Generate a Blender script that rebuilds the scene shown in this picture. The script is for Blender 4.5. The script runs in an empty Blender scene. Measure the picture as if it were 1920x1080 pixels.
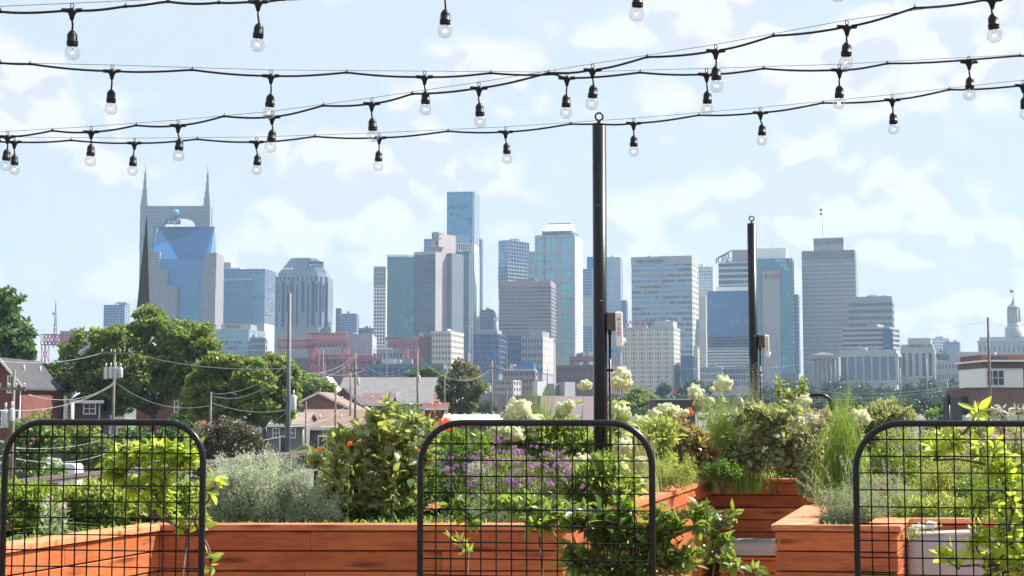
import bpy, math, random
import numpy as np
from mathutils import Matrix, Vector, noise as mnoise
random.seed(7); RNG = np.random.default_rng(7)
SC = bpy.context.scene
COL = SC.collection
R = math.radians
# ------------------------------------------------------------------ camera
F = 2700.0; PITCH = math.atan(220 / F); EYE = 1.6
cam = bpy.data.cameras.new('camera'); cam.sensor_width = 36; cam.lens = 36 * F / 1920
cam.clip_start = 0.1; cam.clip_end = 8000
camo = bpy.data.objects.new('camera', cam); COL.objects.link(camo)
camo.location = (0, 0, EYE); camo.rotation_euler = (math.pi / 2 + PITCH, 0, 0)
SC.camera = camo
# ------------------------------------------------------------------ sun and sky
SUN_EL, SUN_AZ = R(47), R(70)          # azimuth clockwise from the view direction
SKY_STRENGTH, SUN_STRENGTH, EXPOSURE = 0.070, 5.0, 1.22
sd = bpy.data.lights.new('sun', 'SUN'); sd.energy = SUN_STRENGTH; sd.angle = R(0.53); sd.color = (1, .955, .88)
so = bpy.data.objects.new('sun', sd); COL.objects.link(so)
sdir = Vector((math.sin(SUN_AZ) * math.cos(SUN_EL), math.cos(SUN_AZ) * math.cos(SUN_EL), math.sin(SUN_EL)))
so.rotation_euler = sdir.to_track_quat('Z', 'Y').to_euler()
SC.view_settings.view_transform = 'Standard'
try: SC.view_settings.look = 'None'
except Exception: pass
SC.view_settings.gamma = 1; SC.view_settings.use_curve_mapping = False
SC.view_settings.exposure = EXPOSURE
SC.cycles.max_bounces = 8; SC.cycles.transparent_max_bounces = 16
SC.cycles.volume_bounces = 0
SC.cycles.sample_clamp_indirect = 4
W = bpy.data.worlds.new('World'); SC.world = W; W.use_nodes = True
nt = W.node_tree; nt.nodes.clear()
def nd(t, typ, **kw):
    n = t.nodes.new(typ)
    for k, v in kw.items():
        if k.startswith('i_'):
            key = k[2:]; key = int(key) if key.isdigit() else key
            n.inputs[key].default_value = v
        else: setattr(n, k, v)
    return n
def math_n(t, op, a, b=None, clamp=False):
    n = t.nodes.new('ShaderNodeMath'); n.operation = op; n.use_clamp = clamp
    for i, v in enumerate((a, b)):
        if v is None: continue
        if isinstance(v, (int, float)): n.inputs[i].default_value = v
        else: t.links.new(v, n.inputs[i])
    return n.outputs[0]
def smooth(t, v, lo, hi):
    n = t.nodes.new('ShaderNodeMapRange'); n.interpolation_type = 'SMOOTHSTEP'
    n.inputs['From Min'].default_value = lo; n.inputs['From Max'].default_value = hi
    t.links.new(v, n.inputs['Value']); return n.outputs['Result']
sky = nd(nt, 'ShaderNodeTexSky', sky_type='NISHITA', sun_disc=False, sun_elevation=SUN_EL, sun_rotation=SUN_AZ,
         altitude=150, air_density=1.0, dust_density=1.6, ozone_density=1.4)
tc = nd(nt, 'ShaderNodeTexCoord')
sep = nd(nt, 'ShaderNodeSeparateXYZ'); nt.links.new(tc.outputs['Generated'], sep.inputs[0])
def cloud_noise(off, scale, detail, rough, dist=0.0, sz=1.35):
    mp = nd(nt, 'ShaderNodeMapping'); mp.inputs['Location'].default_value = off
    mp.inputs['Scale'].default_value = (1, 1, sz)
    nt.links.new(tc.outputs['Generated'], mp.inputs['Vector'])
    n = nd(nt, 'ShaderNodeTexNoise', i_Scale=scale, i_Detail=detail, i_Roughness=rough, i_Distortion=dist)
    nt.links.new(mp.outputs[0], n.inputs['Vector']); return n.outputs['Fac']
CO = (3.1, 1.7, 0.35)
big = cloud_noise(CO, 5.0, 2, .5)
fine = cloud_noise(CO, 15, 8, .60)
fine_up = cloud_noise((CO[0] + .004, CO[1], CO[2] + .022), 15, 5, .60)
def puffs(off, scale):
    mp = nd(nt, 'ShaderNodeMapping'); mp.inputs['Location'].default_value = off; mp.inputs['Scale'].default_value = (1, 1, 1.25)
    nt.links.new(tc.outputs['Generated'], mp.inputs['Vector'])
    wv = nd(nt, 'ShaderNodeTexNoise', i_Scale=24, i_Detail=2); nt.links.new(mp.outputs[0], wv.inputs['Vector'])
    sub = nd(nt, 'ShaderNodeVectorMath', operation='SUBTRACT'); nt.links.new(wv.outputs['Color'], sub.inputs[0]); sub.inputs[1].default_value = (.5, .5, .5)
    scl = nd(nt, 'ShaderNodeVectorMath', operation='SCALE'); nt.links.new(sub.outputs[0], scl.inputs[0]); scl.inputs['Scale'].default_value = .05
    add = nd(nt, 'ShaderNodeVectorMath', operation='ADD'); nt.links.new(mp.outputs[0], add.inputs[0]); nt.links.new(scl.outputs[0], add.inputs[1])
    v = nd(nt, 'ShaderNodeTexVoronoi', feature='F1', i_Scale=scale, i_Detail=1.0, i_Roughness=.5); nt.links.new(add.outputs[0], v.inputs['Vector'])
    return v.outputs['Distance']
puff = puffs(CO, 17); puff_up = puffs((CO[0] + .004, CO[1], CO[2] + .018), 17)
el = sep.outputs['Z']                                   # about sine of the elevation
dens = math_n(nt, 'ADD', math_n(nt, 'MULTIPLY', big, .45), math_n(nt, 'MULTIPLY', fine, .33))
dens = math_n(nt, 'SUBTRACT', dens, math_n(nt, 'MULTIPLY', puff, .25))
dens = math_n(nt, 'ADD', dens, math_n(nt, 'MULTIPLY', smooth(nt, el, .19, .05), .075))
CLOUDS = [(50, 130, .085, .13), (140, 210, .075, .11), (30, 300, .09, .09), (620, 340, .10, .13), (740, 320, .075, .11), (880, 330, .07, .09), (360, 390, .14, .08), (540, 185, .045, .07), (880, 105, .045, .10), (940, 110, .035, .08), (1300, 45, .05, .08), (1420, 90, .06, .08), (1560, 120, .085, .12), (1720, 60, .10, .13), (1850, 130, .11, .12), (1700, 320, .095, .13), (1600, 350, .08, .11), (1460, 380, .10, .10), (1230, 350, .08, .07), (1850, 430, .14, .09), (1000, 470, .24, .06), (300, 520, .22, .05), (1700, 530, .22, .07), (240, 20, .09, .06)]
for cx, cy, cr, ca in CLOUDS:                           # where the photograph's cloud banks stand in the sky
    d_ = Vector(((cx - 960) / F, 1, 220 / F + (540 - cy) / F)).normalized()
    sc_ = nd(nt, 'ShaderNodeVectorMath', operation='MULTIPLY'); nt.links.new(tc.outputs['Generated'], sc_.inputs[0]); sc_.inputs[1].default_value = (1, 1, 1.7)
    ds = nd(nt, 'ShaderNodeVectorMath', operation='DISTANCE'); nt.links.new(sc_.outputs[0], ds.inputs[0]); ds.inputs[1].default_value = (d_.x, d_.y, d_.z * 1.7)
    dens = math_n(nt, 'ADD', dens, math_n(nt, 'MULTIPLY', smooth(nt, ds.outputs['Value'], cr, cr * .15), ca))
mask = smooth(nt, dens, .295, .385)
wisp = smooth(nt, dens, .21, .36)
light = smooth(nt, math_n(nt, 'ADD', math_n(nt, 'SUBTRACT', fine, fine_up), math_n(nt, 'MULTIPLY', math_n(nt, 'SUBTRACT', puff_up, puff), 1.1)), -.10, .10)
ccol = nd(nt, 'ShaderNodeMix', data_type='RGBA')
ccol.inputs[6].default_value = (4.85, 5.1, 5.5, 1); ccol.inputs[7].default_value = (6.1, 6.1, 6.1, 1)
nt.links.new(light, ccol.inputs[0])
thin = smooth(nt, el, .17, .0)                          # thin high haze towards the horizon
mcol = nd(nt, 'ShaderNodeMix', data_type='RGBA'); mcol.inputs[6].default_value = (4.75, 5.3, 5.7, 1); mcol.inputs[7].default_value = (5.25, 5.5, 5.7, 1)
nt.links.new(thin, mcol.inputs[0])
milk = nd(nt, 'ShaderNodeMix', data_type='RGBA'); milk.inputs[0].default_value = .90
nt.links.new(mcol.outputs[2], milk.inputs[7]); nt.links.new(sky.outputs[0], milk.inputs[6])
mix = nd(nt, 'ShaderNodeMix', data_type='RGBA')
nt.links.new(math_n(nt, 'ADD', math_n(nt, 'MULTIPLY', mask, .62), math_n(nt, 'MULTIPLY', wisp, .34)), mix.inputs[0]); nt.links.new(milk.outputs[2], mix.inputs[6]); nt.links.new(ccol.outputs[2], mix.inputs[7])
bg = nd(nt, 'ShaderNodeBackground', i_Strength=SKY_STRENGTH)
nt.links.new(mix.outputs[2], bg.inputs['Color'])
wo = nd(nt, 'ShaderNodeOutputWorld'); nt.links.new(bg.outputs[0], wo.inputs['Surface'])
# ------------------------------------------------------------------ projection helpers (picture pixel -> place)
CP, SP = math.cos(PITCH), math.sin(PITCH)
def ray(px, py):
    u = (540 - py) / F
    return Vector(((px - 960) / F, CP - SP * u, SP + CP * u))
def P(px, py, Y):
    d = ray(px, py); t = Y / d.y
    return Vector((d.x * t, Y, EYE + d.z * t))
def G(px, py, z):
    d = ray(px, py); t = (z - EYE) / d.z
    return Vector((d.x * t, d.y * t, z))
def PX(Y): return Y / F        # metres per pixel at a distance
# ------------------------------------------------------------------ objects
WL = {}
def own(o, parent=None, local=False):
    COL.objects.link(o)
    if parent is not None:
        o.parent = parent
        if not local: o.location = o.location - WL[parent.name]
        WL[o.name] = WL[parent.name] + o.location
    else: WL[o.name] = o.location.copy()
    return o
def tag(o, label=None, cat=None, group=None, kind=None):
    if label: o['label'] = label
    if cat: o['category'] = cat
    if group: o['group'] = group
    if kind: o['kind'] = kind
    return o
def thing(name, label, cat, loc=(0, 0, 0), group=None, rz=0):
    o = bpy.data.objects.new(name, None); o.location = Vector(loc); o.rotation_euler = (0, 0, rz)
    o.empty_display_size = .1
    own(o); return tag(o, label, cat, group)
def link_mesh(name, me, parent=None, local=False, kind=None):
    o = bpy.data.objects.new(name, me); own(o, parent, local)
    if kind: o['kind'] = kind
    return o
class MB:
    def __init__(s): s.v = []; s.f = []; s.m = []; s.sm = []
    def add(s, vs, fs, mi=0, smooth=False):
        b = len(s.v); s.v.extend([tuple(v) for v in vs])
        for f in fs: s.f.append(tuple(b + i for i in f)); s.m.append(mi); s.sm.append(smooth)
        return s
    def quad(s, a, b, c, d, mi=0): return s.add((a, b, c, d), ((0, 1, 2, 3),), mi)
    def obox(s, o, ax, ay, az, mi=0):
        o, ax, ay, az = Vector(o), Vector(ax), Vector(ay), Vector(az)
        vs = [o, o + ax, o + ax + ay, o + ay]; vs += [v + az for v in vs]
        return s.add(vs, ((3, 2, 1, 0), (4, 5, 6, 7), (0, 1, 5, 4), (1, 2, 6, 5), (2, 3, 7, 6), (3, 0, 4, 7)), mi)
    def box(s, x0, x1, y0, y1, z0, z1, mi=0): return s.obox((x0, y0, z0), (x1 - x0, 0, 0), (0, y1 - y0, 0), (0, 0, z1 - z0), mi)
    def prism(s, pts, z0, z1, mi=0, top=None):
        n = len(pts); top = top or pts
        vs = [(p[0], p[1], z0) for p in pts] + [(p[0], p[1], z1) for p in top]
        fs = [tuple(range(n - 1, -1, -1)), tuple(range(n, 2 * n))] + [(i, (i + 1) % n, n + (i + 1) % n, n + i) for i in range(n)]
        return s.add(vs, fs, mi)
    def tube(s, pts, r, n=6, mi=0, cap=True, smooth=True):
        pts = [Vector(p) for p in pts]; k = len(pts)
        rs = r if isinstance(r, (list, tuple)) else [r] * k
        up = None; vs = []
        for i, p in enumerate(pts):
            t = (pts[min(i + 1, k - 1)] - pts[max(i - 1, 0)])
            if t.length < 1e-9: t = Vector((0, 0, 1))
            t.normalize()
            if up is None: up = Vector((0, 0, 1)) if abs(t.z) < .9 else Vector((1, 0, 0))
            a = t.cross(up)
            if a.length < 1e-6: a = t.cross(Vector((0, 1, 0)))
            a.normalize(); b = t.cross(a); up = a.cross(t)
            for j in range(n):
                q = 2 * math.pi * j / n
                vs.append(p + (a * math.cos(q) + b * math.sin(q)) * rs[i])
        fs = [(i * n + j, i * n + (j + 1) % n, (i + 1) * n + (j + 1) % n, (i + 1) * n + j) for i in range(k - 1) for j in range(n)]
        s.add(vs, fs, mi, smooth)
        if cap:
            b = len(s.v) - k * n
            s.f.append(tuple(b + j for j in range(n - 1, -1, -1))); s.m.append(mi); s.sm.append(False)
            s.f.append(tuple(b + (k - 1) * n + j for j in range(n))); s.m.append(mi); s.sm.append(False)
        return s
    def lathe(s, prof, n=12, c=(0, 0, 0), mi=0):
        c = Vector(c); vs = []
        for r, z in prof:
            for j in range(n):
                q = 2 * math.pi * j / n; vs.append(c + Vector((r * math.cos(q), r * math.sin(q), z)))
        fs = [(i * n + j, i * n + (j + 1) % n, (i + 1) * n + (j + 1) % n, (i + 1) * n + j) for i in range(len(prof) - 1) for j in range(n)]
        return s.add(vs, fs, mi, True)
    def mesh(s, name, mats):
        me = bpy.data.meshes.new(name); me.from_pydata(s.v, [], s.f)
        mats = mats if isinstance(mats, (list, tuple)) else [mats]
        for m in mats: me.materials.append(m)
        if s.f:
            me.polygons.foreach_set('material_index', s.m); me.polygons.foreach_set('use_smooth', s.sm)
        me.update(); return me
    def build(s, name, mats, parent=None, local=False, kind=None):
        return link_mesh(name, s.mesh(name, mats), parent, local, kind)
def chamfer_box(L, D, H, c):
    """Board along x from 0 to L, y from 0 to D, z from 0 to H, its long edges and ends eased by c."""
    m = MB()
    def ring(x, e):
        return [(x, c + e, e), (x, D - c - e, e), (x, D - e, c + e), (x, D - e, H - c - e), (x, D - c - e, H - e), (x, c + e, H - e), (x, e, H - c - e), (x, e, c + e)]
    rs = [ring(0, c * .7), ring(c * .7, 0), ring(L - c * .7, 0), ring(L, c * .7)]
    vs = [v for r in rs for v in r]
    fs = [(i * 8 + j, (i + 1) * 8 + j, (i + 1) * 8 + (j + 1) % 8, i * 8 + (j + 1) % 8) for i in range(3) for j in range(8)]
    fs += [tuple(range(8)), tuple(range(31, 23, -1))]
    return m.add(vs, fs)
# ------------------------------------------------------------------ materials
def mat(name, col, rough=.7, var=.12, scale=4, bump=0, bscale=30, metal=0, spec=.5, col2=None, coord='Object', stretch=None):
    m = bpy.data.materials.new(name); m.use_nodes = True; t = m.node_tree
    b = t.nodes['Principled BSDF']; b.inputs['Roughness'].default_value = rough; b.inputs['Metallic'].default_value = metal
    b.inputs['Specular IOR Level'].default_value = spec
    c1 = tuple(max(0, x * (1 - var)) for x in col) + (1,); c2 = tuple(min(1, x * (1 + var)) for x in (col2 or col)) + (1,)
    if var > 0 or bump:
        co = nd(t, 'ShaderNodeTexCoord'); src = co.outputs[coord]
        if stretch:
            mp = nd(t, 'ShaderNodeMapping'); mp.inputs['Scale'].default_value = stretch; t.links.new(src, mp.inputs[0]); src = mp.outputs[0]
        n = nd(t, 'ShaderNodeTexNoise', i_Scale=scale, i_Detail=5, i_Roughness=.6); t.links.new(src, n.inputs['Vector'])
        mx = nd(t, 'ShaderNodeMix', data_type='RGBA'); mx.inputs[6].default_value = c1; mx.inputs[7].default_value = c2
        t.links.new(smooth(t, n.outputs['Fac'], .3, .7), mx.inputs[0]); t.links.new(mx.outputs[2], b.inputs['Base Color'])
        if bump:
            n2 = nd(t, 'ShaderNodeTexNoise', i_Scale=bscale, i_Detail=4); t.links.new(src, n2.inputs['Vector'])
            bp = nd(t, 'ShaderNodeBump', i_Strength=bump, i_Distance=.01); t.links.new(n2.outputs['Fac'], bp.inputs['Height']); t.links.new(bp.outputs[0], b.inputs['Normal'])
    else: b.inputs['Base Color'].default_value = tuple(col) + (1,)
    return m
def rand_socket(t):
    g = nd(t, 'ShaderNodeNewGeometry'); oi = nd(t, 'ShaderNodeObjectInfo')
    return math_n(t, 'FRACT', math_n(t, 'ADD', g.outputs['Random Per Island'], oi.outputs['Random']))
def leaf_mat(name, cols, trans=(.25, .42, .05), tfac=.4, rough=.45, spec=.4):
    m = bpy.data.materials.new(name); m.use_nodes = True; t = m.node_tree
    b = t.nodes['Principled BSDF']; b.inputs['Roughness'].default_value = rough; b.inputs['Specular IOR Level'].default_value = spec
    r = nd(t, 'ShaderNodeValToRGB'); t.links.new(rand_socket(t), r.inputs[0])
    e = r.color_ramp.elements
    while len(e) < len(cols): e.new(.5)
    for i, c in enumerate(cols): e[i].position = i / (len(cols) - 1); e[i].color = tuple(c) + (1,)
    t.links.new(r.outputs[0], b.inputs['Base Color'])
    tr = nd(t, 'ShaderNodeBsdfTranslucent'); tr.inputs[0].default_value = tuple(trans) + (1,)
    mx = nd(t, 'ShaderNodeMixShader'); mx.inputs[0].default_value = tfac
    t.links.new(b.outputs[0], mx.inputs[1]); t.links.new(tr.outputs[0], mx.inputs[2])
    t.links.new(mx.outputs[0], t.nodes['Material Output'].inputs['Surface'])
    return m
def glass_mat(name, col, rough=.12, metal=.25, var=.07, spec=.5):
    m = bpy.data.materials.new(name); m.use_nodes = True; t = m.node_tree
    b = t.nodes['Principled BSDF']; b.inputs['Roughness'].default_value = rough; b.inputs['Metallic'].default_value = metal
    b.inputs['Specular IOR Level'].default_value = spec
    mx = nd(t, 'ShaderNodeMix', data_type='RGBA'); mx.inputs[6].default_value = tuple(c * (1 - var) for c in col) + (1,); mx.inputs[7].default_value = tuple(min(1, c * (1 + var)) for c in col) + (1,)
    t.links.new(rand_socket(t), mx.inputs[0]); t.links.new(mx.outputs[2], b.inputs['Base Color'])
    g = nd(t, 'ShaderNodeTexCoord'); n = nd(t, 'ShaderNodeTexNoise', i_Scale=.12, i_Detail=2); t.links.new(g.outputs['Object'], n.inputs['Vector'])
    bp = nd(t, 'ShaderNodeBump', i_Strength=.25, i_Distance=.4); t.links.new(n.outputs['Fac'], bp.inputs['Height']); t.links.new(bp.outputs[0], b.inputs['Normal'])
    return m
def wood_mat(name, col, dark):
    m = bpy.data.materials.new(name); m.use_nodes = True; t = m.node_tree
    b = t.nodes['Principled BSDF']; b.inputs['Roughness'].default_value = .55; b.inputs['Specular IOR Level'].default_value = .28
    co = nd(t, 'ShaderNodeTexCoord'); oi = nd(t, 'ShaderNodeObjectInfo')
    off = nd(t, 'ShaderNodeVectorMath', operation='SCALE'); off.inputs[0].default_value = (37, 11, 23); t.links.new(oi.outputs['Random'], off.inputs['Scale'])
    ad = nd(t, 'ShaderNodeVectorMath', operation='ADD'); t.links.new(co.outputs['Object'], ad.inputs[0]); t.links.new(off.outputs[0], ad.inputs[1])
    def noise(sc, scale, det, dist=0):
        mp = nd(t, 'ShaderNodeMapping'); mp.inputs['Scale'].default_value = sc; t.links.new(ad.outputs[0], mp.inputs[0])
        n = nd(t, 'ShaderNodeTexNoise', i_Scale=scale, i_Detail=det, i_Roughness=.65, i_Distortion=dist); t.links.new(mp.outputs[0], n.inputs['Vector']); return n.outputs['Fac']
    grain = noise((1.2, 16, 16), 3, 6, .8)
    blotch = noise((1.3, 3, 3), 2.2, 3)
    mx = nd(t, 'ShaderNodeMix', data_type='RGBA'); mx.inputs[6].default_value = tuple(dark) + (1,); mx.inputs[7].default_value = tuple(col) + (1,)
    t.links.new(smooth(t, math_n(t, 'ADD', math_n(t, 'MULTIPLY', grain, .6), math_n(t, 'MULTIPLY', blotch, .4)), .32, .62), mx.inputs[0])
    # knots
    mp = nd(t, 'ShaderNodeMapping'); mp.inputs['Scale'].default_value = (1.6, 9, 9); t.links.new(ad.outputs[0], mp.inputs[0])
    vo = nd(t, 'ShaderNodeTexVoronoi', i_Scale=1.0); t.links.new(mp.outputs[0], vo.inputs['Vector'])
    kn = smooth(t, vo.outputs['Distance'], .30, .07)
    mk = nd(t, 'ShaderNodeMix', data_type='RGBA'); mk.inputs[7].default_value = tuple(d * .35 for d in dark) + (1,)
    t.links.new(math_n(t, 'MULTIPLY', kn, .8), mk.inputs[0]); t.links.new(mx.outputs[2], mk.inputs[6])
    hv = nd(t, 'ShaderNodeHueSaturation'); t.links.new(mk.outputs[2], hv.inputs['Color'])
    t.links.new(math_n(t, 'ADD', math_n(t, 'MULTIPLY', oi.outputs['Random'], .44), .78), hv.inputs['Value'])
    t.links.new(hv.outputs[0], b.inputs['Base Color'])
    bp = nd(t, 'ShaderNodeBump', i_Strength=.35, i_Distance=.004); t.links.new(grain, bp.inputs['Height']); t.links.new(bp.outputs[0], b.inputs['Normal'])
    return m
def emit_mat(name, col, s):
    m = bpy.data.materials.new(name); m.use_nodes = True; t = m.node_tree; t.nodes.clear()
    e = nd(t, 'ShaderNodeEmission'); e.inputs[0].default_value = tuple(col) + (1,); e.inputs[1].default_value = s
    o = nd(t, 'ShaderNodeOutputMaterial'); t.links.new(e.outputs[0], o.inputs[0]); return m
def thin_glass(name):
    m = bpy.data.materials.new(name); m.use_nodes = True; t = m.node_tree; t.nodes.clear()
    a = nd(t, 'ShaderNodeBsdfTransparent'); a.inputs[0].default_value = (.93, .94, .95, 1)
    g = nd(t, 'ShaderNodeBsdfGlossy'); g.inputs['Roughness'].default_value = .03
    lw = nd(t, 'ShaderNodeLayerWeight', i_Blend=.35)
    mx = nd(t, 'ShaderNodeMixShader'); t.links.new(math_n(t, 'ADD', math_n(t, 'MULTIPLY', lw.outputs['Facing'], .55), .03), mx.inputs[0]); t.links.new(a.outputs[0], mx.inputs[1]); t.links.new(g.outputs[0], mx.inputs[2])
    o = nd(t, 'ShaderNodeOutputMaterial'); t.links.new(mx.outputs[0], o.inputs[0]); return m
M = {}
M['black'] = mat('black_powder_coat', (.008, .009, .011), .3, .2, 20, spec=.3)
M['black_wire'] = mat('black_wire', (.007, .007, .008), .75, 0, spec=.08)
M['rubber'] = mat('black_rubber', (.008, .009, .010), .5, 0, spec=.3)
M['bronze'] = mat('brown_metal', (.11, .085, .075), .45, .15, 6)
M['steel'] = mat('galvanised_steel', (.12, .135, .155), .6, .15, 2)
M['polewood'] = mat('weathered_pole_wood', (.17, .14, .115), .85, .35, 3, stretch=(6, 6, .4))
M['wire'] = mat('aluminium_wire', (.55, .56, .57), .4, 0, metal=.4)
M['darkwire'] = mat('dark_cable', (.05, .05, .055), .6, 0)
M['greybox'] = mat('grey_enamel', (.47, .49, .5), .5, .1, 3)
M['brownbox'] = mat('brown_box', (.075, .065, .06), .5, .1, 6)
M['white'] = mat('white_paint', (.78, .78, .77), .5, .05, 3)
M['offwhite'] = mat('off_white_siding', (.66, .66, .64), .6, .08, 3)
M['red'] = mat('red_paint', (.42, .035, .035), .5, .1, 3)
M['cedar'] = wood_mat('stained_cedar', (.46, .130, .044), (.28, .066, .021))
M['cedar_top'] = wood_mat('glare_painted_cedar', (.66, .25, .12), (.48, .14, .055))  # rim boards: sun glare put into the colour as a paler cedar
M['gap_backing'] = mat('black_gap_backing', (.01, .009, .008), .9, 0)
M['soil'] = mat('potting_soil', (.035, .026, .02), .95, .4, 12, bump=.8, bscale=40)
M['cushion'] = mat('grey_outdoor_fabric', (.40, .375, .375), .9, .06, 60, bump=.25, bscale=400)
M['piping'] = mat('pale_piping_fabric', (.66, .65, .64), .9, .06, 60)
M['asphalt'] = mat('asphalt', (.055, .055, .058), .9, .25, 1.2)
M['concrete'] = mat('concrete', (.38, .37, .35), .85, .15, 1.5)
M['bark'] = mat('bark', (.07, .055, .042), .9, .35, 5, bump=.6, bscale=14, stretch=(3, 3, .6))
M['stem'] = mat('green_stem', (.10, .15, .05), .6, .2, 20)
M['browntwig'] = mat('brown_twig', (.12, .075, .045), .8, .3, 20)
# ------------------------------------------------------------------ leaves
def unit(a): return a / np.maximum(np.linalg.norm(a, axis=1, keepdims=True), 1e-9)
def leaves(pts, dirs, L, Wd, fold=.25, jitter=.0, curl=.0, six=False, nrm=None):
    """One flat folded leaf per point: returns vertex array and face array of joined leaves."""
    n = len(pts); dirs = unit(np.asarray(dirs, float)); pts = np.asarray(pts, float)
    L = np.broadcast_to(np.asarray(L, float), (n,))[:, None]; Wd = np.broadcast_to(np.asarray(Wd, float), (n,))[:, None]
    rv = RNG.normal(size=(n, 3)) if nrm is None else np.asarray(nrm, float) + RNG.normal(size=(n, 3)) * jitter
    side = unit(np.cross(dirs, rv)); nn = np.cross(side, dirs)
    if six:
        b = pts; t = pts + dirs * L - nn * L * curl
        l1 = pts + dirs * L * .3 + side * Wd * .46 + nn * Wd * fold; r1 = pts + dirs * L * .3 - side * Wd * .46 + nn * Wd * fold
        l2 = pts + dirs * L * .68 + side * Wd * .36 + nn * (Wd * fold * .8 - L * curl * .4); r2 = pts + dirs * L * .68 - side * Wd * .36 + nn * (Wd * fold * .8 - L * curl * .4)
        m = pts + dirs * L * .5
        v = np.stack([b, r1, r2, t, l2, l1], 1).reshape(-1, 3); k = 6
        f = np.array([[0, 1, 2, 3], [0, 3, 4, 5]])
    else:
        b = pts; t = pts + dirs * L
        l = pts + dirs * L * .45 + side * Wd * .5 + nn * Wd * fold; r = pts + dirs * L * .45 - side * Wd * .5 + nn * Wd * fold
        v = np.stack([b, r, t, l], 1).reshape(-1, 3); k = 4
        f = np.array([[0, 1, 2, 3]])
    faces = (f[None] + (np.arange(n) * k)[:, None, None]).reshape(-1, 4)
    return v, faces
def np_mesh(name, v, f, mats, mi=None):
    me = bpy.data.meshes.new(name)
    me.vertices.add(len(v)); me.vertices.foreach_set('co', np.ascontiguousarray(v, dtype=np.float32).ravel())
    k = f.shape[1]
    me.loops.add(f.size); me.loops.foreach_set('vertex_index', np.ascontiguousarray(f, dtype=np.int32).ravel())
    me.polygons.add(len(f)); me.polygons.foreach_set('loop_start', np.arange(0, f.size, k, dtype=np.int32))
    mats = mats if isinstance(mats, (list, tuple)) else [mats]
    for m in mats: me.materials.append(m)
    if mi is not None: me.polygons.foreach_set('material_index', np.asarray(mi, dtype=np.int32))
    me.update(calc_edges=True); return me
def leaf_part(name, v, f, m, parent, local=False, kind='stuff'):
    return link_mesh(name, np_mesh(name, v, f, m), parent, local, kind)
def blades(base, tips, w, seg=3, droop=None):
    """Curved tapering grass blades from base points to tip points."""
    base = np.asarray(base, float); tips = np.asarray(tips, float); n = len(base)
    d = tips - base; hor = d.copy(); hor[:, 2] = 0
    side = unit(np.cross(d, RNG.normal(size=(n, 3)))) * np.broadcast_to(np.asarray(w, float), (n,))[:, None]
    rows = []
    for i in range(seg + 1):
        t = i / seg
        p = base + d * t; p = p - hor * (t * (1 - t)) * .8
        if droop is not None: p[:, 2] -= np.broadcast_to(droop, (n,)) * t ** 3
        ww = side * (1 - t ** 1.6 * .96) * .5
        rows += [p - ww, p + ww]
    v = np.stack(rows, 1).reshape(-1, 3); k = 2 * (seg + 1)
    f = np.array([[2 * i, 2 * i + 1, 2 * i + 3, 2 * i + 2] for i in range(seg)])
    return v, (f[None] + (np.arange(n) * k)[:, None, None]).reshape(-1, 4)
def in_ball(n, hollow=0.0):
    p = unit(RNG.normal(size=(n, 3))); r = RNG.uniform(hollow ** 3, 1, size=(n, 1)) ** (1 / 3)
    return p * r
def text_obj(txt, size, m, parent, org, xdir, ydir, ext=.02, name='lettering', width=None, local=False):
    """Raised letters starting at org, running along xdir with their tops towards ydir."""
    cu = bpy.data.curves.new('letters', 'FONT'); cu.body = txt; cu.size = size; cu.extrude = ext; cu.resolution_u = 3
    cu.fill_mode = 'BOTH'
    o = bpy.data.objects.new('tmp', cu); COL.objects.link(o)
    dg = bpy.context.evaluated_depsgraph_get(); me = bpy.data.meshes.new_from_object(o.evaluated_get(dg))
    bpy.data.objects.remove(o); me.materials.clear(); me.materials.append(m); me.name = name
    n = len(me.vertices); co = np.empty(n * 3, np.float32); me.vertices.foreach_get('co', co); co = co.reshape(-1, 3)
    x0, x1 = co[:, 0].min(), co[:, 0].max(); co[:, 0] -= x0
    if width: co[:, 0] *= width / (x1 - x0)
    x, y = Vector(xdir).normalized(), Vector(ydir).normalized(); z = x.cross(y)
    w = np.outer(co[:, 0], x) + np.outer(co[:, 1], y) + np.outer(co[:, 2], z) + np.array(org)
    me.vertices.foreach_set('co', w.astype(np.float32).ravel()); me.update()
    return link_mesh(name, me, parent, local)
# ------------------------------------------------------------------ haze: one closed box of thin pale air
HAZE_DENSITY = .00015
def build_haze():
    m = bpy.data.materials.new('air'); m.use_nodes = True; t = m.node_tree; t.nodes.clear()
    v = nd(t, 'ShaderNodeVolumePrincipled'); v.inputs['Color'].default_value = (.50, .73, 1, 1); v.inputs['Density'].default_value = HAZE_DENSITY
    v.inputs['Anisotropy'].default_value = .1
    o = nd(t, 'ShaderNodeOutputMaterial'); t.links.new(v.outputs[0], o.inputs['Volume'])
    b = MB().box(-1700, 1700, -320, 3300, -16, 330); h = b.build('haze', m); tag(h, kind='stuff')
build_haze()
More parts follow.
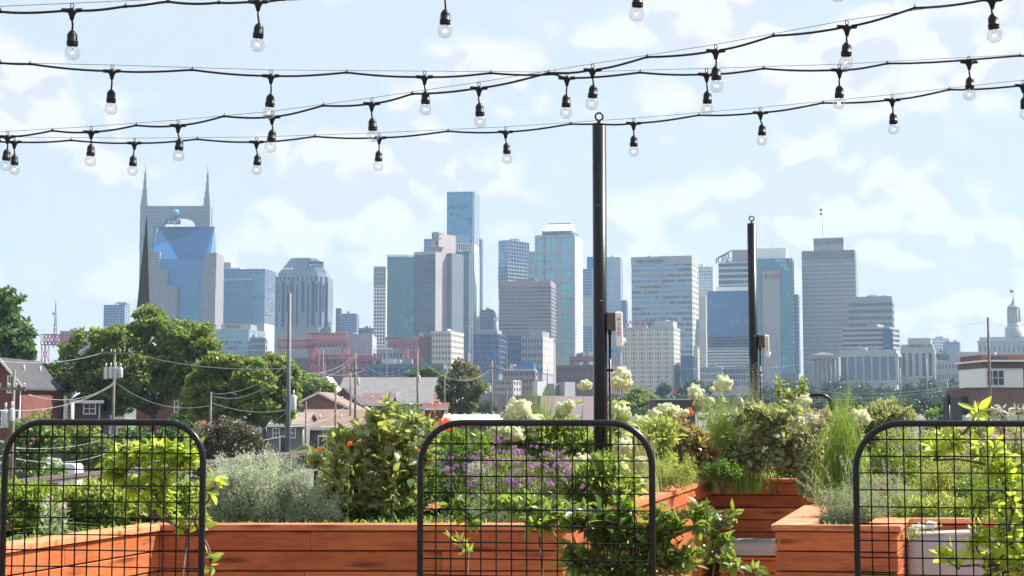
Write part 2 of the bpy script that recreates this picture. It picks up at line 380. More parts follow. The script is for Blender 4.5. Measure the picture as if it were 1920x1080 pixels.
# ------------------------------------------------------------------ terrain
def ground_z(x, y):
    def s(a, b, v): t = min(1, max(0, (v - a) / (b - a))); return t * t * (3 - 2 * t)
    return -3.52 - 2.5 * s(150, 330, y) - 3.0 * s(420, 640, y) + 17 * s(800, 1150, y)
M['earth'] = mat('dry_grass_ground', (.085, .10, .045), .95, .35, .05, col2=(.13, .125, .09))
def build_ground():
    xs = [-1600, -1000, -600, -350, -200, -120, -60, -20, 20, 60, 120, 200, 350, 600, 1000, 1600]
    ys = [-300, -100, 0, 30, 60, 100, 150, 180, 210, 240, 270, 300, 330, 420, 460, 500, 540, 580, 620, 660, 800, 850, 900, 950, 1000, 1050, 1100, 1150, 1500, 2200, 3200]
    m = MB(); vs = [(x, y, ground_z(x, y)) for y in ys for x in xs]; n = len(xs)
    m.add(vs, [(j * n + i, j * n + i + 1, (j + 1) * n + i + 1, (j + 1) * n + i) for j in range(len(ys) - 1) for i in range(n - 1)], 0, True)
    tag(m.build('ground', M['earth']), kind='structure')
    w = MB(); w.box(-1600, 1600, 690, 780, -9.3, -8.9); tag(w.build('river', glass_mat('river_water', (.10, .14, .13), .2)), kind='structure')
    r = MB()
    def strip(pts, z):
        r.add([(x, y, ground_z(x, y) + z) for x, y in pts], [(0, 1, 2, 3)])
    strip([(-60, 66), (60, 66), (60, 80), (-60, 80)], .004)
    tag(r.build('road', M['asphalt']), kind='structure')
    k = MB(); k.box(-60, 60, 80, 80.2, -3.55, -3.40); k.box(-60, 60, 80.2, 82, -3.55, -3.405)
    tag(k.build('pavement', M['concrete']), kind='structure')
    l = MB(); l.add([(x, y, ground_z(x, y) + .006) for x, y in [(-46, 118), (-4, 118), (-4, 148), (-46, 148)]], [(0, 1, 2, 3)])
    l.add([(x, y, ground_z(x, y) + .03) for x, y in [(-30, 150), (-6, 150), (-4, 176), (-30, 176)]], [(0, 1, 2, 3)])
    tag(l.build('parking_lot', M['asphalt']), kind='structure')
    # painted parking bays
    p = MB()
    for i in range(14): p.add([(x, y, ground_z(x, y) + .012) for x, y in [(-44 + 2.8 * i, 132), (-43.88 + 2.8 * i, 132), (-43.88 + 2.8 * i, 137), (-44 + 2.8 * i, 137)]], [(0, 1, 2, 3)])
    tag(p.build('parking_markings', M['white']), kind='structure')
build_ground()
# ------------------------------------------------------------------ towers
GL = {}
for k, c in dict(blue=(.04, .16, .38), deep=(.02, .065, .18), sky=(.11, .29, .50), pale=(.30, .42, .53), teal=(.055, .25, .32), palegreen=(.15, .40, .47), dark=(.025, .045, .09), grey=(.085, .125, .19)).items():
    GL[k] = glass_mat('glass_' + k, c)
GL['navy'] = glass_mat('glass_navy', (.012, .055, .18), .3, 0, .07, .25); GL['royal'] = glass_mat('glass_royal', (.035, .16, .40), .2, .1, .05, .4)
ST = {}
for k, c in dict(stone=(.34, .335, .345), pink=(.23, .205, .225), white=(.72, .72, .72), cream=(.50, .47, .43), brown=(.265, .205, .22), pinkshaft=(.34, .30, .315), slateblue=(.215, .255, .31), grey=(.24, .25, .28), slate=(.13, .15, .19), lilac=(.31, .295, .325), brick=(.26, .105, .085), darkbrick=(.15, .085, .085), metal=(.42, .45, .48), blackm=(.05, .055, .06), redsteel=(.27, .06, .075), copper=(.34, .50, .47)).items():
    ST[k] = mat('facade_' + k, c, .75, .07, .05)
def zp(py, Y): return P(960, py, Y).z
def corners(x0, x1, x2, Y, d):
    """Footprint A (front left), B (front right), C (rear right), D for a box whose corners fall at picture columns x0, x1, x2."""
    s, t = (x0 - 960) / F, (x2 - 960) / F
    B = Vector(((x1 - 960) / F * Y, Y, 0))
    if x2 <= x1:
        th = 0.0
    else:
        v = (t * B.y - B.x) / d / math.sqrt(1 + t * t)
        th = math.asin(max(-1, min(1, v))) + math.atan(t)
    w = (B.x - s * B.y) / (math.cos(th) + s * math.sin(th))
    A = B - w * Vector((math.cos(th), -math.sin(th), 0)); C = B + d * Vector((math.sin(th), math.cos(th), 0))
    return A, B, C, A + C - B
def facade(pan, bar, P0, P1, z0, z1, nx, nz, pier=.2, span=.3, proud=.5, pm=(0,), pw=None, bm=0, inset=0, major=None):
    """Window panes and the bars between them on the wall from P0 to P1 (outward normal to its right-hand side)."""
    P0, P1 = Vector((P0[0], P0[1], 0)), Vector((P1[0], P1[1], 0)); U = P1 - P0; w = U.length; u = U / w; n = Vector((u.y, -u.x, 0))
    cw, ch = w / nx, (z1 - z0) / nz; wt = pw if pw and len(pw) == len(pm) else [7] + [1] * (len(pm) - 1); cum = [sum(wt[:k + 1]) / sum(wt) for k in range(len(wt))]; sd_ = random.uniform(0, 90)
    for i in range(nx):
        for j in range(nz):
            a = P0 + u * (cw * i) + n * .06; za, zb = z0 + ch * j, z0 + ch * (j + 1)
            q_ = min(.999, max(0, .45 + .75 * mnoise.noise((i * .05 + sd_, j * .42, sd_)) + random.gauss(0, .09))); mi = pm[next(k for k, c_ in enumerate(cum) if q_ <= c_)]
            pan.add([(a.x, a.y, za), (a.x + u.x * cw, a.y + u.y * cw, za), (a.x + u.x * cw, a.y + u.y * cw, zb), (a.x, a.y, zb)], [(0, 1, 2, 3)], mi)
    if pier > 0:
        for i in range(nx + 1):
            q = pier * (2.2 if major and i % major == 0 else 1)
            lo = max(0, cw * i - cw * q / 2); hi = min(w, cw * i + cw * q / 2)
            bar.obox(P0 + u * lo + Vector((0, 0, z0)), u * (hi - lo), n * proud, (0, 0, z1 - z0), bm)
    if span > 0:
        for j in range(nz + 1):
            lo = max(z0, z0 + ch * j - ch * span / 2); hi = min(z1, z0 + ch * j + ch * span / 2)
            bar.obox(P0 + Vector((0, 0, lo)), u * w, n * (proud * .82), (0, 0, hi - lo), bm)
class Tower:
    def __init__(s, name, label, cat, x0, x1, x2, Y, d=35, zb=None, group=None):
        s.A, s.B, s.C, s.D = corners(x0, x1, x2, Y, d); s.Y = Y
        s.zb = ground_z(s.A.x, Y) - 1 if zb is None else zb
        s.root = thing(name, label, cat, (s.A.x, s.A.y, s.zb), group)
        s.pan, s.bar = MB(), MB(); s.pm = []; s.bm = []
    def mi(s, lst, m):
        if m not in lst: lst.append(m)
        return lst.index(m)
    def foot(s, e=0):
        c = (s.A + s.B + s.C + s.D) / 4
        return [p + (p - c).normalized() * e for p in (s.A, s.B, s.C, s.D)]
    def block(s, name, ytop, m, e=0, ybase=None, f=(0, 1, 0, 1)):
        """A block of the building; f = share of the footprint (across from, to, deep from, to)."""
        U, V = s.B - s.A, s.C - s.B
        pts = [s.A + U * f[0] + V * f[2], s.A + U * f[1] + V * f[2], s.A + U * f[1] + V * f[3], s.A + U * f[0] + V * f[3]]
        if e:
            c = sum(pts, Vector()) / 4; pts = [p + (p - c).normalized() * e for p in pts]
        z0 = s.zb if ybase is None else zp(ybase, s.Y); b = MB().prism(pts, z0, zp(ytop, s.Y))
        o = b.build(name, m, s.root); return pts
    def grid(s, side, ytop, ybase, nx, nz, bars=None, glass=('blue',), gw=None, f=(0, 1), pts=None, **kw):
        a, b = {'front': (s.A, s.B), 'side': (s.B, s.C)}[side] if pts is None else ({'front': (pts[0], pts[1]), 'side': (pts[1], pts[2])}[side])
        P0, P1 = a + (b - a) * f[0], a + (b - a) * f[1]
        facade(s.pan, s.bar, P0, P1, zp(ybase, s.Y), zp(ytop, s.Y), nx, nz, pm=[s.mi(s.pm, GL[g]) for g in glass], pw=gw, bm=s.mi(s.bm, bars or ST['stone']), **kw)
    def done(s):
        if s.pan.v: s.pan.build('window_panes', s.pm, s.root, kind='stuff')
        if s.bar.v: s.bar.build('facade_ribs', s.bm, s.root, kind='stuff')
        return s.root
    def sign(s, txt, px, py, hpx, m, wpx, side='front', name='lettering', out=.9):
        """Letters on a wall; px, py is the lower left corner of the text in the picture."""
        a, b = (s.A, s.B) if side == 'front' else (s.B, s.C)
        u = (b - a).normalized(); n = Vector((u.y, -u.x, 0)); r = ray(px, py)
        q = a + n * out; t = (q - Vector((0, 0, EYE))).dot(n) / r.dot(n); p = Vector((0, 0, EYE)) + r * t
        return text_obj(txt, hpx * PX(s.Y) * 1.38, m, s.root, p, u, (0, 0, 1), .25, name, wpx * PX(s.Y) / max(.3, u.x))
SG = {k: mat('sign_' + k, c, .5, 0) for k, c in dict(white=(.8, .8, .8), navy=(.03, .05, .13), red=(.55, .03, .05), green=(.03, .09, .06), black=(.02, .02, .025), magenta=(.24, .035, .13), blue=(.08, .35, .62)).items()}

def simple(name, label, x0, x1, x2, ytop, ybase, Y, nx, nz, nsx=3, wall='stone', bars=None, glass=('blue',), gw=None, d=35, roof=None, cat='building', pier=.2, span=.3, proud=.5, sidekw=None, major=None, crown=0):
    T = Tower(name, label, cat, x0, x1, x2, Y, d)
    T.block('wall', ytop, ST[wall])
    bs = ST[bars or wall]
    T.grid('front', ytop + crown, ybase, nx, nz, bs, glass, gw, pier=pier, span=span, proud=proud, major=major)
    if x2 > x1 and nsx:
        kw = dict(pier=pier, span=span, proud=proud); kw.update(sidekw or {})
        T.grid('side', ytop + crown, ybase, kw.pop('nx', nsx), kw.pop('nz', nz), kw.pop('bars', bs), kw.pop('glass', glass), kw.pop('gw', gw), **kw)
    wd = (T.B - T.A).length
    if not roof and wd > 11:
        st = random.getstate(); random.seed(int(x0 * 7 + ytop)); top = zp(ytop, Y); U, V = T.B - T.A, T.C - T.B
        for _ in range(3):
            a, v = random.uniform(.1, .75), random.uniform(.25, .6); w_, h = random.uniform(.08, .2), random.uniform(1.6, 3.4)
            MB().obox(T.A + U * a + V * v + Vector((0, 0, top + .02)), U * w_, V * .2, (0, 0, h)).build('rooftop_unit', ST[random.choice(('grey', 'metal', 'slate'))], T.root)
        p = T.A + U * random.uniform(.3, .7) + V * .4; MB().tube([(p.x, p.y, top), (p.x, p.y, top + random.uniform(4, 8))], [.18, .08], 4).build('antenna', ST['slate'], T.root); random.setstate(st)
    if roof:
        for i, (a, b, yt, m) in enumerate(roof): T.block('roof_block', yt, ST[m], ybase=ytop + .3, f=(a, b, .15, .8))
    return T

def twin_spire_tower():
    Y = 1400; q = PX(Y)
    T = Tower('office_tower', 'twin spired tower with an arched crown and blue glass wedge front', 'skyscraper', 281, 390, 396, Y, 42)
    X = lambda px: (px - 960) / F * Y
    r = T.root
    def blk(name, x0, x1, y0, y1, yt, m, yb=None): 
        return MB().box(X(x0), X(x1), y0, y1, T.zb if yb is None else zp(yb, Y), zp(yt, Y)).build(name, m, r)
    g = ST['slateblue']; pk = ST['pink']
    # glass body with the sloped, folded roof wedge
    MB().box(X(281), X(390), Y, Y + 34, T.zb, zp(486, Y)).build('glass_body', GL['royal'], r)
    zt, zm = zp(425, Y + 22), zp(485.6, Y); yb = Y + 22
    b = MB(); a0, a1, c0, c1 = (X(281), yb, zt), (X(390), yb, zt), (X(332), Y, zm), (X(380), Y, zm)
    b.add([a0, c0, c1, a1], [(0, 1, 2, 3)], 0)
    b.add([a0, (X(281), Y, zm), c0], [(0, 1, 2)], 1); b.add([a1, c1, (X(390), Y, zm)], [(0, 1, 2)], 1)
    b.add([a0, a1, (X(390), Y + 34, zm), (X(281), Y + 34, zm)], [(0, 1, 2, 3)], 1)
    b.add([a0, (X(281), Y + 34, zm), (X(281), Y, zm)], [(0, 1, 2)], 1); b.add([a1, (X(390), Y, zm), (X(390), Y + 34, zm)], [(0, 1, 2)], 1)
    b.build('sloped_roof', [GL['navy'], GL['royal']], r)
    f = MB()
    for i in range(13): xx = X(334 + i * 3.7); f.box(xx, xx + .5, Y - .7, Y, T.zb, zp(488, Y))
    for j in range(34): zz = zp(488 + j * 4, Y); f.box(X(281), X(390), Y - .3, Y - .02, zz, zz + .25)
    f.build('facade_ribs', GL['sky'], r, kind='stuff')
    Y2 = Y + 29; X2 = lambda px: (px - 960) / F * Y2 / .9915
    # crown wall with an arched opening
    yc0, yc1 = Y + 24, Y + 36; k = MB(); n = 14
    cx, hw, zb0, zr = X2(338), (X2(369) - X2(307)) / 2, zp(426, Y2), zp(408, Y2) - zp(426, Y2)
    ztop = zp(388.5, Y2); xl, xr = X2(277), X2(396); zlow = zp(426, Y2)
    arch = [(cx - hw * math.cos(math.pi * i / n), zb0 + zr * math.sin(math.pi * i / n)) for i in range(n + 1)]
    for side in (yc0, yc1):
        for i in range(n):
            (xa, za), (xb, zb_) = arch[i], arch[i + 1]
            k.add([(xa, side, za), (xb, side, zb_), (xb, side, ztop), (xa, side, ztop)], [(0, 1, 2, 3)])
        for a, b_ in ((xl, cx - hw), (cx + hw, xr)): k.add([(a, side, zlow), (b_, side, zlow), (b_, side, ztop), (a, side, ztop)], [(0, 1, 2, 3)])
    for i in range(n):
        (xa, za), (xb, zb_) = arch[i], arch[i + 1]; k.add([(xa, yc0, za), (xa, yc1, za), (xb, yc1, zb_), (xb, yc0, zb_)], [(0, 1, 2, 3)])
    k.box(xl, xr, yc0, yc1, ztop, ztop + .6); k.box(xl, X2(292), yc0 - 2, yc1, T.zb, zlow); k.box(X2(383), xr, yc0 - 2, yc1, T.zb, zlow)
    k.build('crown_wall', g, r)
    h = MB()
    for j in range(5): zz = zp(392 + j * 7, Y2); h.box(xl, cx - hw - 1, yc0 - .35, yc0 - .02, zz, zz + .3); h.box(cx + hw + 1, xr, yc0 - .35, yc0 - .02, zz, zz + .3)
    h.build('crown_joint', ST['slate'], r, kind='stuff')
    # granite shoulders stepping down either side of the glass
    for x0, x1, yt, dy in ((264, 281, 470, 8), (281, 297, 472, -2), (284.2, 313, 507, -4), (302, 333, 537, -7), (256, 283, 472, 4), (380, 404, 474, -2), (379, 404.2, 508, -4), (380.5, 404.4, 540, -6)):
        o = blk('granite_shoulder', x0, x1, Y + dy, Y + 34, yt, pk)
        p2 = MB(); nx = max(2, int((x1 - x0) / 4))
        nzz = int((620 - yt) / 5)
        for i in range(nx):
            for j in range(nzz):
                xa = X(x0 + (i + .28) * (x1 - x0) / nx); xb = X(x0 + (i + .72) * (x1 - x0) / nx); za = zp(yt + 3 + 5 * j + 2.6, Y)
                p2.box(xa, xb, Y + dy - .06, Y + dy + .5, za, za + 1.3)
        p2.build('window_panes', GL['grey'], o, kind='stuff')
    # spire shafts
    for x0, x1, xt, yt, ysh in ((265, 279.5, 272, 299, 382), (381, 396, 389, 304, 385)):
        cx2 = X2(xt); cy = Y + 29
        for (hw2, ya, yb2) in ((3.7, ysh, 474), (3.0, ysh - 13, ysh), (2.3, ysh - 26, ysh - 13), (1.6, ysh - 43, ysh - 26), (1.0, ysh - 58, ysh - 43)):
            MB().box(cx2 - hw2, cx2 + hw2, cy - hw2, cy + hw2, zp(yb2, Y2), zp(ya, Y2)).build('spire_stage', g, r)
        MB().tube([(cx2, cy, zp(ysh - 58, Y2)), (cx2, cy, zp(yt + 8, Y2)), (cx2, cy, zp(yt, Y2))], [.6, .35, .1], 6).build('spire_needle', ST['metal'], r)
    # globe emblem and sign
    MB().box(X2(318), X2(344), Y + 17, Y + 18.5, zp(423, Y2), zp(414, Y2)).build('sign_board', SG['navy'], r)
    text_obj('AT&T', 4.6, SG['white'], r, (X2(320), Y + 16.8, zp(422, Y2)), (1, 0, 0), (0, 0, 1), .15, 'lettering', 11.4)
    MB().box(X2(335) - .4, X2(336) + .4, Y + 17.5, Y + 18.3, zp(424.5, Y2), zp(405, Y2)).build('sign_post', SG['navy'], r)
    gl = MB(); rr = 7 * q; c = Vector((X2(335.6), Y + 18, zp(402, Y2)))
    for i in range(6):
        t0, t1 = -1.25 + i * .43, -1.25 + i * .43 + .29
        prof = [(rr * math.cos(t0 + (t1 - t0) * a / 3), rr * math.sin(t0 + (t1 - t0) * a / 3)) for a in range(4)]
        gl.lathe(prof, 16, c)
    gl.build('globe_emblem', SG['blue'], r); MB().lathe([(0.01, -rr * .93), (rr * .6, -rr * .72), (rr * .93, 0), (rr * .6, rr * .72), (.01, rr * .93)], 14, c).build('globe_core', SG['white'], r)
twin_spire_tower()

def octagon_tower():
    Y = 1320; T = Tower('office_tower', 'pale eight sided tower with dark vertical slots and a hipped glass top', 'skyscraper', 511, 612, 626, Y, 44)
    A, B, C, D = T.A, T.B, T.C, T.D; u = (B - A).normalized(); v = (C - B).normalized(); w, dd = (B - A).length, (C - B).length; c = 8
    def ring(e, ch): 
        a, b, cc, d_ = A + u * e + v * e, B - u * e + v * e, C - u * e - v * e, D + u * e - v * e
        return [a + u * ch, b - u * ch, b + v * ch, cc - v * ch, cc - u * ch, d_ + u * ch, d_ - v * ch, a + v * ch]
    R0 = ring(0, c); MB().prism(R0, T.zb, zp(517, Y)).build('wall', ST['slateblue'], T.root)
    R1 = ring(2.5, c - 1); MB().prism(R1, zp(517, Y), zp(509, Y)).build('setback', ST['slateblue'], T.root)
    MB().prism(ring(3, c), zp(509, Y), zp(482, Y), top=ring(12, 6)).build('hipped_roof', GL['grey'], T.root)
    MB().prism(ring(12.2, 6), zp(482, Y), zp(480.5, Y)).build('roof_cap', ST['metal'], T.root)
    sl = MB()
    for a, b, slots in ((0, 1, (.04, .15, .27, .42, .58, .72, .86, .95)), (1, 2, (.2, .5, .8)), (2, 3, (.15, .35, .55, .75, .9)), (7, 0, (.3, .7))):
        p, q = R0[a], R0[b]; uu = (q - p).normalized(); n = Vector((uu.y, -uu.x, 0)); L = (q - p).length
        for i, s_ in enumerate(slots):
            lo = 533 if i % 2 else 527; hi = 585 if i % 3 == 1 else 612
            wd = 1.9 if i % 2 else 3.2
            sl.obox(p + uu * (L * s_ - wd / 2) + Vector((0, 0, zp(hi, Y))) - n * .3, uu * wd, n * .36, (0, 0, zp(lo, Y) - zp(hi, Y)))
        k = max(2, int(L / 4.2))
        for i in range(k): sl.obox(p + uu * (L * (i + .3) / k) + Vector((0, 0, zp(526, Y))) - n * .3, uu * (L * .42 / k), n * .36, (0, 0, 3.6))
        for j in range(24): sl.obox(p + Vector((0, 0, zp(530 + j * 4, Y))) - n * .3, uu * L, n * .32, (0, 0, .14))
    sl.build('window_slots', GL['dark'], T.root, kind='stuff')
    T.sign('wework', 526, 506, 6, SG['white'], 24, out=-1.5)
    MB().obox(P(577, 501, Y - 1), u * 14.5, v * .5, (0, 0, 5.2)).build('sign_board', SG['navy'], T.root)
    T.sign('REGIONS', 584, 499.5, 5.2, SG['white'], 21, out=1.6)
    MB().add([P(579.5, 499, Y - 1.4), P(583.2, 499, Y - 1.4), P(581.4, 493.5, Y - 1.4)], [(0, 1, 2)]).build('triangle_emblem', SG['white'], T.root)
octagon_tower()

def city():
    # far left
    T = simple('glass_building', 'blue glass block with a taller rear half left of the black steeple', 193, 232, 240, 572, 612, 1500, 9, 8, 2, 'metal', glass=('blue', 'sky'), pier=.1, span=.15)
    T.block('tall_block', 565, ST['slate'], f=(.5, 1, .4, 1.2)); T.done()
    simple('glass_building', 'small pale slab building peeking past the left leafy tree', 46, 58, 60, 610, 645, 1500, 3, 6, 1, 'metal', glass=('sky',)).done()
    simple('warehouse', 'long flat grey warehouse behind the leftmost red gantry', 112, 175, 178, 621, 640, 1150, 8, 1, 1, 'lilac', glass=('grey',)).done()
    # blue glass block with emblem
    T = simple('glass_building', 'broad blue glass office block with a white firm name along its top', 404, 495, 516, 504, 606, 1480, 26, 22, 8, 'metal', 'metal', ('sky', 'royal'), (3, 1), 40, pier=.05, span=.10, proud=.25,
               sidekw=dict(glass=('deep', 'grey', 'pale'), gw=(3, 3, 1)), roof=[(.0, .25, 490, 'lilac'), (.25, .45, 500, 'metal')])
    T.sign('ALLIANCEBERNSTEIN', 425, 526, 4.2, SG['white'], 50); T.sign('[A|B]', 412, 527.5, 6, SG['white'], 11); T.done()
    T = simple('office_building', 'low glass bank building with a pale roof sign band beside the red gantry', 404, 466, 496, 617, 668, 1060, 18, 5, 7, 'white', 'metal', ('palegreen', 'grey', 'sky'), None, 45, pier=.12, span=.16, sidekw=dict(glass=('pale', 'sky')))
    T.block('roof_screen', 607.5, ST['grey'], ybase=617, f=(.1, 1.0, .12, .5)); T.sign('TRUIST', 421, 615.5, 5.5, SG['navy'], 30, out=-5); T.done()
    simple('office_building', 'small grey flat block stepping right of the low glass bank', 468, 497, 500, 633, 668, 1040, 6, 3, 1, 'lilac', glass=('grey',)).done()
    simple('glass_building', 'short blue block with a pink rear tower right of the slotted tower', 640, 668, 672, 588, 622, 1500, 9, 7, 2, 'metal', glass=('blue', 'sky'), pier=.12, span=.2).done()
    simple('office_building', 'narrow pink stair tower beside the slotted octagonal tower', 629, 638, 640, 578, 622, 1520, 2, 8, 1, 'pink', glass=('grey',)).done()
    simple('arena_hall', 'long windowless lilac hall behind the red gantry', 522, 697, 706, 626, 680, 980, 10, 1, 1, 'lilac', glass=('pale',), pier=.7, span=.9, d=60, proud=.2).done()
    simple('low_building', 'dark slate parapet building under the lilac hall', 420, 715, 722, 672, 705, 930, 22, 2, 1, 'darkbrick', glass=('dark',), pier=.6, span=.6, d=40).done()
    # white residential tower
    T = simple('apartment_tower', 'slim white gridded apartment tower left of the teal tower', 700, 722, 725, 502, 660, 1420, 4, 24, 2, 'white', glass=('dark', 'grey'), pier=.42, span=.45, d=30)
    T.block('scaffold_top', 500, ST['grey'], e=.7, ybase=535); T.grid('front', 503, 535, 6, 4, ST['metal'], ('grey', 'pale'), pier=.15, span=.2, proud=1.1)
    T.done()
    # teal tower
    T = simple('glass_tower', 'teal glass hotel tower with a toothed brown crown', 725, 775, 776, 482, 640, 1330, 14, 26, 1, 'brown', 'slate', ('teal', 'palegreen', 'teal'), None, 36, pier=.14, span=.12, major=4)
    cr = MB()
    for i in range(11): a = T.A + (T.B - T.A) * (i / 11); cr.obox(a + Vector((0, -1, zp(482, 1330))), (T.B - T.A) * .045, (0, 3, 0), (0, 0, 2.1))
    cr.build('crown_tooth', ST['brown'], T.root, kind='stuff'); T.done()
    # fin tower with the stone shaft and rooftop letters
    T = Tower('office_tower', 'finned grey tower with a tall blank stone shaft and rooftop letters', 'skyscraper', 775, 816, 853, 1250, 30)
    T.block('wall', 470, ST['stone']); T.grid('front', 476, 645, 18, 34, ST['slate'], ('dark', 'teal', 'grey'), (3, 1, 2), pier=.30, span=.34, proud=.5)
    T.block('stone_shaft', 436, ST['pinkshaft'], f=(1.0, 1.02, -.02, 1.0)); T.block('roof_terrace', 462, ST['grey'], f=(.45, 1, .1, .7))
    T.block('letter_box', 434.5, ST['pinkshaft'], ybase=463, f=(.80, 1.12, .02, .35))
    T.block('low_wing', 472, ST['slate'], f=(1.0, 1.25, .55, 1.15))
    T.sign('L', 811, 449, 11, SG['green'], 7, out=.3); T.sign('&', 816, 459, 8, SG['green'], 7, out=.3); T.sign('C', 821, 449, 11, SG['green'], 8, out=.3); T.done()
    # tallest
    T = simple('glass_tower', 'tallest slim blue glass tower with a white right edge', 837, 888, 898, 359, 456, 1480, 12, 24, 3, 'metal', 'slate', ('sky', 'royal', 'pale'), (6, 2, 2), 34, pier=.05, span=.09, proud=.25, sidekw=dict(glass=('pale',), gw=(1,)), cat='skyscraper')
    T.grid('front', 456, 470, 14, 1, ST['white'], ('dark',), pier=.35, span=.1, proud=.5)
    T.grid('front', 470, 660, 10, 36, ST['metal'], ('palegreen', 'teal', 'sky'), (2, 2, 2), pier=.12, span=.14, proud=.4); T.grid('side', 470, 660, 3, 36, ST['white'], ('pale', 'sky'), pier=.2, span=.2)
    T.block('dark_reveal', 360, ST['blackm'], f=(.99, 1.012, -.015, .02)); T.block('white_edge', 359.5, ST['white'], f=(.955, .985, -.012, .02))
    T.done()
    simple('glass_tower', 'thin blue slab behind the right edge of the tallest tower', 897, 903, 905, 448, 660, 1560, 2, 30, 1, 'metal', glass=('sky', 'teal'), pier=.1, span=.12, d=20).done()
    simple('glass_tower', 'small blue tower top showing above the finned grey tower', 794, 811, 813, 448, 520, 1560, 5, 12, 1, 'metal', glass=('blue', 'sky'), pier=.1, span=.12).done()
    simple('glass_tower', 'dark green glass wing right of the blank stone shaft', 853, 878, 884, 472, 660, 1300, 8, 30, 2, 'slate', glass=('teal', 'dark', 'grey'), pier=.2, span=.25).done()
    # low row
    T = simple('hotel_building', 'beige seven storey hotel with a sunlit right face', 810, 845, 868, 623, 700, 960, 6, 7, 7, 'cream', glass=('grey', 'dark'), pier=.5, span=.5, d=32, sidekw=dict(glass=('dark',), pier=.45, span=.55)); T.block('parapet', 621, ST['cream'], e=1.2, ybase=625.5); T.done()
    simple('brick_building', 'plain brown brick box left of the beige hotel', 779, 810, 811, 631, 700, 970, 2, 2, 1, 'darkbrick', glass=('dark',), pier=.9, span=.9).done()
    simple('low_building', 'pale low building with a row of small windows behind the second red gantry', 706, 780, 782, 655, 700, 1000, 12, 2, 1, 'lilac', glass=('dark',), pier=.6, span=.6).done()
    simple('office_building', 'dark glass mid rise with a crane mast behind it', 887, 935, 948, 626, 700, 1020, 9, 7, 4, 'slate', 'slate', ('deep', 'blue', 'grey'), None, 36, pier=.1, span=.16, roof=[(.1, .9, 617, 'grey')]).done()
    simple('office_building', 'small grey tower under construction behind the dark glass mid rise', 900, 924, 930, 581, 630, 1480, 5, 8, 2, 'slate', glass=('deep', 'grey'), pier=.3, span=.35).done()
    # pinnacle and neighbours
    T = simple('glass_tower', 'checkered blue glass tower left of the peaked stone tower', 935, 952, 992, 450, 560, 1480, 5, 16, 8, 'metal', 'metal', ('sky', 'pale'), None, 34, pier=.06, span=.1, sidekw=dict(glass=('deep', 'blue', 'deep')))
    T.grid('side', 492, 540, 8, 7, ST['metal'], ('pale', 'sky'), pier=.06, span=.1, proud=.8); T.grid('front', 500, 540, 5, 6, ST['metal'], ('blue', 'deep'), pier=.06, span=.1, proud=.8); T.done()
    T = simple('office_building', 'wide brown banded office block with a flat dark top', 937, 1033, 1042, 526, 640, 1240, 34, 15, 3, 'brown', 'brown', ('grey', 'dark'), (3, 2), 34, pier=.14, span=.52, proud=.4, crown=10, roof=[(.36, .68, 521, 'slate')]); T.done()
    T = Tower('office_tower', 'stone framed green glass tower with a peaked white roof', 'skyscraper', 990, 1078, 1092, 1360, 36)
    sh = T.block('low_shoulder', 471, ST['stone'], f=(0, .2, 0, 1)); T.block('wall', 441, ST['stone'], f=(.15, 1, 0, 1))
    T.grid('front', 444, 470, 9, 7, ST['metal'], ('palegreen', 'sky', 'teal'), f=(.17, .98), pier=.08, span=.1, proud=.2)
    T.grid('front', 474, 670, 11, 48, ST['metal'], ('palegreen', 'sky', 'teal'), f=(.02, .98), pier=.08, span=.1, proud=.2)
    b2 = MB(); u = T.B - T.A; n = Vector((u.y, -u.x, 0)).normalized()
    for yy in (442, 472, 500, 527, 556, 585, 612, 641): b2.obox(T.A + u * (.16 if yy < 470 else 0) + Vector((0, 0, zp(yy + 2.4, 1360))), u * (.84 if yy < 470 else 1), n * .9, (0, 0, 2.6))
    for f_, yt in ((0, 471), (.155, 441), (.34, 441), (.345, 441), (.62, 441), (.66, 441), (.96, 441)): b2.obox(T.A + u * f_ + Vector((0, 0, T.zb)), u * .035, n * .8, (0, 0, zp(yt, 1360) - T.zb))
    b2.build('stone_frame', ST['stone'], T.root, kind='stuff')
    T.grid('side', 442, 670, 5, 40, ST['white'], ('palegreen', 'grey'), pier=.4, span=.35, proud=.6)
    T.block('sign_band', 431.5, ST['slate'], ybase=441, f=(.30, .94, .04, .9)); T.sign('FIFTH THIRD BANK', 1021, 439.5, 5.5, SG['blue'], 53, out=-.8)
    pts = [T.A + u * a + (T.C - T.B) * b for a, b in ((.32, .06), (.93, .06), (.93, .88), (.32, .88))]; tp = [T.A + u * a + (T.C - T.B) * b for a, b in ((.36, .4), (.86, .4), (.86, .6), (.36, .6))]
    MB().prism(pts, zp(431.5, 1360), zp(415.5, 1360), top=tp).build('peaked_roof', ST['white'], T.root)
    MB().prism([p + (p - tp[0]).normalized() * 0 for p in tp], zp(415.5, 1360), zp(414, 1360)).build('roof_cap', ST['slate'], T.root); T.done()
    T = simple('office_building', 'grey low block with a bright sunlit right face near the pole', 978, 1017, 1036, 632, 700, 1050, 7, 5, 4, 'lilac', glass=('grey', 'dark'), pier=.3, span=.4, d=32, sidekw=dict(bars=ST['cream'], pier=.7, span=.75)); T.block('roof_block', 620, ST['grey'], ybase=632, f=(.3, .9, .2, .9)); T.done()  # paler side bars: sunlight on the right face painted into their colour
    simple('office_building', 'dark bluish low block left of the bright faced grey block', 952, 978, 979, 628, 690, 1070, 5, 5, 1, 'slate', glass=('deep', 'grey'), pier=.2, span=.3).done()
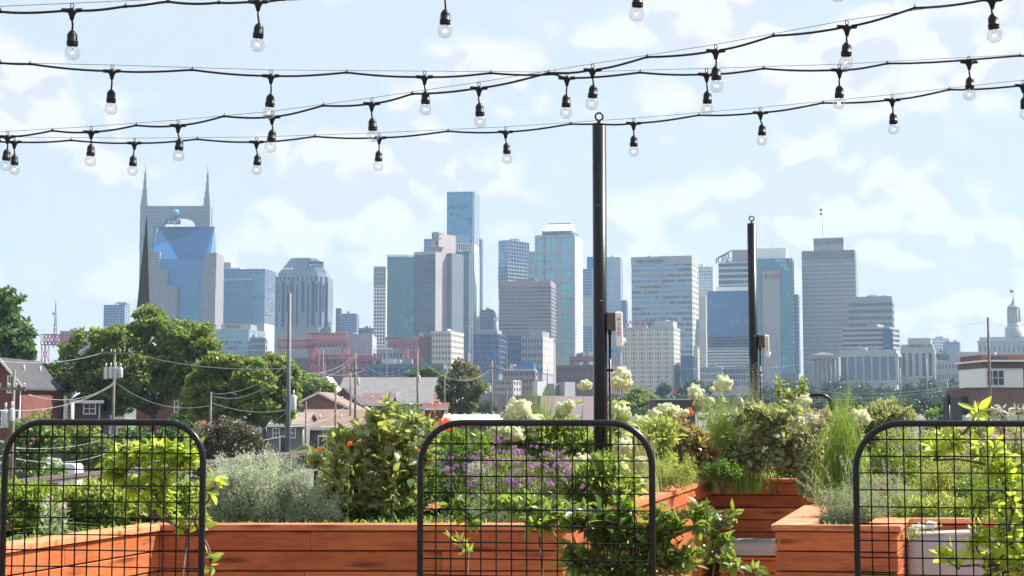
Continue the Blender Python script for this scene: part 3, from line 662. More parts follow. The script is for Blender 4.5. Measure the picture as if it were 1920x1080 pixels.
    # behind pole
    T = simple('glass_tower', 'two step blue glass tower half hidden behind the tall black pole', 1092, 1111, 1113, 504, 660, 1480, 5, 28, 1, 'metal', glass=('blue', 'teal', 'sky'), pier=.1, span=.14); T.block('upper_stage', 480, GL['blue'], f=(.45, 1.3, .2, 1)); T.grid('front', 556, 612, 8, 14, ST['white'], ('pale', 'sky'), pier=.2, span=.2, proud=.7); T.done()
    simple('glass_tower', 'pale silver glass tower just right of the tall black pole', 1126, 1164, 1168, 482, 660, 1540, 11, 36, 1, 'metal', 'metal', ('pale', 'sky', 'pale', 'blue'), None, 34, pier=.12, span=.16).done()
    simple('glass_tower', 'thin dark blue slab right of the silver glass tower', 1165, 1174, 1177, 563, 660, 1500, 3, 14, 1, 'slate', glass=('blue', 'deep')).done()
    # first horizon
    T = simple('office_tower', 'cream banded office slab with a bank name at its top left', 1185, 1298, 1310, 490, 706, 1230, 30, 21, 4, 'cream', 'stone', ('sky', 'grey', 'pale'), (2, 2, 1), 34, pier=.0, span=.50, proud=.4, sidekw=dict(bars=ST['cream'], glass=('grey', 'dark'), pier=.5, span=.45, nx=4), cat='skyscraper')
    T.block('parapet', 479, ST['stone'], e=.5, ybase=494); u = T.B - T.A; MB().obox(T.A + u * .476 + Vector((0, -.9, T.zb)), u * .018, (0, .8, 0), (0, 0, zp(480, 1230) - T.zb)).build('centre_pier', ST['stone'], T.root)
    T.sign('FIRST HORIZON', 1196, 492.5, 5.2, SG['navy'], 46, out=1.2); MB().lathe([(.01, 0), (1.9, 0), (1.9, .4)], 10, P(1191, 490, 1228)).build('round_emblem', SG['magenta'], T.root)
    for px in (1219, 1246): MB().box((px - 960) / F * 1240 - 1, (px - 960) / F * 1240 + 1, 1245, 1248, zp(480, 1230), zp(476, 1230)).build('roof_vent', ST['grey'], T.root)
    T.done()
    T = simple('office_tower', 'white stepped tower behind the right edge of the cream slab', 1308, 1338, 1341, 500, 700, 1500, 7, 34, 1, 'white', 'white', ('pale', 'sky', 'grey'), None, 30, pier=.35, span=.25); T.block('upper_block', 493, ST['white'], f=(.0, .4, .3, 1)); T.block('lower_block', 556, ST['cream'], f=(-.05, .6, -.5, .2)); T.done()
    # letters building
    T = simple('office_building', 'old cream office block with red rooftop letters behind the fire alarm', 1166, 1262, 1274, 614, 738, 1010, 19, 14, 4, 'cream', 'cream', ('dark', 'grey'), (3, 1), 30, pier=.5, span=.45, major=3, sidekw=dict(glass=('grey', 'pale'), gw=(1, 2)))
    T.block('cornice', 613, ST['stone'], e=.9, ybase=617); T.block('penthouse', 601, ST['stone'], ybase=614, f=(.6, .98, .2, .8)); T.block('tank_room', 597.5, ST['grey'], ybase=601.5, f=(.68, .84, .3, .7))
    for i, (ch, c) in enumerate(zip('WKDF', ('magenta', 'magenta', 'magenta', 'navy'))): T.sign(ch, (1174, 1191, 1204, 1217)[i], 613, 13, SG[c], (16, 12, 12, 10)[i], out=-1)
    T.done()
    simple('office_building', 'dark grey narrow block beside the old cream lettered block', 1276, 1299, 1303, 667, 716, 1000, 4, 2, 1, 'slate', glass=('deep',), pier=.15, span=.1).done()
    simple('office_building', 'slim tan pier shaped block between the cream slab and the blue building', 1300, 1307, 1310, 650, 722, 1020, 2, 12, 1, 'cream', glass=('grey',), pier=.5, span=.5).done()
    # striped with truss
    T = simple('office_tower', 'dark striped tower with an open sloping truss at its roof', 1349, 1405, 1412, 491, 640, 1400, 16, 14, 2, 'slate', 'metal', ('dark', 'deep', 'teal'), None, 36, pier=.06, span=.36, cat='skyscraper')
    u = T.B - T.A; T.block('roof_block', 468, ST['brown'], ybase=491, f=(.46, 1, 0, .9)); tr = MB(); a = T.A + Vector((0, 0, zp(491, 1400)))
    for dy in (0, 14):
        o = Vector((0, dy, 0)); tr.tube([a + o + Vector((0, 0, 5)), a + u * .47 + o + Vector((0, 0, zp(468, 1400) - zp(491, 1400)))], .7, 5); tr.tube([a + o + Vector((0, 0, .5)), a + o + Vector((0, 0, 5.4))], .7, 5)
        for k in (.15, .3): tr.tube([a + u * k + o, a + u * (k + .07) + o + Vector((0, 0, 5 + 7 * (k + .07) / .47))], .45, 5); tr.tube([a + u * (k + .14) + o, a + u * (k + .0) + o + Vector((0, 0, 5 + 7 * k / .47))], .45, 5)
    tr.build('roof_truss', ST['slate'], T.root); T.done()
    T = simple('office_building', 'mid height bright blue glass building with a white roof band', 1328, 1404, 1408, 545, 652, 1300, 20, 18, 1, 'metal', 'slate', ('blue', 'sky', 'blue'), None, 40, pier=.05, span=.12); T.block('roof_band', 536, ST['white'], ybase=545, f=(.2, 1, .2, .9)); T.grid('front', 630, 652, 20, 4, ST['slate'], ('dark',), pier=.05, span=.2, proud=.7); T.grid('front', 652, 692, 16, 7, ST['white'], ('grey', 'deep'), pier=.05, span=.45, proud=.9); T.done()
    # red lettered tower
    T = simple('office_tower', 'teal glass tower with a blank pale panel and three red letters', 1420, 1487, 1490, 484, 700, 1260, 13, 28, 1, 'slate', 'slate', ('teal', 'palegreen', 'grey'), None, 34, pier=.08, span=.14, cat='skyscraper')
    T.block('plant_room', 463.5, ST['white'], ybase=484, f=(.0, .84, .1, .8)); T.block('blank_panel', 507, ST['lilac'], f=(.17, .66, -.03, .0)); T.block('panel_frame', 503.5, ST['slate'], f=(.135, .695, -.024, .0))
    T.sign('UBS', 1443, 522, 9, SG['red'], 20, out=2)
    k = MB()
    for a in (-.5, 0, .5): c = P(1436.5, 517.5, 1257.5); d_ = Vector((math.sin(a), 0, math.cos(a))); k.tube([c - d_ * 2.2, c + d_ * 2.2], .32, 5); k.tube([c + d_ * 1.9 - Vector((.7, 0, 0)), c + d_ * 1.9 + Vector((.7, 0, 0))], .3, 5)
    k.tube([c - Vector((1.8, 0, 0)), c + Vector((1.8, 0, 0))], .3, 5); k.build('three_keys_emblem', SG['black'], T.root)
    MB().tube([P(1446, 463, 1270), P(1446, 457, 1270)], .25, 5).build('antenna', ST['grey'], T.root); T.done()
    simple('glass_tower', 'low blue glass slab tucked right of the red lettered tower', 1489, 1498, 1500, 552, 700, 1330, 3, 20, 1, 'metal', glass=('sky', 'teal', 'blue'), pier=.1, span=.14).done()
    # gridded tower with flags
    T = simple('office_tower', 'tall pale gridded tower with two flags on its roof mast', 1506, 1606, 1609.5, 486, 700, 1270, 34, 27, 2, 'stone', 'white', ('grey', 'dark', 'lit'), None, 36, pier=.42, span=.42, proud=.5, cat='skyscraper') if False else simple('office_tower', 'tall pale gridded tower with two flags on its roof mast', 1506, 1606, 1609.5, 486, 700, 1270, 34, 27, 2, 'stone', 'stone', ('grey', 'dark'), None, 36, pier=.40, span=.42, proud=.5, cat='skyscraper')
    T.block('crown_band', 468, ST['slate'], ybase=486.4); T.grid('front', 468.5, 486, 34, 1, ST['stone'], ('dark',), pier=.35, span=.06, proud=.8)
    pts = T.block('penthouse', 443, ST['stone'], ybase=468, f=(.22, .79, .15, .85)); T.grid('front', 445, 456, 18, 1, ST['stone'], ('dark', 'grey'), pier=.35, span=.06, pts=pts)
    m = MB().tube([P(1542, 444, 1285), P(1542, 390, 1285)], [.35, .15], 6).build('flag_mast', ST['white'], T.root)
    for y0, h, mm in ((391, 5, 'red'), (399, 4.5, 'red')):
        f = MB(); p = P(1541.5, y0, 1285); pts2 = []
        for i in range(5): pts2 += [p + Vector((-i * .55, .35 * math.sin(i * 1.6), 0)), p + Vector((-i * .55, .35 * math.sin(i * 1.6), -h * PX(1285)))]
        f.add(pts2, [(2 * i, 2 * i + 1, 2 * i + 3, 2 * i + 2) for i in range(4)]); fl = f.build('flag', SG[mm], m)
        MB().box(p.x - .9, p.x, p.y - .45, p.y - .42, p.z - 1.1, p.z).build('flag_canton', SG['navy'], T.root)
    T.done()
    simple('office_building', 'grey office block with strip windows right of the gridded tower', 1592, 1674, 1677, 555, 640, 1200, 26, 6, 1, 'grey', 'grey', ('dark', 'grey'), None, 36, pier=.25, span=.5, crown=9).done()
    T = simple('office_building', 'banded stone block with a dark arched bay at its right end', 1580, 1668, 1686, 613, 660, 1140, 24, 5, 2, 'stone', 'stone', ('dark', 'deep'), None, 30, pier=.06, span=.45, crown=1, roof=[(.5, .72, 606, 'grey')])
    u = T.B - T.A; a = T.A + u * .96 + Vector((0, -1.1, 0)); n = 8; pts = [(a.x - 4 * math.cos(math.pi * i / n), a.y, zp(625, 1140) + 4 * math.sin(math.pi * i / n)) for i in range(n + 1)]
    MB().add([(a.x - 4, a.y, T.zb)] + pts + [(a.x + 4, a.y, T.zb)], [tuple(range(n + 2, -1, -1))]).build('arched_bay', GL['deep'], T.root); T.done()
    T = simple('courthouse', 'stone courthouse with tall dark window bays between piers', 1574, 1680, 1690, 655, 718, 1080, 7, 1, 1, 'stone', 'stone', ('grey', 'dark'), None, 34, pier=.20, span=.18, proud=1.2, crown=8); T.done()
    # temple
    T = Tower('museum_building', 'small pink stone temple front with columns under the gridded tower', 'building', 1516, 1572, 1576, 1060, 26)
    T.block('wall', 668, ST['pink']); co = MB(); u = T.B - T.A
    for i in range(6): p = T.A + u * (.14 + .145 * i) + Vector((0, -1.4, 0)); MB().tube([(p.x, p.y, T.zb), (p.x, p.y, zp(672, 1060))], [.75, .6], 8).build('column', ST['pink'], T.root)
    T.block('entablature', 665, ST['pink'], ybase=671.5, f=(.05, .95, -.1, 0)); a, b = T.A + u * .1, T.A + u * .9
    MB().add([(a.x, a.y - 2.2, zp(665, 1060)), (b.x, b.y - 2.2, zp(665, 1060)), ((a.x + b.x) / 2, a.y - 2.2, zp(660, 1060)), (a.x, a.y + 5, zp(665, 1060)), (b.x, b.y + 5, zp(665, 1060)), ((a.x + b.x) / 2, a.y + 5, zp(660, 1060))], [(0, 1, 2), (5, 4, 3), (0, 2, 5, 3), (1, 4, 5, 2)]).build('pediment', ST['pink'], T.root)
    dk = MB()
    for i in range(5): p = T.A + u * (.19 + .145 * i); dk.box(p.x, p.x + u.x * .05, p.y - .08, p.y + .4, T.zb + 6, zp(676, 1060))
    dk.build('window_panes', GL['grey'], T.root, kind='stuff'); T.done()
    T = simple('courthouse', 'stone justice building with three tall slots and a raised roof block', 1688, 1750, 1753, 651, 712, 1100, 5, 1, 1, 'stone', 'stone', ('dark', 'grey'), None, 34, pier=.55, span=.24, proud=.8, crown=4, roof=[(.22, .92, 633, 'stone'), (.0, .98, 645, 'lilac')]); T.done()
    T = simple('classical_building', 'long low classical stone building left of the brick corner building', 1752, 1838, 1842, 676, 716, 1120, 14, 2, 1, 'lilac', 'lilac', ('grey', 'dark'), None, 30, pier=.5, span=.55); T.block('upper_hall', 659, ST['stone'], f=(.45, 1.3, .2, 1.2)); T.grid('front', 668, 700, 9, 1, ST['stone'], ('dark',), f=(.62, 1.2), pier=.55, span=.1, proud=.9); T.done()
    simple('office_building', 'pale far tower low on the hill behind the classical building', 1745, 1778, 1780, 634, 668, 1560, 9, 6, 1, 'white', glass=('pale', 'sky')).done()
    simple('office_building', 'small far grey block with square windows on the hill', 1768, 1798, 1800, 641, 668, 1500, 7, 4, 1, 'grey', glass=('sky', 'grey'), pier=.3, span=.4).done()
    # domeless capitol
    Yc = 1350; T = Tower('state_capitol', 'grey stone capitol with a round lantern tower and finial at the right edge', 'building', 1834, 1960, 1966, Yc, 40, zb=8)
    T.block('wall', 640, ST['stone']); T.block('green_roof', 630, ST['copper'], ybase=637, e=-1.5); T.block('cornice', 637, ST['stone'], e=1.0, ybase=640.5); T.grid('front', 645, 662, 14, 1, ST['stone'], ('grey', 'dark'), pier=.6, span=.3)
    c = Vector(((1915 - 960) / F * Yc, Yc + 18, 0)); q = PX(Yc)
    for r0, ya, yb, nm in ((8.5, 630, 612, 'tower_base'), (6.2, 612, 603, 'tower_drum'), (5.4, 603, 576, 'lantern'), (5.9, 576, 573, 'tower_cornice')):
        MB().lathe([(r0, zp(ya, Yc)), (r0 * .97, zp(yb, Yc)), (.05, zp(yb, Yc))], 16, c).build(nm, ST['stone'], T.root)
    for i in range(8): qq = i * math.pi / 4 + .2; p = c + Vector((5.7 * math.cos(qq), 5.7 * math.sin(qq), 0)); MB().tube([(p.x, p.y, zp(602, Yc)), (p.x, p.y, zp(577, Yc))], .55, 6).build('lantern_column', ST['stone'], T.root)
    MB().lathe([(6, zp(573, Yc)), (2.4, zp(567, Yc)), (.9, zp(560, Yc)), (.25, zp(553, Yc)), (.2, zp(540, Yc)), (.02, zp(539, Yc))], 12, c).build('lantern_roof', ST['grey'], T.root)
    MB().box(c.x - 3, c.x, c.y - .1, c.y + .1, zp(546, Yc), zp(541, Yc)).build('weather_vane', ST['slate'], T.root); T.done()
    # brick rows in front of downtown
    simple('brick_building', 'wide dark red brick warehouse between the tall pole and the bright faced block', 1044, 1110, 1165, 684, 740, 800, 16, 3, 14, 'darkbrick', glass=('dark', 'grey'), pier=.6, span=.6, d=30).done()
    simple('brick_building', 'upper dark red brick storey behind the wide brick warehouse', 1068, 1120, 1122, 668, 690, 880, 10, 1, 1, 'brick', glass=('dark',), pier=.6, span=.6).done()
    T = simple('brick_building', 'small cream and brick shop row below the blue roof box', 928, 960, 975, 712, 748, 560, 7, 3, 3, 'lilac', glass=('dark', 'grey'), pier=.5, span=.5, d=20); T.done()
    T = simple('brick_building', 'tan terrace house row with white trim near the grass tuft', 946, 1002, 1006, 694, 735, 640, 10, 3, 1, 'brown', glass=('dark', 'pale'), pier=.5, span=.5, d=20); T.block('blue_roof_box', 680, mat('blue_sheet', (.05, .13, .30), .6, .1), ybase=694, f=(.4, .98, .1, .7)); T.block('parapet', 692.5, ST['white'], e=.3, ybase=694.5); T.done()
    simple('low_building', 'flat tan brick shed above the middle trellis', 935, 1010, 1110, 742, 790, 330, 3, 1, 1, 'brown', glass=('dark',), pier=.9, span=.9, d=22).done()
    simple('low_building', 'blue steel barge like hall under the second red gantry', 690, 830, 836, 682, 712, 700, 12, 1, 1, 'slate', glass=('deep',), pier=.2, span=.5, d=40).done()
    # distant infill seen low between the towers
    simple('low_building', 'hazy grey low block filling the gap left of the white apartment tower', 672, 700, 701, 615, 660, 1550, 6, 4, 1, 'grey', glass=('grey',)).done()
    simple('low_building', 'hazy low block between the cream lettered block and the striped bands', 1312, 1352, 1356, 688, 725, 1060, 9, 3, 1, 'lilac', glass=('grey',)).done()
    simple('low_building', 'hazy low block under the bright blue glass building', 1352, 1424, 1428, 690, 725, 1080, 14, 3, 1, 'grey', glass=('dark', 'grey')).done()
city()
def gantry(label, x0, x1, ytop, ybot, Y, legs, beam=.30, group='red gantry frames along the river'):
    r = thing('gantry_frame', label, 'gantry', ((x0 - 960) / F * Y, Y, ground_z(0, Y)), group)
    zt, zb = zp(ytop, Y), zp(ytop + (ybot - ytop) * beam, Y); X = lambda px: (px - 960) / F * Y; rad = .24
    def truss(name, p0, p1, v, k):
        m = MB(); n = max(2, k); p0, p1, v = Vector(p0), Vector(p1), Vector(v)
        for dy in (0, 6):
            o = Vector((0, dy, 0)); m.tube([p0 + o, p1 + o], rad, 4); m.tube([p0 + v + o, p1 + v + o], rad, 4)
            for i in range(n):
                a = p0 + (p1 - p0) * (i / n) + o; b = p0 + (p1 - p0) * ((i + 1) / n) + o
                m.tube([a, b + v], rad * .7, 4); m.tube([a + v, b], rad * .7, 4); m.tube([a, a + v], rad * .6, 4)
        for i in range(n + 1):
            a = p0 + (p1 - p0) * (i / n); m.tube([a, a + Vector((0, 6, 0))], rad * .6, 4); m.tube([a + v, a + v + Vector((0, 6, 0))], rad * .6, 4)
        m.build(name, ST['redsteel'], r)
    truss('beam_truss', (X(x0), Y, zb), (X(x1), Y, zb), (0, 0, zt - zb), int((x1 - x0) / 7))
    for a, w in legs: truss('leg_truss', (X(a), Y, ground_z(0, Y)), (X(a) , Y, zb), (X(a + w) - X(a), 0, 0), 4)
    return r
gantry('red lattice gantry with a stepped beam in front of the lilac hall', 578, 652, 625, 706, 900, ((588, 9), (643, 9)))
gantry('shorter red lattice gantry left of the grey steel pole', 521, 590, 637, 706, 905, ((526, 6), (579, 6)), .22)
gantry('red lattice gantry with a dark hanging sign beside the brown box', 723, 784, 633, 712, 900, ((756, 8), (777, 6)), .22)
gantry('wide red lattice gantry left of the big leafy tree', 76, 146, 627, 700, 860, ((78, 8), (136, 8)), .26)
gantry('low red lattice fence truss below the stepped gantry', 604, 702, 666, 706, 880, ((604, 4), (650, 4), (697, 4)), .26)
def masts():
    r = thing('crane', 'white tower crane with a raised jib between dark glass buildings', 'crane', P(930, 640, 1400)); m = MB()
    m.tube([P(931, 640, 1400), P(931, 592, 1400)], 1.0, 6); m.build('mast', ST['white'], r); MB().tube([P(934, 598, 1400), P(927, 579, 1400)], [.9, .4], 5).build('jib', ST['white'], r); MB().obox(P(926, 601, 1399), (4, 0, 0), (0, 3, 0), (0, 0, 2.6)).build('cab', ST['white'], r)
    r = thing('radio_mast', 'dark lattice radio mast above the wide red gantry', 'radio mast', P(103, 640, 1000)); Y = 1000
    m = MB(); c = P(103, 630, Y)
    zt, zb = zp(567, Y), zp(630, Y) - 8
    for a in range(3):
        q = a * 2.094; m.tube([(c.x + 1.7 * math.cos(q), Y + 1.7 * math.sin(q), zb), (c.x + .15 * math.cos(q), Y + .15 * math.sin(q), zt)], .22, 4)
        q2 = q + 2.094
        for i in range(9):
            f0, f1 = i / 9, (i + 1) / 9; r0, r1 = 1.7 - 1.55 * f0, 1.7 - 1.55 * f1
            m.tube([(c.x + r0 * math.cos(q), Y + r0 * math.sin(q), zb + (zt - zb) * f0), (c.x + r1 * math.cos(q2), Y + r1 * math.sin(q2), zb + (zt - zb) * f1)], .14, 4)
    m.build('lattice', ST['slate'], r); MB().tube([(c.x, Y, zt - 1), (c.x, Y, zt + 2.5)], .12, 4).build('antenna', ST['slate'], r)
    MB().tube([(c.x - 1, Y - 1, zp(590, Y)), (c.x - 1, Y - 1, zp(586, Y))], .8, 8).build('dish', ST['slate'], r)
masts()
def church():
    Y = 330; X = lambda px: (px - 960) / F * Y
    r = thing('church', 'black needle steeple with a gold finial rising over a white church gable', 'church', (X(270), Y, ground_z(0, Y)))
    cx = X(270); hw = 12 * PX(Y)
    MB().prism([(cx - hw, Y - hw), (cx + hw, Y - hw), (cx + hw, Y + hw), (cx - hw, Y + hw)], zp(578, Y), zp(405, Y), top=[(cx - .05, Y - .05), (cx + .05, Y - .05), (cx + .05, Y + .05), (cx - .05, Y + .05)]).build('steeple', mat('black_slate_roof', (.045, .042, .044), .7, .2, 2), r)
    MB().lathe([(.02, 0), (.16, .2), (.02, .4), (.04, .6), (.02, 1.1)], 6, (cx, Y, zp(406, Y))).build('finial', mat('gold_leaf', (.5, .3, .08), .35, 0, metal=.7), r)
    MB().box(cx - hw * 1.15, cx + hw * 1.15, Y - hw * 1.15, Y + hw * 1.15, ground_z(0, Y), zp(579, Y)).build('tower', M['white'], r)
    a = hw * 1.3; z0, z1 = zp(584, Y), zp(571, Y)
    MB().add([(cx - a, Y - a, z0), (cx + a, Y - a, z0), (cx, Y - a, z1), (cx - a, Y + a, z0), (cx + a, Y + a, z0), (cx, Y + a, z1)], [(0, 1, 2), (5, 4, 3), (0, 2, 5, 3), (1, 4, 5, 2)]).build('gable', M['white'], r)
    MB().box(X(276), X(330), Y + 2, Y + 16, ground_z(0, Y), zp(640, Y)).build('nave', M['white'], r)
church()
# ------------------------------------------------------------------ trees
LF = {}
LF['tree'] = leaf_mat('leaf_tree', [(0.058, 0.104, 0.026), (0.098, 0.156, 0.037), (0.156, 0.202, 0.052), (0.208, 0.202, 0.078)], (.34, .44, .07), .42)
LF['treedark'] = leaf_mat('leaf_dark_tree', [(0.048, 0.098, 0.029), (0.081, 0.146, 0.040), (0.138, 0.212, 0.057)], (.14, .24, .05), .35)
LF['treerust'] = leaf_mat('leaf_rusty_tree', [(0.078, 0.109, 0.039), (0.140, 0.133, 0.062), (0.218, 0.133, 0.078)], (.26, .28, .08), .35)
LF['far'] = leaf_mat('leaf_far_tree', [(0.030, 0.055, 0.025), (0.045, 0.075, 0.030)], (.08, .14, .05), .25)
LF['bright'] = leaf_mat('leaf_bright_bush', [(.08, .15, .03), (.13, .2, .045), (.17, .23, .07)], (.3, .42, .08), .4)
LF['brush'] = leaf_mat('leaf_brown_brush', [(.055, .055, .03), (.10, .09, .055), (.15, .13, .085)], (.16, .14, .07), .25)
ORDT = ['behind the near pole', 'below the red banner', 'under the two lime heads', 'left of the feather grass plumes', 'behind the feather grass', 'right of the far pole', 'behind the far trellis', 'left of the tall bright grass', 'behind the tall bright grass', 'left of the loose tipped grass', 'behind the loose tipped grass', 'left of the clipped hedge', 'beside the short black post light', 'left of the near pole', 'behind the upright grass tuft', 'right of the reddish tree', 'above the large cream heads']
def make_tree(name, label, cat, lobes, Y, trunk, leaf, n, ls, group=None, depth=.8, zb=None, limbs=True, tw=None):
    """lobes: (px, py, rx, ry) in picture pixels at distance Y; trunk: picture column of the foot."""
    q = PX(Y); tx = (trunk - 960) / F * Y; z0 = ground_z(tx, Y) if zb is None else zb
    r = thing(name, label, cat, (tx, Y, z0), group)
    L = []
    if cat == 'bush':
        gy = 760 - (z0 - EYE) / q; lo = max(p[1] + p[3] * .5 for p in lobes); xs = [p[0] - p[2] * .6 for p in lobes] + [p[0] + p[2] * .6 for p in lobes]
        if gy > lo + 6: lobes = lobes + [((min(xs) + max(xs)) / 2 + dx, (lo + gy) / 2 - 2, (max(xs) - min(xs)) * .36, (gy - lo) / 2 + 4) for dx in (-(max(xs) - min(xs)) * .2, (max(xs) - min(xs)) * .2)]
    for px, py, rx, ry in lobes:
        c = P(px, py, Y); L.append((np.array([c.x, Y + random.uniform(-.35, .35) * rx * q, c.z]), np.array([rx * q, max(rx, ry) * q * depth, ry * q])))
    if limbs:
        H = max(c[2] + s_[2] for c, s_ in L) - z0; w = tw or H * .022; m = MB()
        low = min(c[2] for c, s_ in L); fork = Vector((tx + random.uniform(-.02, .02) * H, Y, z0 + (low - z0) * .75))
        m.tube([(tx, Y, z0 - .2), (tx + .01 * H, Y, z0 + (low - z0) * .35), fork], [w * 1.25, w, w * .8], 8)
        for c, s_ in L:
            e = Vector(c); mid = fork.lerp(e, .5) + Vector((random.uniform(-1, 1), random.uniform(-1, 1), random.uniform(0, 1))) * H * .02
            m.tube([fork, mid, e], [w * .6, w * .38, w * .12], 5)
            for k in range(4):
                d = Vector(in_ball(1, .6)[0] * s_) * .85; m.tube([mid.lerp(e, .3 + k * .2), e + d * .6, e + d], [w * .2, w * .12, w * .04], 4)
        m.build('trunk', M['bark'], r)
    tot = sum(s_[0] * s_[2] for c, s_ in L); V = []; D = []
    for c, s_ in L:
        k = max(8, int(46 * (s_[0] * s_[2] / tot) * len(L) / 3 + 10))
        cl = c + in_ball(k, .45) * s_; m_ = max(4, int(n * s_[0] * s_[2] / tot / k))
        for cc in cl:
            rr = s_.mean() * random.uniform(.20, .36); o = in_ball(m_) * np.array([rr, rr, rr * .72])
            V.append(cc + o); D.append(unit(o + RNG.normal(size=(m_, 3)) * rr * .6) + np.array([0, 0, -.25]))
    V = np.concatenate(V); D = np.concatenate(D)
    v, f = leaves(V, D, ls * RNG.uniform(.7, 1.3, len(V)), ls * .62 * RNG.uniform(.7, 1.3, len(V)), .2)
    v = v - np.array(r.location); leaf_part('crown', v, f, leaf, r, True); return r
make_tree('leafy_tree', 'largest spreading green tree in front of the twin spired tower', 'tree',
          [(130, 695, 44, 36), (170, 652, 46, 34), (225, 632, 48, 34), (272, 604, 36, 30), (295, 640, 50, 36), (350, 628, 48, 32), (385, 650, 32, 34), (330, 690, 60, 44), (250, 700, 64, 50), (190, 710, 48, 40), (360, 715, 46, 36), (300, 735, 50, 28), (215, 750, 46, 26)], 130, 293, LF['tree'], 26000, .42, 'leafy trees among the houses')
make_tree('leafy_tree', 'rounded dark green tree with a forked trunk just left of the grey steel pole', 'tree',
          [(408, 692, 42, 28), (455, 690, 40, 28), (500, 690, 38, 26), (535, 700, 26, 28), (430, 735, 52, 36), (490, 738, 48, 40), (535, 745, 26, 30), (385, 735, 32, 36), (470, 770, 34, 22), (415, 768, 36, 22), (522, 772, 32, 18), (370, 765, 26, 22)], 112, 497, LF['tree'], 24000, .36, 'leafy trees among the houses')
make_tree('leafy_tree', 'tall pointed green tree cut by the picture edge above the brick gable house', 'tree', [(-10, 610, 44, 50), (18, 575, 26, 34), (28, 625, 30, 36), (20, 655, 40, 26), (-5, 560, 26, 20), (52, 660, 18, 12)], 165, 2, LF['treedark'], 9000, .55, 'leafy trees among the houses')
make_tree('leafy_tree', 'reddish green tree standing alone before the grey hall roof', 'tree', [(862, 697, 34, 20), (845, 725, 30, 26), (885, 722, 26, 28), (862, 752, 36, 22), (838, 752, 18, 18)], 200, 862, LF['treerust'], 7000, .5, 'leafy trees among the houses')
make_tree('leafy_tree', 'small pale green tree between the steel pole and the white dormer', 'tree', [(585, 722, 30, 20), (565, 705, 14, 10), (612, 730, 20, 14), (575, 745, 26, 16)], 190, 588, LF['bright'], 3500, .45, 'leafy trees among the houses')
make_tree('leafy_tree', 'small dark round tree on the far side of the grey hall roof', 'tree', [(800, 702, 24, 10), (780, 704, 16, 8), (820, 703, 14, 9)], 330, 800, LF['treedark'], 1500, .8, 'leafy trees among the houses')
make_tree('leafy_tree', 'hazy mid green tree below the cream lettered block', 'tree', [(1200, 745, 26, 18), (1182, 752, 16, 18), (1218, 755, 18, 16), (1198, 765, 30, 14)], 300, 1200, LF['tree'], 3500, .6, 'leafy trees among the houses')
make_tree('leafy_tree', 'small dark teal tree beside the red banner below the cream block', 'tree', [(1248, 728, 13, 9), (1240, 734, 10, 8)], 640, 1248, LF['far'], 900, 1.3, 'leafy trees among the houses')
make_tree('leafy_tree', 'dark tree clump behind the two pale flower heads by the second pole', 'tree', [(1300, 725, 20, 14), (1282, 732, 12, 10), (1330, 728, 14, 10)], 680, 1300, LF['far'], 1200, 1.3, 'leafy trees among the houses')
for i, (px, py, rx, ry, Y, lab) in enumerate([
    (1440, 735, 24, 14, 760, 'low hazy tree right of the second pole below the lettered tower'), (1478, 728, 22, 18, 730, 'hazy tree under the low blue glass slab'), (1515, 735, 20, 14, 800, 'hazy tree at the foot of the small temple front'),
    (1566, 728, 24, 20, 720, 'rounded hazy tree right of the temple columns'), (1612, 734, 28, 18, 740, 'broad hazy tree below the courthouse bays'), (1655, 738, 24, 14, 760, 'low hazy tree under the right courthouse bay'),
    (1700, 734, 22, 16, 720, 'hazy tree below the three slot justice building'), (1742, 730, 26, 20, 720, 'tall hazy tree right of the justice building'), (1790, 730, 24, 18, 740, 'hazy tree below the long classical building'),
    (1588, 752, 30, 12, 650, 'flat dark tree strip behind the tall grass tuft'), (1680, 755, 34, 12, 650, 'flat dark tree strip behind the second grass tuft'), (1760, 752, 34, 12, 640, 'flat dark tree strip left of the brick corner building'), (1470, 752, 40, 10, 650, 'flat dark tree strip behind the far trellis'),
    (1826, 738, 18, 12, 760, 'last hazy tree before the brick corner building'), (1765, 651 + 15, 14, 8, 1300, 'dark tree on the hill above the classical building')]):
    make_tree('riverside_tree', lab, 'tree', [(px, py, rx, ry), (px - rx * .5, py + ry * .4, rx * .6, ry * .7), (px + rx * .5, py + ry * .4, rx * .6, ry * .7)], Y, px, LF['far'], 1100, 1.5, 'hazy trees along the river', limbs=True)
for i, (px, py, rx, ry, Y, lf) in enumerate([(1150, 752, 24, 12, 420, 'tree'), (1235, 756, 26, 10, 430, 'treedark'), (1275, 752, 22, 12, 400, 'tree'), (1330, 754, 30, 12, 420, 'treedark'), (1385, 752, 30, 14, 400, 'tree'), (1430, 757, 30, 12, 380, 'treedark'), (1480, 762, 34, 12, 330, 'tree'), (1535, 762, 34, 12, 340, 'treedark'), (1590, 764, 34, 12, 320, 'tree'), (1640, 762, 32, 13, 340, 'treedark'), (1690, 764, 32, 13, 320, 'tree'), (1735, 760, 28, 14, 330, 'treedark'), (1790, 760, 28, 14, 330, 'tree'), (1095, 756, 20, 9, 420, 'treedark'), (1040, 756, 20, 9, 410, 'tree'), (905, 760, 24, 10, 420, 'treedark'), (965, 758, 24, 10, 410, 'tree')]):
    make_tree('street_tree', ('dark' if lf == 'treedark' else 'lighter green') + ' low street tree before the river ' + ORDT[i], 'tree', [(px, py, rx, ry), (px - rx * .5, py + ry * .5, rx * .6, ry * .8), (px + rx * .5, py + ry * .5, rx * .6, ry * .8)], Y, px, LF['far'], 1700, .75, 'low street trees before the river', limbs=True)
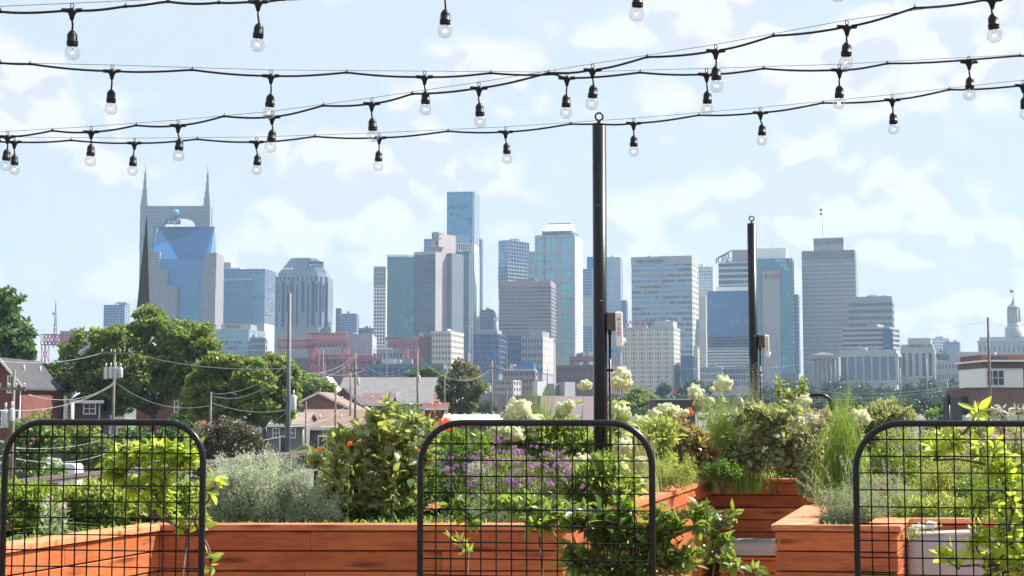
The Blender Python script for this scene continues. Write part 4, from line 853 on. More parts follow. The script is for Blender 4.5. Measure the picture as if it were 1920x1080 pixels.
# shrubs and brush in the street below
for lobes, Y, col, lf, n, ls, lab, nm in [
    ([(70, 800, 40, 28), (40, 835, 34, 26), (95, 830, 30, 24)], 72, 66, 'bright', 4200, .26, 'pale green street bush behind the left end of the left trellis', 'street_bush'),
    ([(150, 810, 36, 26), (175, 840, 34, 28), (135, 845, 28, 24)], 84, 152, 'tree', 4200, .28, 'mid green street bush under the transformer pole', 'street_bush'),
    ([(250, 830, 44, 34), (300, 850, 40, 34), (215, 855, 34, 26), (330, 815, 30, 26)], 92, 262, 'treedark', 6500, .3, 'dense dark green street bush behind the trellis vine', 'street_bush'),
    ([(415, 805, 30, 24), (440, 815, 40, 26), (475, 840, 26, 30), (380, 820, 24, 26), (460, 832, 36, 30), (385, 835, 30, 26), (425, 845, 50, 24)], 74, 424, 'brush', 6500, .2, 'brown bare looking thicket right of the left trellis', 'thicket'),
    ([(345, 795, 26, 22), (360, 770, 22, 16)], 118, 350, 'treedark', 2600, .3, 'dark bush between the big tree and the brown thicket', 'street_bush'),
    ([(758, 772, 30, 20), (740, 780, 20, 16), (780, 785, 22, 14)], 120, 758, 'bright', 2400, .28, 'round light green bush behind the broad leaved shrub', 'street_bush'),
    ([(600, 852, 36, 12), (570, 845, 22, 10)], 120, 590, 'bright', 1600, .25, 'low green weeds below the parked cars', 'street_bush'),
    ([(1768, 772, 30, 10), (1745, 778, 18, 8), (1790, 774, 16, 12)], 150, 1768, 'bright', 2400, .3, 'clipped yellow green hedge left of the brick corner building', 'hedge'),
    ([(1605, 772, 60, 10), (1660, 774, 40, 10)], 120, 1630, 'tree', 2400, .3, 'low rough hedge behind the tall grass tufts', 'hedge')]:
    make_tree(nm, lab, 'bush', lobes, Y, col, LF[lf], n, ls, 'bushes in the street below', limbs=True, tw=.06)
# ------------------------------------------------------------------ houses
HM = {}
for k, c in dict(rosebrick=(.19, .085, .075), redbrick=(.155, .05, .045), darkwall=(.085, .075, .085), tanroof=(.25, .185, .155), brownroof=(.20, .135, .105), greyroof=(.15, .145, .15), slateroof=(.05, .05, .058), cream=(.60, .56, .48), mauvebrick=(.15, .095, .09), greywall=(.17, .16, .15)).items():
    HM[k] = mat('house_' + k, c, .85, .14, .8, bump=.2, bscale=6)
WG = glass_mat('house_window_glass', (.05, .07, .09), .1)
def window(parent, x0, x1, z0, z1, y, trim, nx=2, nz=2):
    fr = MB(); t = .09
    fr.box(x0 - t, x1 + t, y - .09, y - .01, z0 - t, z0); fr.box(x0 - t, x1 + t, y - .09, y - .01, z1, z1 + t); fr.box(x0 - t, x0, y - .09, y - .01, z0, z1); fr.box(x1, x1 + t, y - .09, y - .01, z0, z1)
    for i in range(1, nx): xx = x0 + (x1 - x0) * i / nx; fr.box(xx - .03, xx + .03, y - .08, y - .03, z0, z1)
    for j in range(1, nz): zz = z0 + (z1 - z0) * j / nz; fr.box(x0, x1, y - .075, y - .032, zz - .03, zz + .03)
    f = fr.build('window', trim, parent); MB().box(x0, x1, y - .03, y - .005, z0, z1).build('pane', WG, f)
def gable_house(name, label, x0, x1, y0, d, zb, ze, zr, wall, roof, axis='y', wins=(), trim=None, over=.35, chim=None):
    """Box house; axis y: ridge runs away from the viewer (gable faces us), axis x: ridge runs across."""
    r = thing(name, label, 'house', (x0, y0, zb)); y1 = y0 + d; xm, ym = (x0 + x1) / 2, (y0 + y1) / 2
    b = MB()
    if axis == 'y':
        pf = [(x0, ze), (xm, zr), (x1, ze)]
        b.add([(x0, y0, zb), (x1, y0, zb), (x1, y0, ze), (xm, y0, zr), (x0, y0, ze), (x0, y1, zb), (x1, y1, zb), (x1, y1, ze), (xm, y1, zr), (x0, y1, ze)], [(0, 1, 2, 3, 4), (9, 8, 7, 6, 5), (1, 6, 7, 2), (5, 0, 4, 9)])
    else:
        b.add([(x0, y0, zb), (x1, y0, zb), (x1, y0, ze), (x0, y0, ze), (x0, y1, zb), (x1, y1, zb), (x1, y1, ze), (x0, y1, ze), (x0, ym, zr), (x1, ym, zr)], [(0, 1, 2, 3), (7, 6, 5, 4), (1, 5, 6, 9, 2), (4, 0, 3, 8, 7)])
    b.build('wall', wall, r)
    R_ = MB(); t = .16
    if axis == 'y':
        s = (zr - ze) / (xm - x0)
        for sg, xe in ((-1, x0 - over), (1, x1 + over)):
            zl = ze - over * s; R_.add([(xe, y0 - over, zl), (xm, y0 - over, zr), (xm, y1 + over, zr), (xe, y1 + over, zl), (xe, y0 - over, zl + t), (xm, y0 - over, zr + t), (xm, y1 + over, zr + t), (xe, y1 + over, zl + t)], [(0, 1, 2, 3), (7, 6, 5, 4), (0, 4, 5, 1), (1, 5, 6, 2), (2, 6, 7, 3), (3, 7, 4, 0)])
    else:
        s = (zr - ze) / (ym - y0)
        for ye in (y0 - over, y1 + over):
            zl = ze - over * s; R_.add([(x0 - over, ye, zl), (x1 + over, ye, zl), (x1 + over, ym, zr), (x0 - over, ym, zr), (x0 - over, ye, zl + t), (x1 + over, ye, zl + t), (x1 + over, ym, zr + t), (x0 - over, ym, zr + t)], [(0, 1, 2, 3), (7, 6, 5, 4), (0, 4, 5, 1), (1, 5, 6, 2), (2, 6, 7, 3), (3, 7, 4, 0)])
    ro = R_.build('roof', roof, r)
    if axis == 'y':
        bb = MB()
        for sg, xe in ((-1, x0 - over), (1, x1 + over)): zl = ze - over * s; bb.add([(xe, y0 - over - .05, zl - .12), (xm, y0 - over - .05, zr - .1), (xm, y0 - over - .05, zr + .18), (xe, y0 - over - .05, zl + .14), (xe, y0 - over - .003, zl - .12), (xm, y0 - over - .003, zr - .1), (xm, y0 - over - .003, zr + .18), (xe, y0 - over - .003, zl + .14)], [(0, 1, 2, 3), (7, 6, 5, 4), (0, 4, 5, 1), (2, 6, 7, 3)])
        bb.build('bargeboard', trim or M['white'], r)
    else: MB().box(x0 - over, x1 + over, y0 - over - .08, y0 - over - .003, ze - over * s - .12, ze - over * s + .14).build('gutter', trim or M['white'], r)
    for w in wins: window(r, *w, y0, trim or M['white'])
    dx = x0 + (x1 - x0) * .36; df = MB().box(dx - .06, dx + 1.0, y0 - .07, y0 - .012, zb + .1, zb + 2.25).build('door', trim or M['white'], r); MB().box(dx + .08, dx + .86, y0 - .09, y0 - .072, zb + .2, zb + 2.1).build('door_panel', HM['slateroof'], df)
    MB().tube([(x1 - .1, y0 - .12, ze - .1), (x1 - .1, y0 - .12, zb + .1)], .05, 6).build('downpipe', trim or M['white'], r)
    for k in range(2):
        f_ = .3 + .38 * k
        if axis == 'x': vx, vy, vz = x0 + (x1 - x0) * f_, y0 + d * .25, ze + (zr - ze) * .5
        else: vx, vy, vz = x0 + (x1 - x0) * .72, y0 + d * f_, ze + (zr - ze) * .56
        MB().tube([(vx, vy, vz - .1), (vx, vy, vz + .55)], .09, 6).build('roof_vent', M['greybox'], ro)
    if chim:
        cx, cy, zt = chim; MB().box(cx - .4, cx + .4, cy - .35, cy + .35, ze, zt).build('chimney', HM['mauvebrick'], ro)
    return r
def hx(px, Y): return (px - 960) / F * Y
def houses():
    Y = 118; gable_house('brick_house', 'red brick house with a steep dark gable at the left edge', hx(-40, Y), hx(44, Y), Y, 11, -3.5, zp(722, Y), zp(674, Y), HM['redbrick'], HM['slateroof'], 'y', [(hx(18, Y), hx(26, Y), zp(735, Y), zp(706, Y)), (hx(2, Y), hx(12, Y), zp(800, Y), zp(770, Y)), (hx(28, Y), hx(38, Y), zp(800, Y), zp(770, Y))], M['white'])
    Y = 136; gable_house('grey_house', 'dark grey house with a tan roof and tan trimmed window', hx(34, Y), hx(107, Y), Y, 12, -3.5, zp(726, Y), zp(690, Y), HM['darkwall'], HM['tanroof'], 'x', [(hx(67, Y), hx(82, Y), zp(766, Y), zp(732, Y))], HM['tanroof'], chim=(hx(70, Y), Y + 6, zp(680, Y)))
    Y = 140; gable_house('white_house', 'narrow white sided house wing beside the dark grey house', hx(108, Y), hx(140, Y), Y, 9, -3.5, zp(736, Y), zp(712, Y), M['offwhite'], HM['greyroof'], 'x', [(hx(115, Y), hx(120, Y), zp(768, Y), zp(740, Y)), (hx(130, Y), hx(135, Y), zp(768, Y), zp(740, Y))])
    Y = 128; gable_house('grey_house', 'low dark house with a white window under the big leafy tree', hx(142, Y), hx(192, Y), Y, 8, -3.5, zp(752, Y), zp(735, Y), HM['darkwall'], HM['slateroof'], 'x', [(hx(161, Y), hx(181, Y), zp(775, Y), zp(757, Y))])
    Y = 168; gable_house('red_house', 'red walled house with a pale grey roof behind the big trunk', hx(258, Y), hx(372, Y), Y, 12, -3.9, zp(744, Y), zp(716, Y), HM['redbrick'], HM['greyroof'], 'x', [(hx(276, Y), hx(290, Y), zp(772, Y), zp(752, Y)), (hx(330, Y), hx(342, Y), zp(772, Y), zp(752, Y))])
    Y = 165; gable_house('white_bungalow', 'small white bungalow with a pale grey roof behind the forked tree', hx(440, Y), hx(498, Y), Y, 9, -3.9, zp(790, Y), zp(776, Y), M['offwhite'], HM['greyroof'], 'x', [(hx(450, Y), hx(458, Y), zp(806, Y), zp(795, Y))])
    Y = 155; gable_house('bungalow', 'tan roofed bungalow right behind the grey steel pole', hx(502, Y), hx(572, Y), Y, 10, -3.9, zp(797, Y), zp(776, Y), HM['greywall'], HM['tanroof'], 'x', [(hx(515, Y), hx(525, Y), zp(820, Y), zp(804, Y)), (hx(545, Y), hx(555, Y), zp(820, Y), zp(804, Y))])
    Y = 175; gable_house('brick_house', 'long brown roofed brick house sloping down to the right of the steel pole', hx(535, Y), hx(662, Y), Y, 13, -4.2, zp(768, Y), zp(737, Y), HM['mauvebrick'], HM['brownroof'], 'y', [(hx(580, Y), hx(590, Y), zp(790, Y), zp(772, Y)), (hx(612, Y), hx(622, Y), zp(790, Y), zp(772, Y))], HM['cream'], chim=(hx(587, Y), Y + 4, zp(728, Y)))
    Y = 160; gable_house('brown_house', 'low house with a wide flat brown roof above the parked cars', hx(560, Y), hx(668, Y), Y, 16, -3.9, zp(803, Y), zp(770, Y + 8), HM['mauvebrick'], HM['brownroof'], 'x', [(hx(608, Y), hx(618, Y), zp(818, Y), zp(808, Y))])
    Y = 200; gable_house('brown_house', 'brown gabled house front with an attic window among the wooden poles', hx(618, Y), hx(672, Y), Y, 10, -4.6, zp(756, Y), zp(729, Y), HM['brownroof'], HM['slateroof'], 'y', [(hx(640, Y), hx(648, Y), zp(749, Y), zp(739, Y))], HM['brownroof'])
    Y = 215; gable_house('brown_house', 'dark red hip roofed house in front of the grey hall', hx(680, Y), hx(732, Y), Y, 9, -4.8, zp(758, Y), zp(739, Y), HM['mauvebrick'], HM['mauvebrick'], 'x')
    Y = 255; gable_house('long_hall', 'very long grey roofed hall across the middle distance', hx(628, Y), hx(836, Y), Y, 34, -5.5, zp(758, Y), zp(709, Y + 17), HM['cream'], HM['greyroof'], 'x', [(hx(760, Y), hx(766, Y), zp(768, Y), zp(761, Y))], HM['mauvebrick'])
    r = list(COL.objects)[-1]
    Y = 230; gable_house('white_house', 'small white dormer fronted house left of the grey hall', hx(598, Y), hx(628, Y), Y, 7, -5, zp(728, Y), zp(708, Y), M['white'], M['offwhite'], 'y')
    Y = 185; gable_house('red_shed', 'bright red shed end by the wooden pole', hx(797, Y), hx(836, Y), Y, 6, -4.4, zp(766, Y), zp(757, Y), HM['redbrick'], HM['redbrick'], 'x')
    Y = 190; gable_house('grey_house', 'pale roofed low house below the second leafy tree', hx(372, Y), hx(440, Y), Y, 9, -4.4, zp(790, Y), zp(776, Y), HM['greywall'], HM['greyroof'], 'x')
    Y = 150; gable_house('low_shed', 'long white roofed shed behind the middle trellis flowers', hx(835, Y), hx(950, Y), Y, 10, -4, zp(790, Y), zp(781, Y), HM['mauvebrick'], M['offwhite'], 'x')
    # corner building on the right
    Y = 150; r = thing('corner_building', 'white and brick corner building with black framed window at the right edge', 'building', (hx(1847, Y), Y, -4))
    MB().box(hx(1847, Y), hx(1917, Y), Y, Y + 9, zp(727, Y), zp(690, Y)).build('wall', M['white'], r)
    MB().box(hx(1917, Y) + .01, hx(2000, Y), Y + .25, Y + 9, -4, zp(677, Y)).build('brick_wall', HM['redbrick'], r)
    MB().box(hx(1846, Y), hx(1919, Y), Y - .25, Y + 9.2, zp(690, Y) + .003, zp(678.5, Y)).build('brick_band', HM['mauvebrick'], r)
    MB().box(hx(1843, Y), hx(2000, Y), Y - .6, Y + 9.5, zp(678.4, Y), zp(675, Y)).build('roof_slab', M['white'], r)
    MB().box(hx(1850, Y), hx(2000, Y), Y + 2, Y + 9, zp(674.8, Y), zp(664, Y)).build('rear_parapet', HM['rosebrick'], r)
    window(r, hx(1849, Y), hx(1880, Y), zp(722, Y), zp(695, Y), Y, M['white'], 3, 2)
    w = MB()
    for i in range(5): w.box(hx(1862 + 8 * i, Y), hx(1868 + 8 * i, Y), Y + 1.9, Y + 1.97, zp(674, Y), zp(669, Y))
    w.build('clerestory_pane', WG, r, kind='stuff')
    Y = 140; r = thing('brick_building', 'plain purple brown brick box in front of the white corner building', 'building', (hx(1808, Y), Y, -4))
    MB().box(hx(1818, Y), hx(2000, Y), Y, Y + 8, -4, zp(728, Y)).build('wall', HM['mauvebrick'], r)
    MB().box(hx(1818, Y) - .1, hx(2000, Y), Y - .1, Y + 8, zp(728, Y) + .003, zp(726.6, Y)).build('coping', M['darkwire'], r)
    MB().box(hx(1806, Y), hx(1817.5, Y), Y + 1, Y + 7, -4, zp(744, Y)).build('side_wing', HM['slateroof'], r); MB().box(hx(1800, Y), hx(2000, Y), Y - 1.6, Y - .12, -4, zp(778, Y)).build('front_canopy', M['greybox'], r)
    Y = 120; r = thing('dark_shed', 'dark flat roofed shed with a pale edge below the cream lettered block', 'building', (hx(1229, Y), Y, -4))
    MB().box(hx(1230, Y), hx(1300, Y), Y, Y + 6, -4, zp(750, Y)).build('wall', HM['slateroof'], r); MB().box(hx(1228, Y), hx(1302, Y), Y - .1, Y + 6.1, zp(750, Y) + .003, zp(748, Y)).build('roof_edge', M['greybox'], r)
    r = thing('banner', 'small red street banner below the cream lettered block', 'banner', (hx(1263, 560), 560, ground_z(0, 560)))
    MB().tube([(hx(1260, 560), 560, ground_z(0, 560)), (hx(1260, 560), 560, zp(727, 560))], .12, 5).build('pole', M['steel'], r); MB().box(hx(1260.4, 560), hx(1266, 560), 559.95, 560.05, zp(742, 560), zp(728, 560)).build('cloth', SG['red'], r)
houses()
# ------------------------------------------------------------------ cars
TG = mat('car_glass', (.02, .03, .035), .08, 0); TY = mat('tyre', (.02, .02, .02), .85, 0); RM = mat('wheel_rim', (.5, .5, .52), .35, 0, metal=.6); LT = mat('lamp_lens', (.7, .7, .68), .2, 0); TL = mat('tail_lamp', (.4, .02, .02), .3, 0)
def car(name, label, cat, x, y, rz, paint, kind='car', group='cars parked in the street below'):
    z = ground_z(x, y) + (.02 if y > 100 else .006)
    r = thing(name, label, cat, (x, y, z), group, rz)
    if kind == 'van': prof = [(-2.2, .35), (-2.25, .8), (-2.2, 1.75), (-2.05, 1.9), (.75, 1.92), (1.1, 1.85), (1.65, 1.15), (2.2, .98), (2.3, .7), (2.28, .35)]; cab = [(.35, 1.15), (.42, 1.72), (.95, 1.72), (1.42, 1.15)]; W_ = .9
    elif kind == 'suv': prof = [(-2.2, .4), (-2.25, .95), (-2.1, 1.5), (-1.9, 1.68), (.3, 1.7), (.7, 1.6), (1.2, 1.1), (2.1, .98), (2.25, .75), (2.22, .4)]; cab = [(-1.95, 1.08), (-1.8, 1.55), (.45, 1.56), (.95, 1.08)]; W_ = .92
    else: prof = [(-2.15, .35), (-2.2, .85), (-1.75, .98), (-1.1, 1.38), (-.2, 1.45), (.45, 1.38), (1.1, .95), (2.0, .82), (2.2, .6), (2.18, .35)]; cab = [(-1.55, .98), (-1.05, 1.3), (.38, 1.31), (.92, .98)]; W_ = .88
    n = len(prof); m = MB(); vs = []
    for sgn in (-1, 1):
        for px_, pz in prof: vs.append((px_, sgn * (W_ - .0 if pz < 1.05 else W_ - .16 * min(1, (pz - 1.05) / .5)), pz))
    m.add(vs, [tuple(range(n)), tuple(range(2 * n - 1, n - 1, -1))] + [(i, n + i, n + (i + 1) % n, (i + 1) % n) for i in range(n)], 0, False); m.build('body', paint, r, True)
    for sgn in (-1, 1):
        g = MB(); yy = lambda pz: sgn * (W_ + .012 - .16 * min(1, max(0, pz - 1.05) / .5)); g.add([(a, yy(b), b) for a, b in cab], [(0, 1, 2, 3) if sgn < 0 else (3, 2, 1, 0)]); g.build('side_window', TG, r, True)
    ws = [(k, prof[k], prof[k + 1]) for k in range(n - 1) if prof[k][0] > 0 and abs(prof[k][1] - prof[k + 1][1]) > .3 and prof[k][1] > 1.1]
    if ws:
        _, a, b = ws[0]; d = .02; MB().add([(a[0] * .92 + b[0] * .08 + d, -W_ + .22, a[1] * .92 + b[1] * .08 + d), (a[0] * .92 + b[0] * .08 + d, W_ - .22, a[1] * .92 + b[1] * .08 + d), (a[0] * .1 + b[0] * .9 + d, W_ - .12, a[1] * .1 + b[1] * .9 + d), (a[0] * .1 + b[0] * .9 + d, -W_ + .12, a[1] * .1 + b[1] * .9 + d)], [(0, 1, 2, 3)]).build('windscreen', TG, r, True)
    MB().add([(-2.06 if kind != 'car' else -1.2, -W_ + .2, 1.52 if kind != 'car' else 1.34), (-2.06 if kind != 'car' else -1.2, W_ - .2, 1.52 if kind != 'car' else 1.34), (-2.25 if kind != 'car' else -1.76, W_ - .12, 1.05), (-2.25 if kind != 'car' else -1.76, -W_ + .12, 1.05)], [(3, 2, 1, 0)]).build('rear_window', TG, r, True)
    for wx in (-1.35, 1.35):
        for sgn in (-1, 1):
            t = MB(); t.tube([(wx, sgn * (W_ - .2), .33), (wx, sgn * (W_ + .02), .33)], .33, 14); w = t.build('wheel', TY, r, True); MB().tube([(wx, sgn * (W_ + .02), .33), (wx, sgn * (W_ + .035), .33)], .2, 10).build('rim', RM, w, True)
    for sgn in (-1, 1):
        MB().obox((2.14, sgn * (W_ - .32) - .16, .62), (.12, 0, 0), (0, .32, 0), (0, 0, .13)).build('headlight', LT, r, True); MB().obox((-2.27, sgn * (W_ - .2) - .12, .8), (.1, 0, 0), (0, .24, 0), (0, 0, .2)).build('tail_light', TL, r, True)
    return r
PA = {k: mat('paint_' + k, c, .25, 0, spec=.6) for k, c in dict(white=(.75, .75, .75), silver=(.45, .46, .48), blue=(.03, .10, .30), dark=(.03, .032, .036), red=(.35, .03, .04), grey=(.2, .21, .22)).items()}
def cars():
    p = G(72, 934, -3.5); car('delivery_van', 'white delivery van on the street behind the left trellis', 'van', p.x, p.y, math.pi, PA['white'], 'van')
    p = G(22, 926, -3.5); car('parked_car', 'blue car in front of the white van at the left edge', 'car', p.x, p.y - 2.5, math.pi, PA['blue'])
    p = G(170, 922, -3.5); car('parked_car', 'silver car behind the black rail post', 'car', p.x, p.y + 3, .25, PA['silver'])
    p = G(226, 915, -3.5); car('parked_car', 'grey car mostly hidden by the trellis vine', 'car', p.x, p.y + 2, .1, PA['grey'])
    p = G(62, 886, -3.5); car('pickup', 'silver car parked on the far side of the grey board fence', 'car', p.x, p.y, 0.1, PA['silver'], 'suv')
    p = G(20, 888, -3.5); car('parked_car', 'pale car at the left edge beyond the grey board fence', 'car', p.x, p.y, 3.0, PA['white'])
    p = G(110, 884, -3.5); car('parked_car', 'black car beyond the grey board fence', 'car', p.x, p.y, .2, PA['dark'])
    for px, py, col, kd, rz, lab in ((556, 838, 'silver', 'suv', -1.4, 'silver car nearest the grey steel pole'), (583, 836, 'dark', 'suv', -1.5, 'dark parked car second from the grey steel pole'), (605, 838, 'white', 'suv', -1.4, 'white parked car right of the dark one'), (628, 834, 'grey', 'car', -1.2, 'grey parked car left of the broad leaved shrub'), (650, 838, 'silver', 'car', -.3, 'silver parked car half behind the broad leaved shrub'), (535, 848, 'silver', 'car', .3, 'pale car behind the foot of the grey steel pole'), (640, 826, 'white', 'suv', -.8, 'white car in the back row above the shrub')):
        p = G(px, py, -3.85); car('parked_car', lab, 'car', p.x, p.y, rz, PA[col], kd)
cars()
def fences():
    y = 84; r = thing('board_fence', 'grey weathered board fence beyond the street at the left', 'fence', (hx(-20, y), y, -3.5)); b = None
    me = MB().box(0, .27, -.02, .02, .03, 1.7).mesh('fence_board', M['polewood'])
    for i in range(26):
        o = bpy.data.objects.new('fence_board', me); o.location = (i * .29, random.uniform(-.01, .01), random.uniform(0, .05)); own(o, r, True)
    MB().box(0, 7.5, .03, .1, .5, .6).build('rail', M['polewood'], r, True)
    y = 83; r = thing('board_fence', 'pale tan board fence behind the white van', 'fence', (hx(103, y), y, -3.4))
    me = MB().box(0, .2, -.02, .02, .03, 1.5).mesh('fence_board', HM['cream'])
    for i in range(9):
        o = bpy.data.objects.new('fence_board', me); o.location = (i * .215, random.uniform(-.01, .01), random.uniform(0, .04)); own(o, r, True)
    MB().box(0, 1.9, .03, .1, .5, .6).build('rail', HM['cream'], r, True)
fences()
# ------------------------------------------------------------------ utility poles and wires
def util_pole(label, px, ytop, Y, wpx, m='polewood', arms=(), boxes=(), lean=0, zb=None, top=.8, group='utility poles'):
    q = PX(Y); x = hx(px, Y); zb = ground_z(x, Y) if zb is None else zb; zt = zp(ytop, Y)
    r = thing('utility_pole', label, 'utility pole', (x, Y, zb), group)
    MB().tube([(x, Y, zb), (x + lean * q, Y, zt)], [wpx * q / 2, wpx * q / 2 * top], 10).build('pole', M[m], r)
    for ya, a, b in arms:
        z = zp(ya, Y); A = MB().box(hx(a, Y), hx(b, Y), Y - .17 - wpx * q / 2, Y - .05 - wpx * q / 2, z - .06, z + .06).build('crossarm', M['polewood'] if m == 'polewood' else M['steel'], r)
        for k in range(4):
            xx = hx(a + (b - a) * (.06 + .29 * k), Y); MB().lathe([(.02, .06), (.05, .09), (.03, .14), (.06, .17), (.04, .24), (.0, .25)], 6, (xx, Y - .11 - wpx * q / 2, z)).build('insulator', M['greybox'], A)
    for x0, x1, y0, y1 in boxes:
        cx, rr = hx((x0 + x1) / 2, Y), (x1 - x0) / 2 * q
        bx = MB().lathe([(.02, 0), (rr * .92, 0), (rr, .04), (rr, (y1 - y0) * q - .04), (rr * .85, (y1 - y0) * q), (.02, (y1 - y0) * q + .03)], 12, (cx, Y - wpx * q / 2 - rr - .05, zp(y1, Y))).build('transformer', M['greybox'], r)
        MB().tube([(cx, Y - wpx * q / 2 - rr - .05, zp(y0, Y)), (cx, Y - wpx * q / 2 - rr - .05, zp(y0, Y) + .3)], .05, 6).build('bushing', M['greybox'], bx)
    return r
util_pole('tall grey steel pole with a transformer, nearest the forked tree', 542, 550, 78, 10.5, 'steel', boxes=((548, 559, 742, 770),), top=.62)
util_pole('wooden pole carrying a wide bank of pale transformers', 215, 655, 92, 6, arms=((662, 190, 248),), boxes=((198, 206, 690, 711), (207, 215, 689, 710), (216, 224, 689, 710), (225, 234, 690, 709)))
util_pole('wooden pole with two tall grey transformers at the left edge', 28, 693, 62, 7, arms=((729, 2, 54),), boxes=((12, 24, 768, 802), (25, 34, 766, 790)))
util_pole('thin bare pole standing in the brown thicket', 397, 735, 80, 5)
util_pole('wooden pole right of the grey steel pole, tallest of the pair by the gable', 667, 662, 150, 5, arms=((694, 650, 683),), boxes=((670, 676, 709, 722),))
util_pole('thin wooden pole left of the pair by the gable house', 658, 698, 165, 4)
util_pole('short dark pole in front of the wide brown roof', 630, 722, 130, 4)
util_pole('leaning wooden pole before the long grey hall', 786, 664, 150, 5, lean=-4, boxes=((783, 789, 704, 716),))
util_pole('wooden pole right of the reddish green tree', 922, 676, 170, 5, arms=((690, 910, 934),), boxes=((916, 921, 724, 736),))
util_pole('thin dark pole above the tan brick shed', 951, 730, 160, 2.5)
util_pole('weathered wooden pole in front of the corner building', 1854, 595, 118, 5.5)
util_pole('pale far pole behind the tall grass tuft', 1686, 690, 420, 4, 'steel')
util_pole('pale far pole left of the clipped hedge', 1736, 672, 430, 4, 'steel')
util_pole('short far pole under the long classical building', 1774, 715, 420, 3.5, 'steel')
util_pole('slim pale pole below the stepped gantry', 606, 655, 260, 2.5, 'steel')
util_pole('slim dark pole in front of the dark slate parapet', 497, 640, 300, 2.5, 'steel')
util_pole('slim pole below the second red gantry', 725, 640, 300, 2.5, 'steel')
util_pole('short wooden pole by the white bungalow', 430, 762, 140, 3.5)
util_pole('thin wooden pole behind the orange flower spike', 834, 700, 190, 3)
util_pole('short wooden stub pole in front of the tan roofed bungalow', 575, 752, 140, 3)
def wire(pts_a, pts_b, sag, r, group_label, m='wire', n=14):
    a, b = P(*pts_a), P(*pts_b); mb = MB(); pts = []
    for i in range(n + 1):
        t = i / n; p = a.lerp(b, t); p.z -= sag * 4 * t * (1 - t); pts.append(p)
    mb.tube(pts, r, 4); o = mb.build('overhead_wire', M[m]); tag(o, group_label, 'wire', 'overhead wires between the poles'); return o
WIRES = [((0, 677, 70), (190, 662, 92), .3, 'pale wire from the left edge to the transformer bank arm'), ((248, 662, 92), (542, 690, 78), .4, 'wire from the transformer bank arm to the grey steel pole'),
    ((215, 716, 92), (54, 740, 62), .6, 'low wire from the transformer bank to the left edge pole'), ((215, 716, 92), (397, 760, 80), .7, 'low wire from the transformer bank to the thin bare pole'),
    ((0, 770, 60), (215, 720, 92), .5, 'wire sagging below the transformer bank'), ((542, 680, 78), (397, 738, 80), .5, 'upper white wire from the steel pole to the thin bare pole'), ((542, 690, 78), (397, 742, 80), .7, 'second white wire from the steel pole to the thin bare pole'),
    ((397, 755, 80), (542, 768, 78), .3, 'flat wire joining the thin bare pole to the steel pole'), ((667, 664, 150), (575, 700, 120), .6, 'upper white wire running left from the tallest gable pole'), ((667, 668, 150), (560, 706, 110), .9, 'second white wire running left from the tallest gable pole'), ((683, 694, 150), (600, 698, 130), .4, 'wire at the arm of the tallest gable pole'),
    ((786, 662, 150), (680, 680, 165), 1.6, 'upper white wire running left from the leaning pole'), ((800, 666, 150), (690, 690, 165), 1.4, 'second white wire running left from the leaning pole'), ((786, 730, 150), (667, 745, 150), 1.0, 'low wire between the leaning pole and the tallest gable pole'),
    ((922, 690, 170), (786, 668, 150), 2.0, 'wire from the leaning pole to the pole by the reddish tree'), ((934, 690, 170), (834, 704, 190), .9, 'short wire left of the pole by the reddish tree'), ((934, 684, 170), (850, 706, 190), 1.1, 'second short wire left of the pole by the reddish tree'),
    ((667, 740, 150), (542, 800, 78), .8, 'wire falling from the gable pole to the steel pole'), ((750, 735, 120), (600, 800, 90), .8, 'wire falling across the wide brown roof'), ((397, 790, 80), (200, 850, 60), .7, 'wire falling from the thin bare pole behind the trellis'), ((397, 800, 80), (210, 862, 60), .8, 'second wire falling from the thin bare pole behind the trellis'),
    ((30, 840, 55), (215, 815, 92), .3, 'wire rising behind the left trellis top'), ((30, 860, 55), (240, 830, 80), .5, 'lower wire rising behind the left trellis'), ((397, 830, 80), (540, 770, 78), .5, 'wire crossing the brown thicket upward'), ((340, 820, 75), (520, 820, 85), .3, 'flat wire crossing the brown thicket'),
    ((0, 540, 400), (640, 612, 420), 2, 'faint high wire across the left sky'), ((0, 565, 380), (190, 600, 400), 1, 'upper faint wire above the red gantry'), ((0, 580, 380), (190, 602, 400), 1, 'lower faint wire above the red gantry'),
    ((1680, 612, 420), (1854, 602, 118), 1, 'faint wire left of the weathered pole'), ((1854, 602, 118), (1960, 612, 100), .3, 'faint wire right of the weathered pole'), ((1440, 704, 300), (1854, 715, 118), 2.2, 'faint wire over the hazy riverside trees'), ((1420, 738, 260), (1854, 720, 118), 1.2, 'lower pale wire over the hazy riverside trees'), ((1440, 690, 330), (1690, 640, 420), 1, 'thin wire in front of the courthouse')]
for a, b, s_, lab in WIRES: wire(a, b, s_, max(.011, .16 * PX((a[2] + b[2]) / 2) * (.55 if max(a[2], b[2]) > 200 else 1.15)), lab)
def lamps():
    for px, py, Y, lab in ((730, 700, 300, 'thin street lamp arm below the red gantry'), (745, 708, 300, 'second thin street lamp arm below the red gantry')): pass
    Y = 24; r = thing('post_light', 'short black post light standing before the clipped hedge', 'lamp', (hx(1777, Y), Y, -.4))
    MB().tube([(hx(1777, Y), Y, -.4), (hx(1777, Y), Y, zp(758, Y))], .012, 8).build('stake', M['black'], r); MB().tube([(hx(1777, Y), Y, zp(759, Y)), (hx(1777, Y), Y, zp(756, Y)), (hx(1777, Y), Y, zp(741, Y)), (hx(1777, Y), Y, zp(739, Y))], [.016, .025, .026, .018], 10).build('lantern', M['black'], r)
lamps()
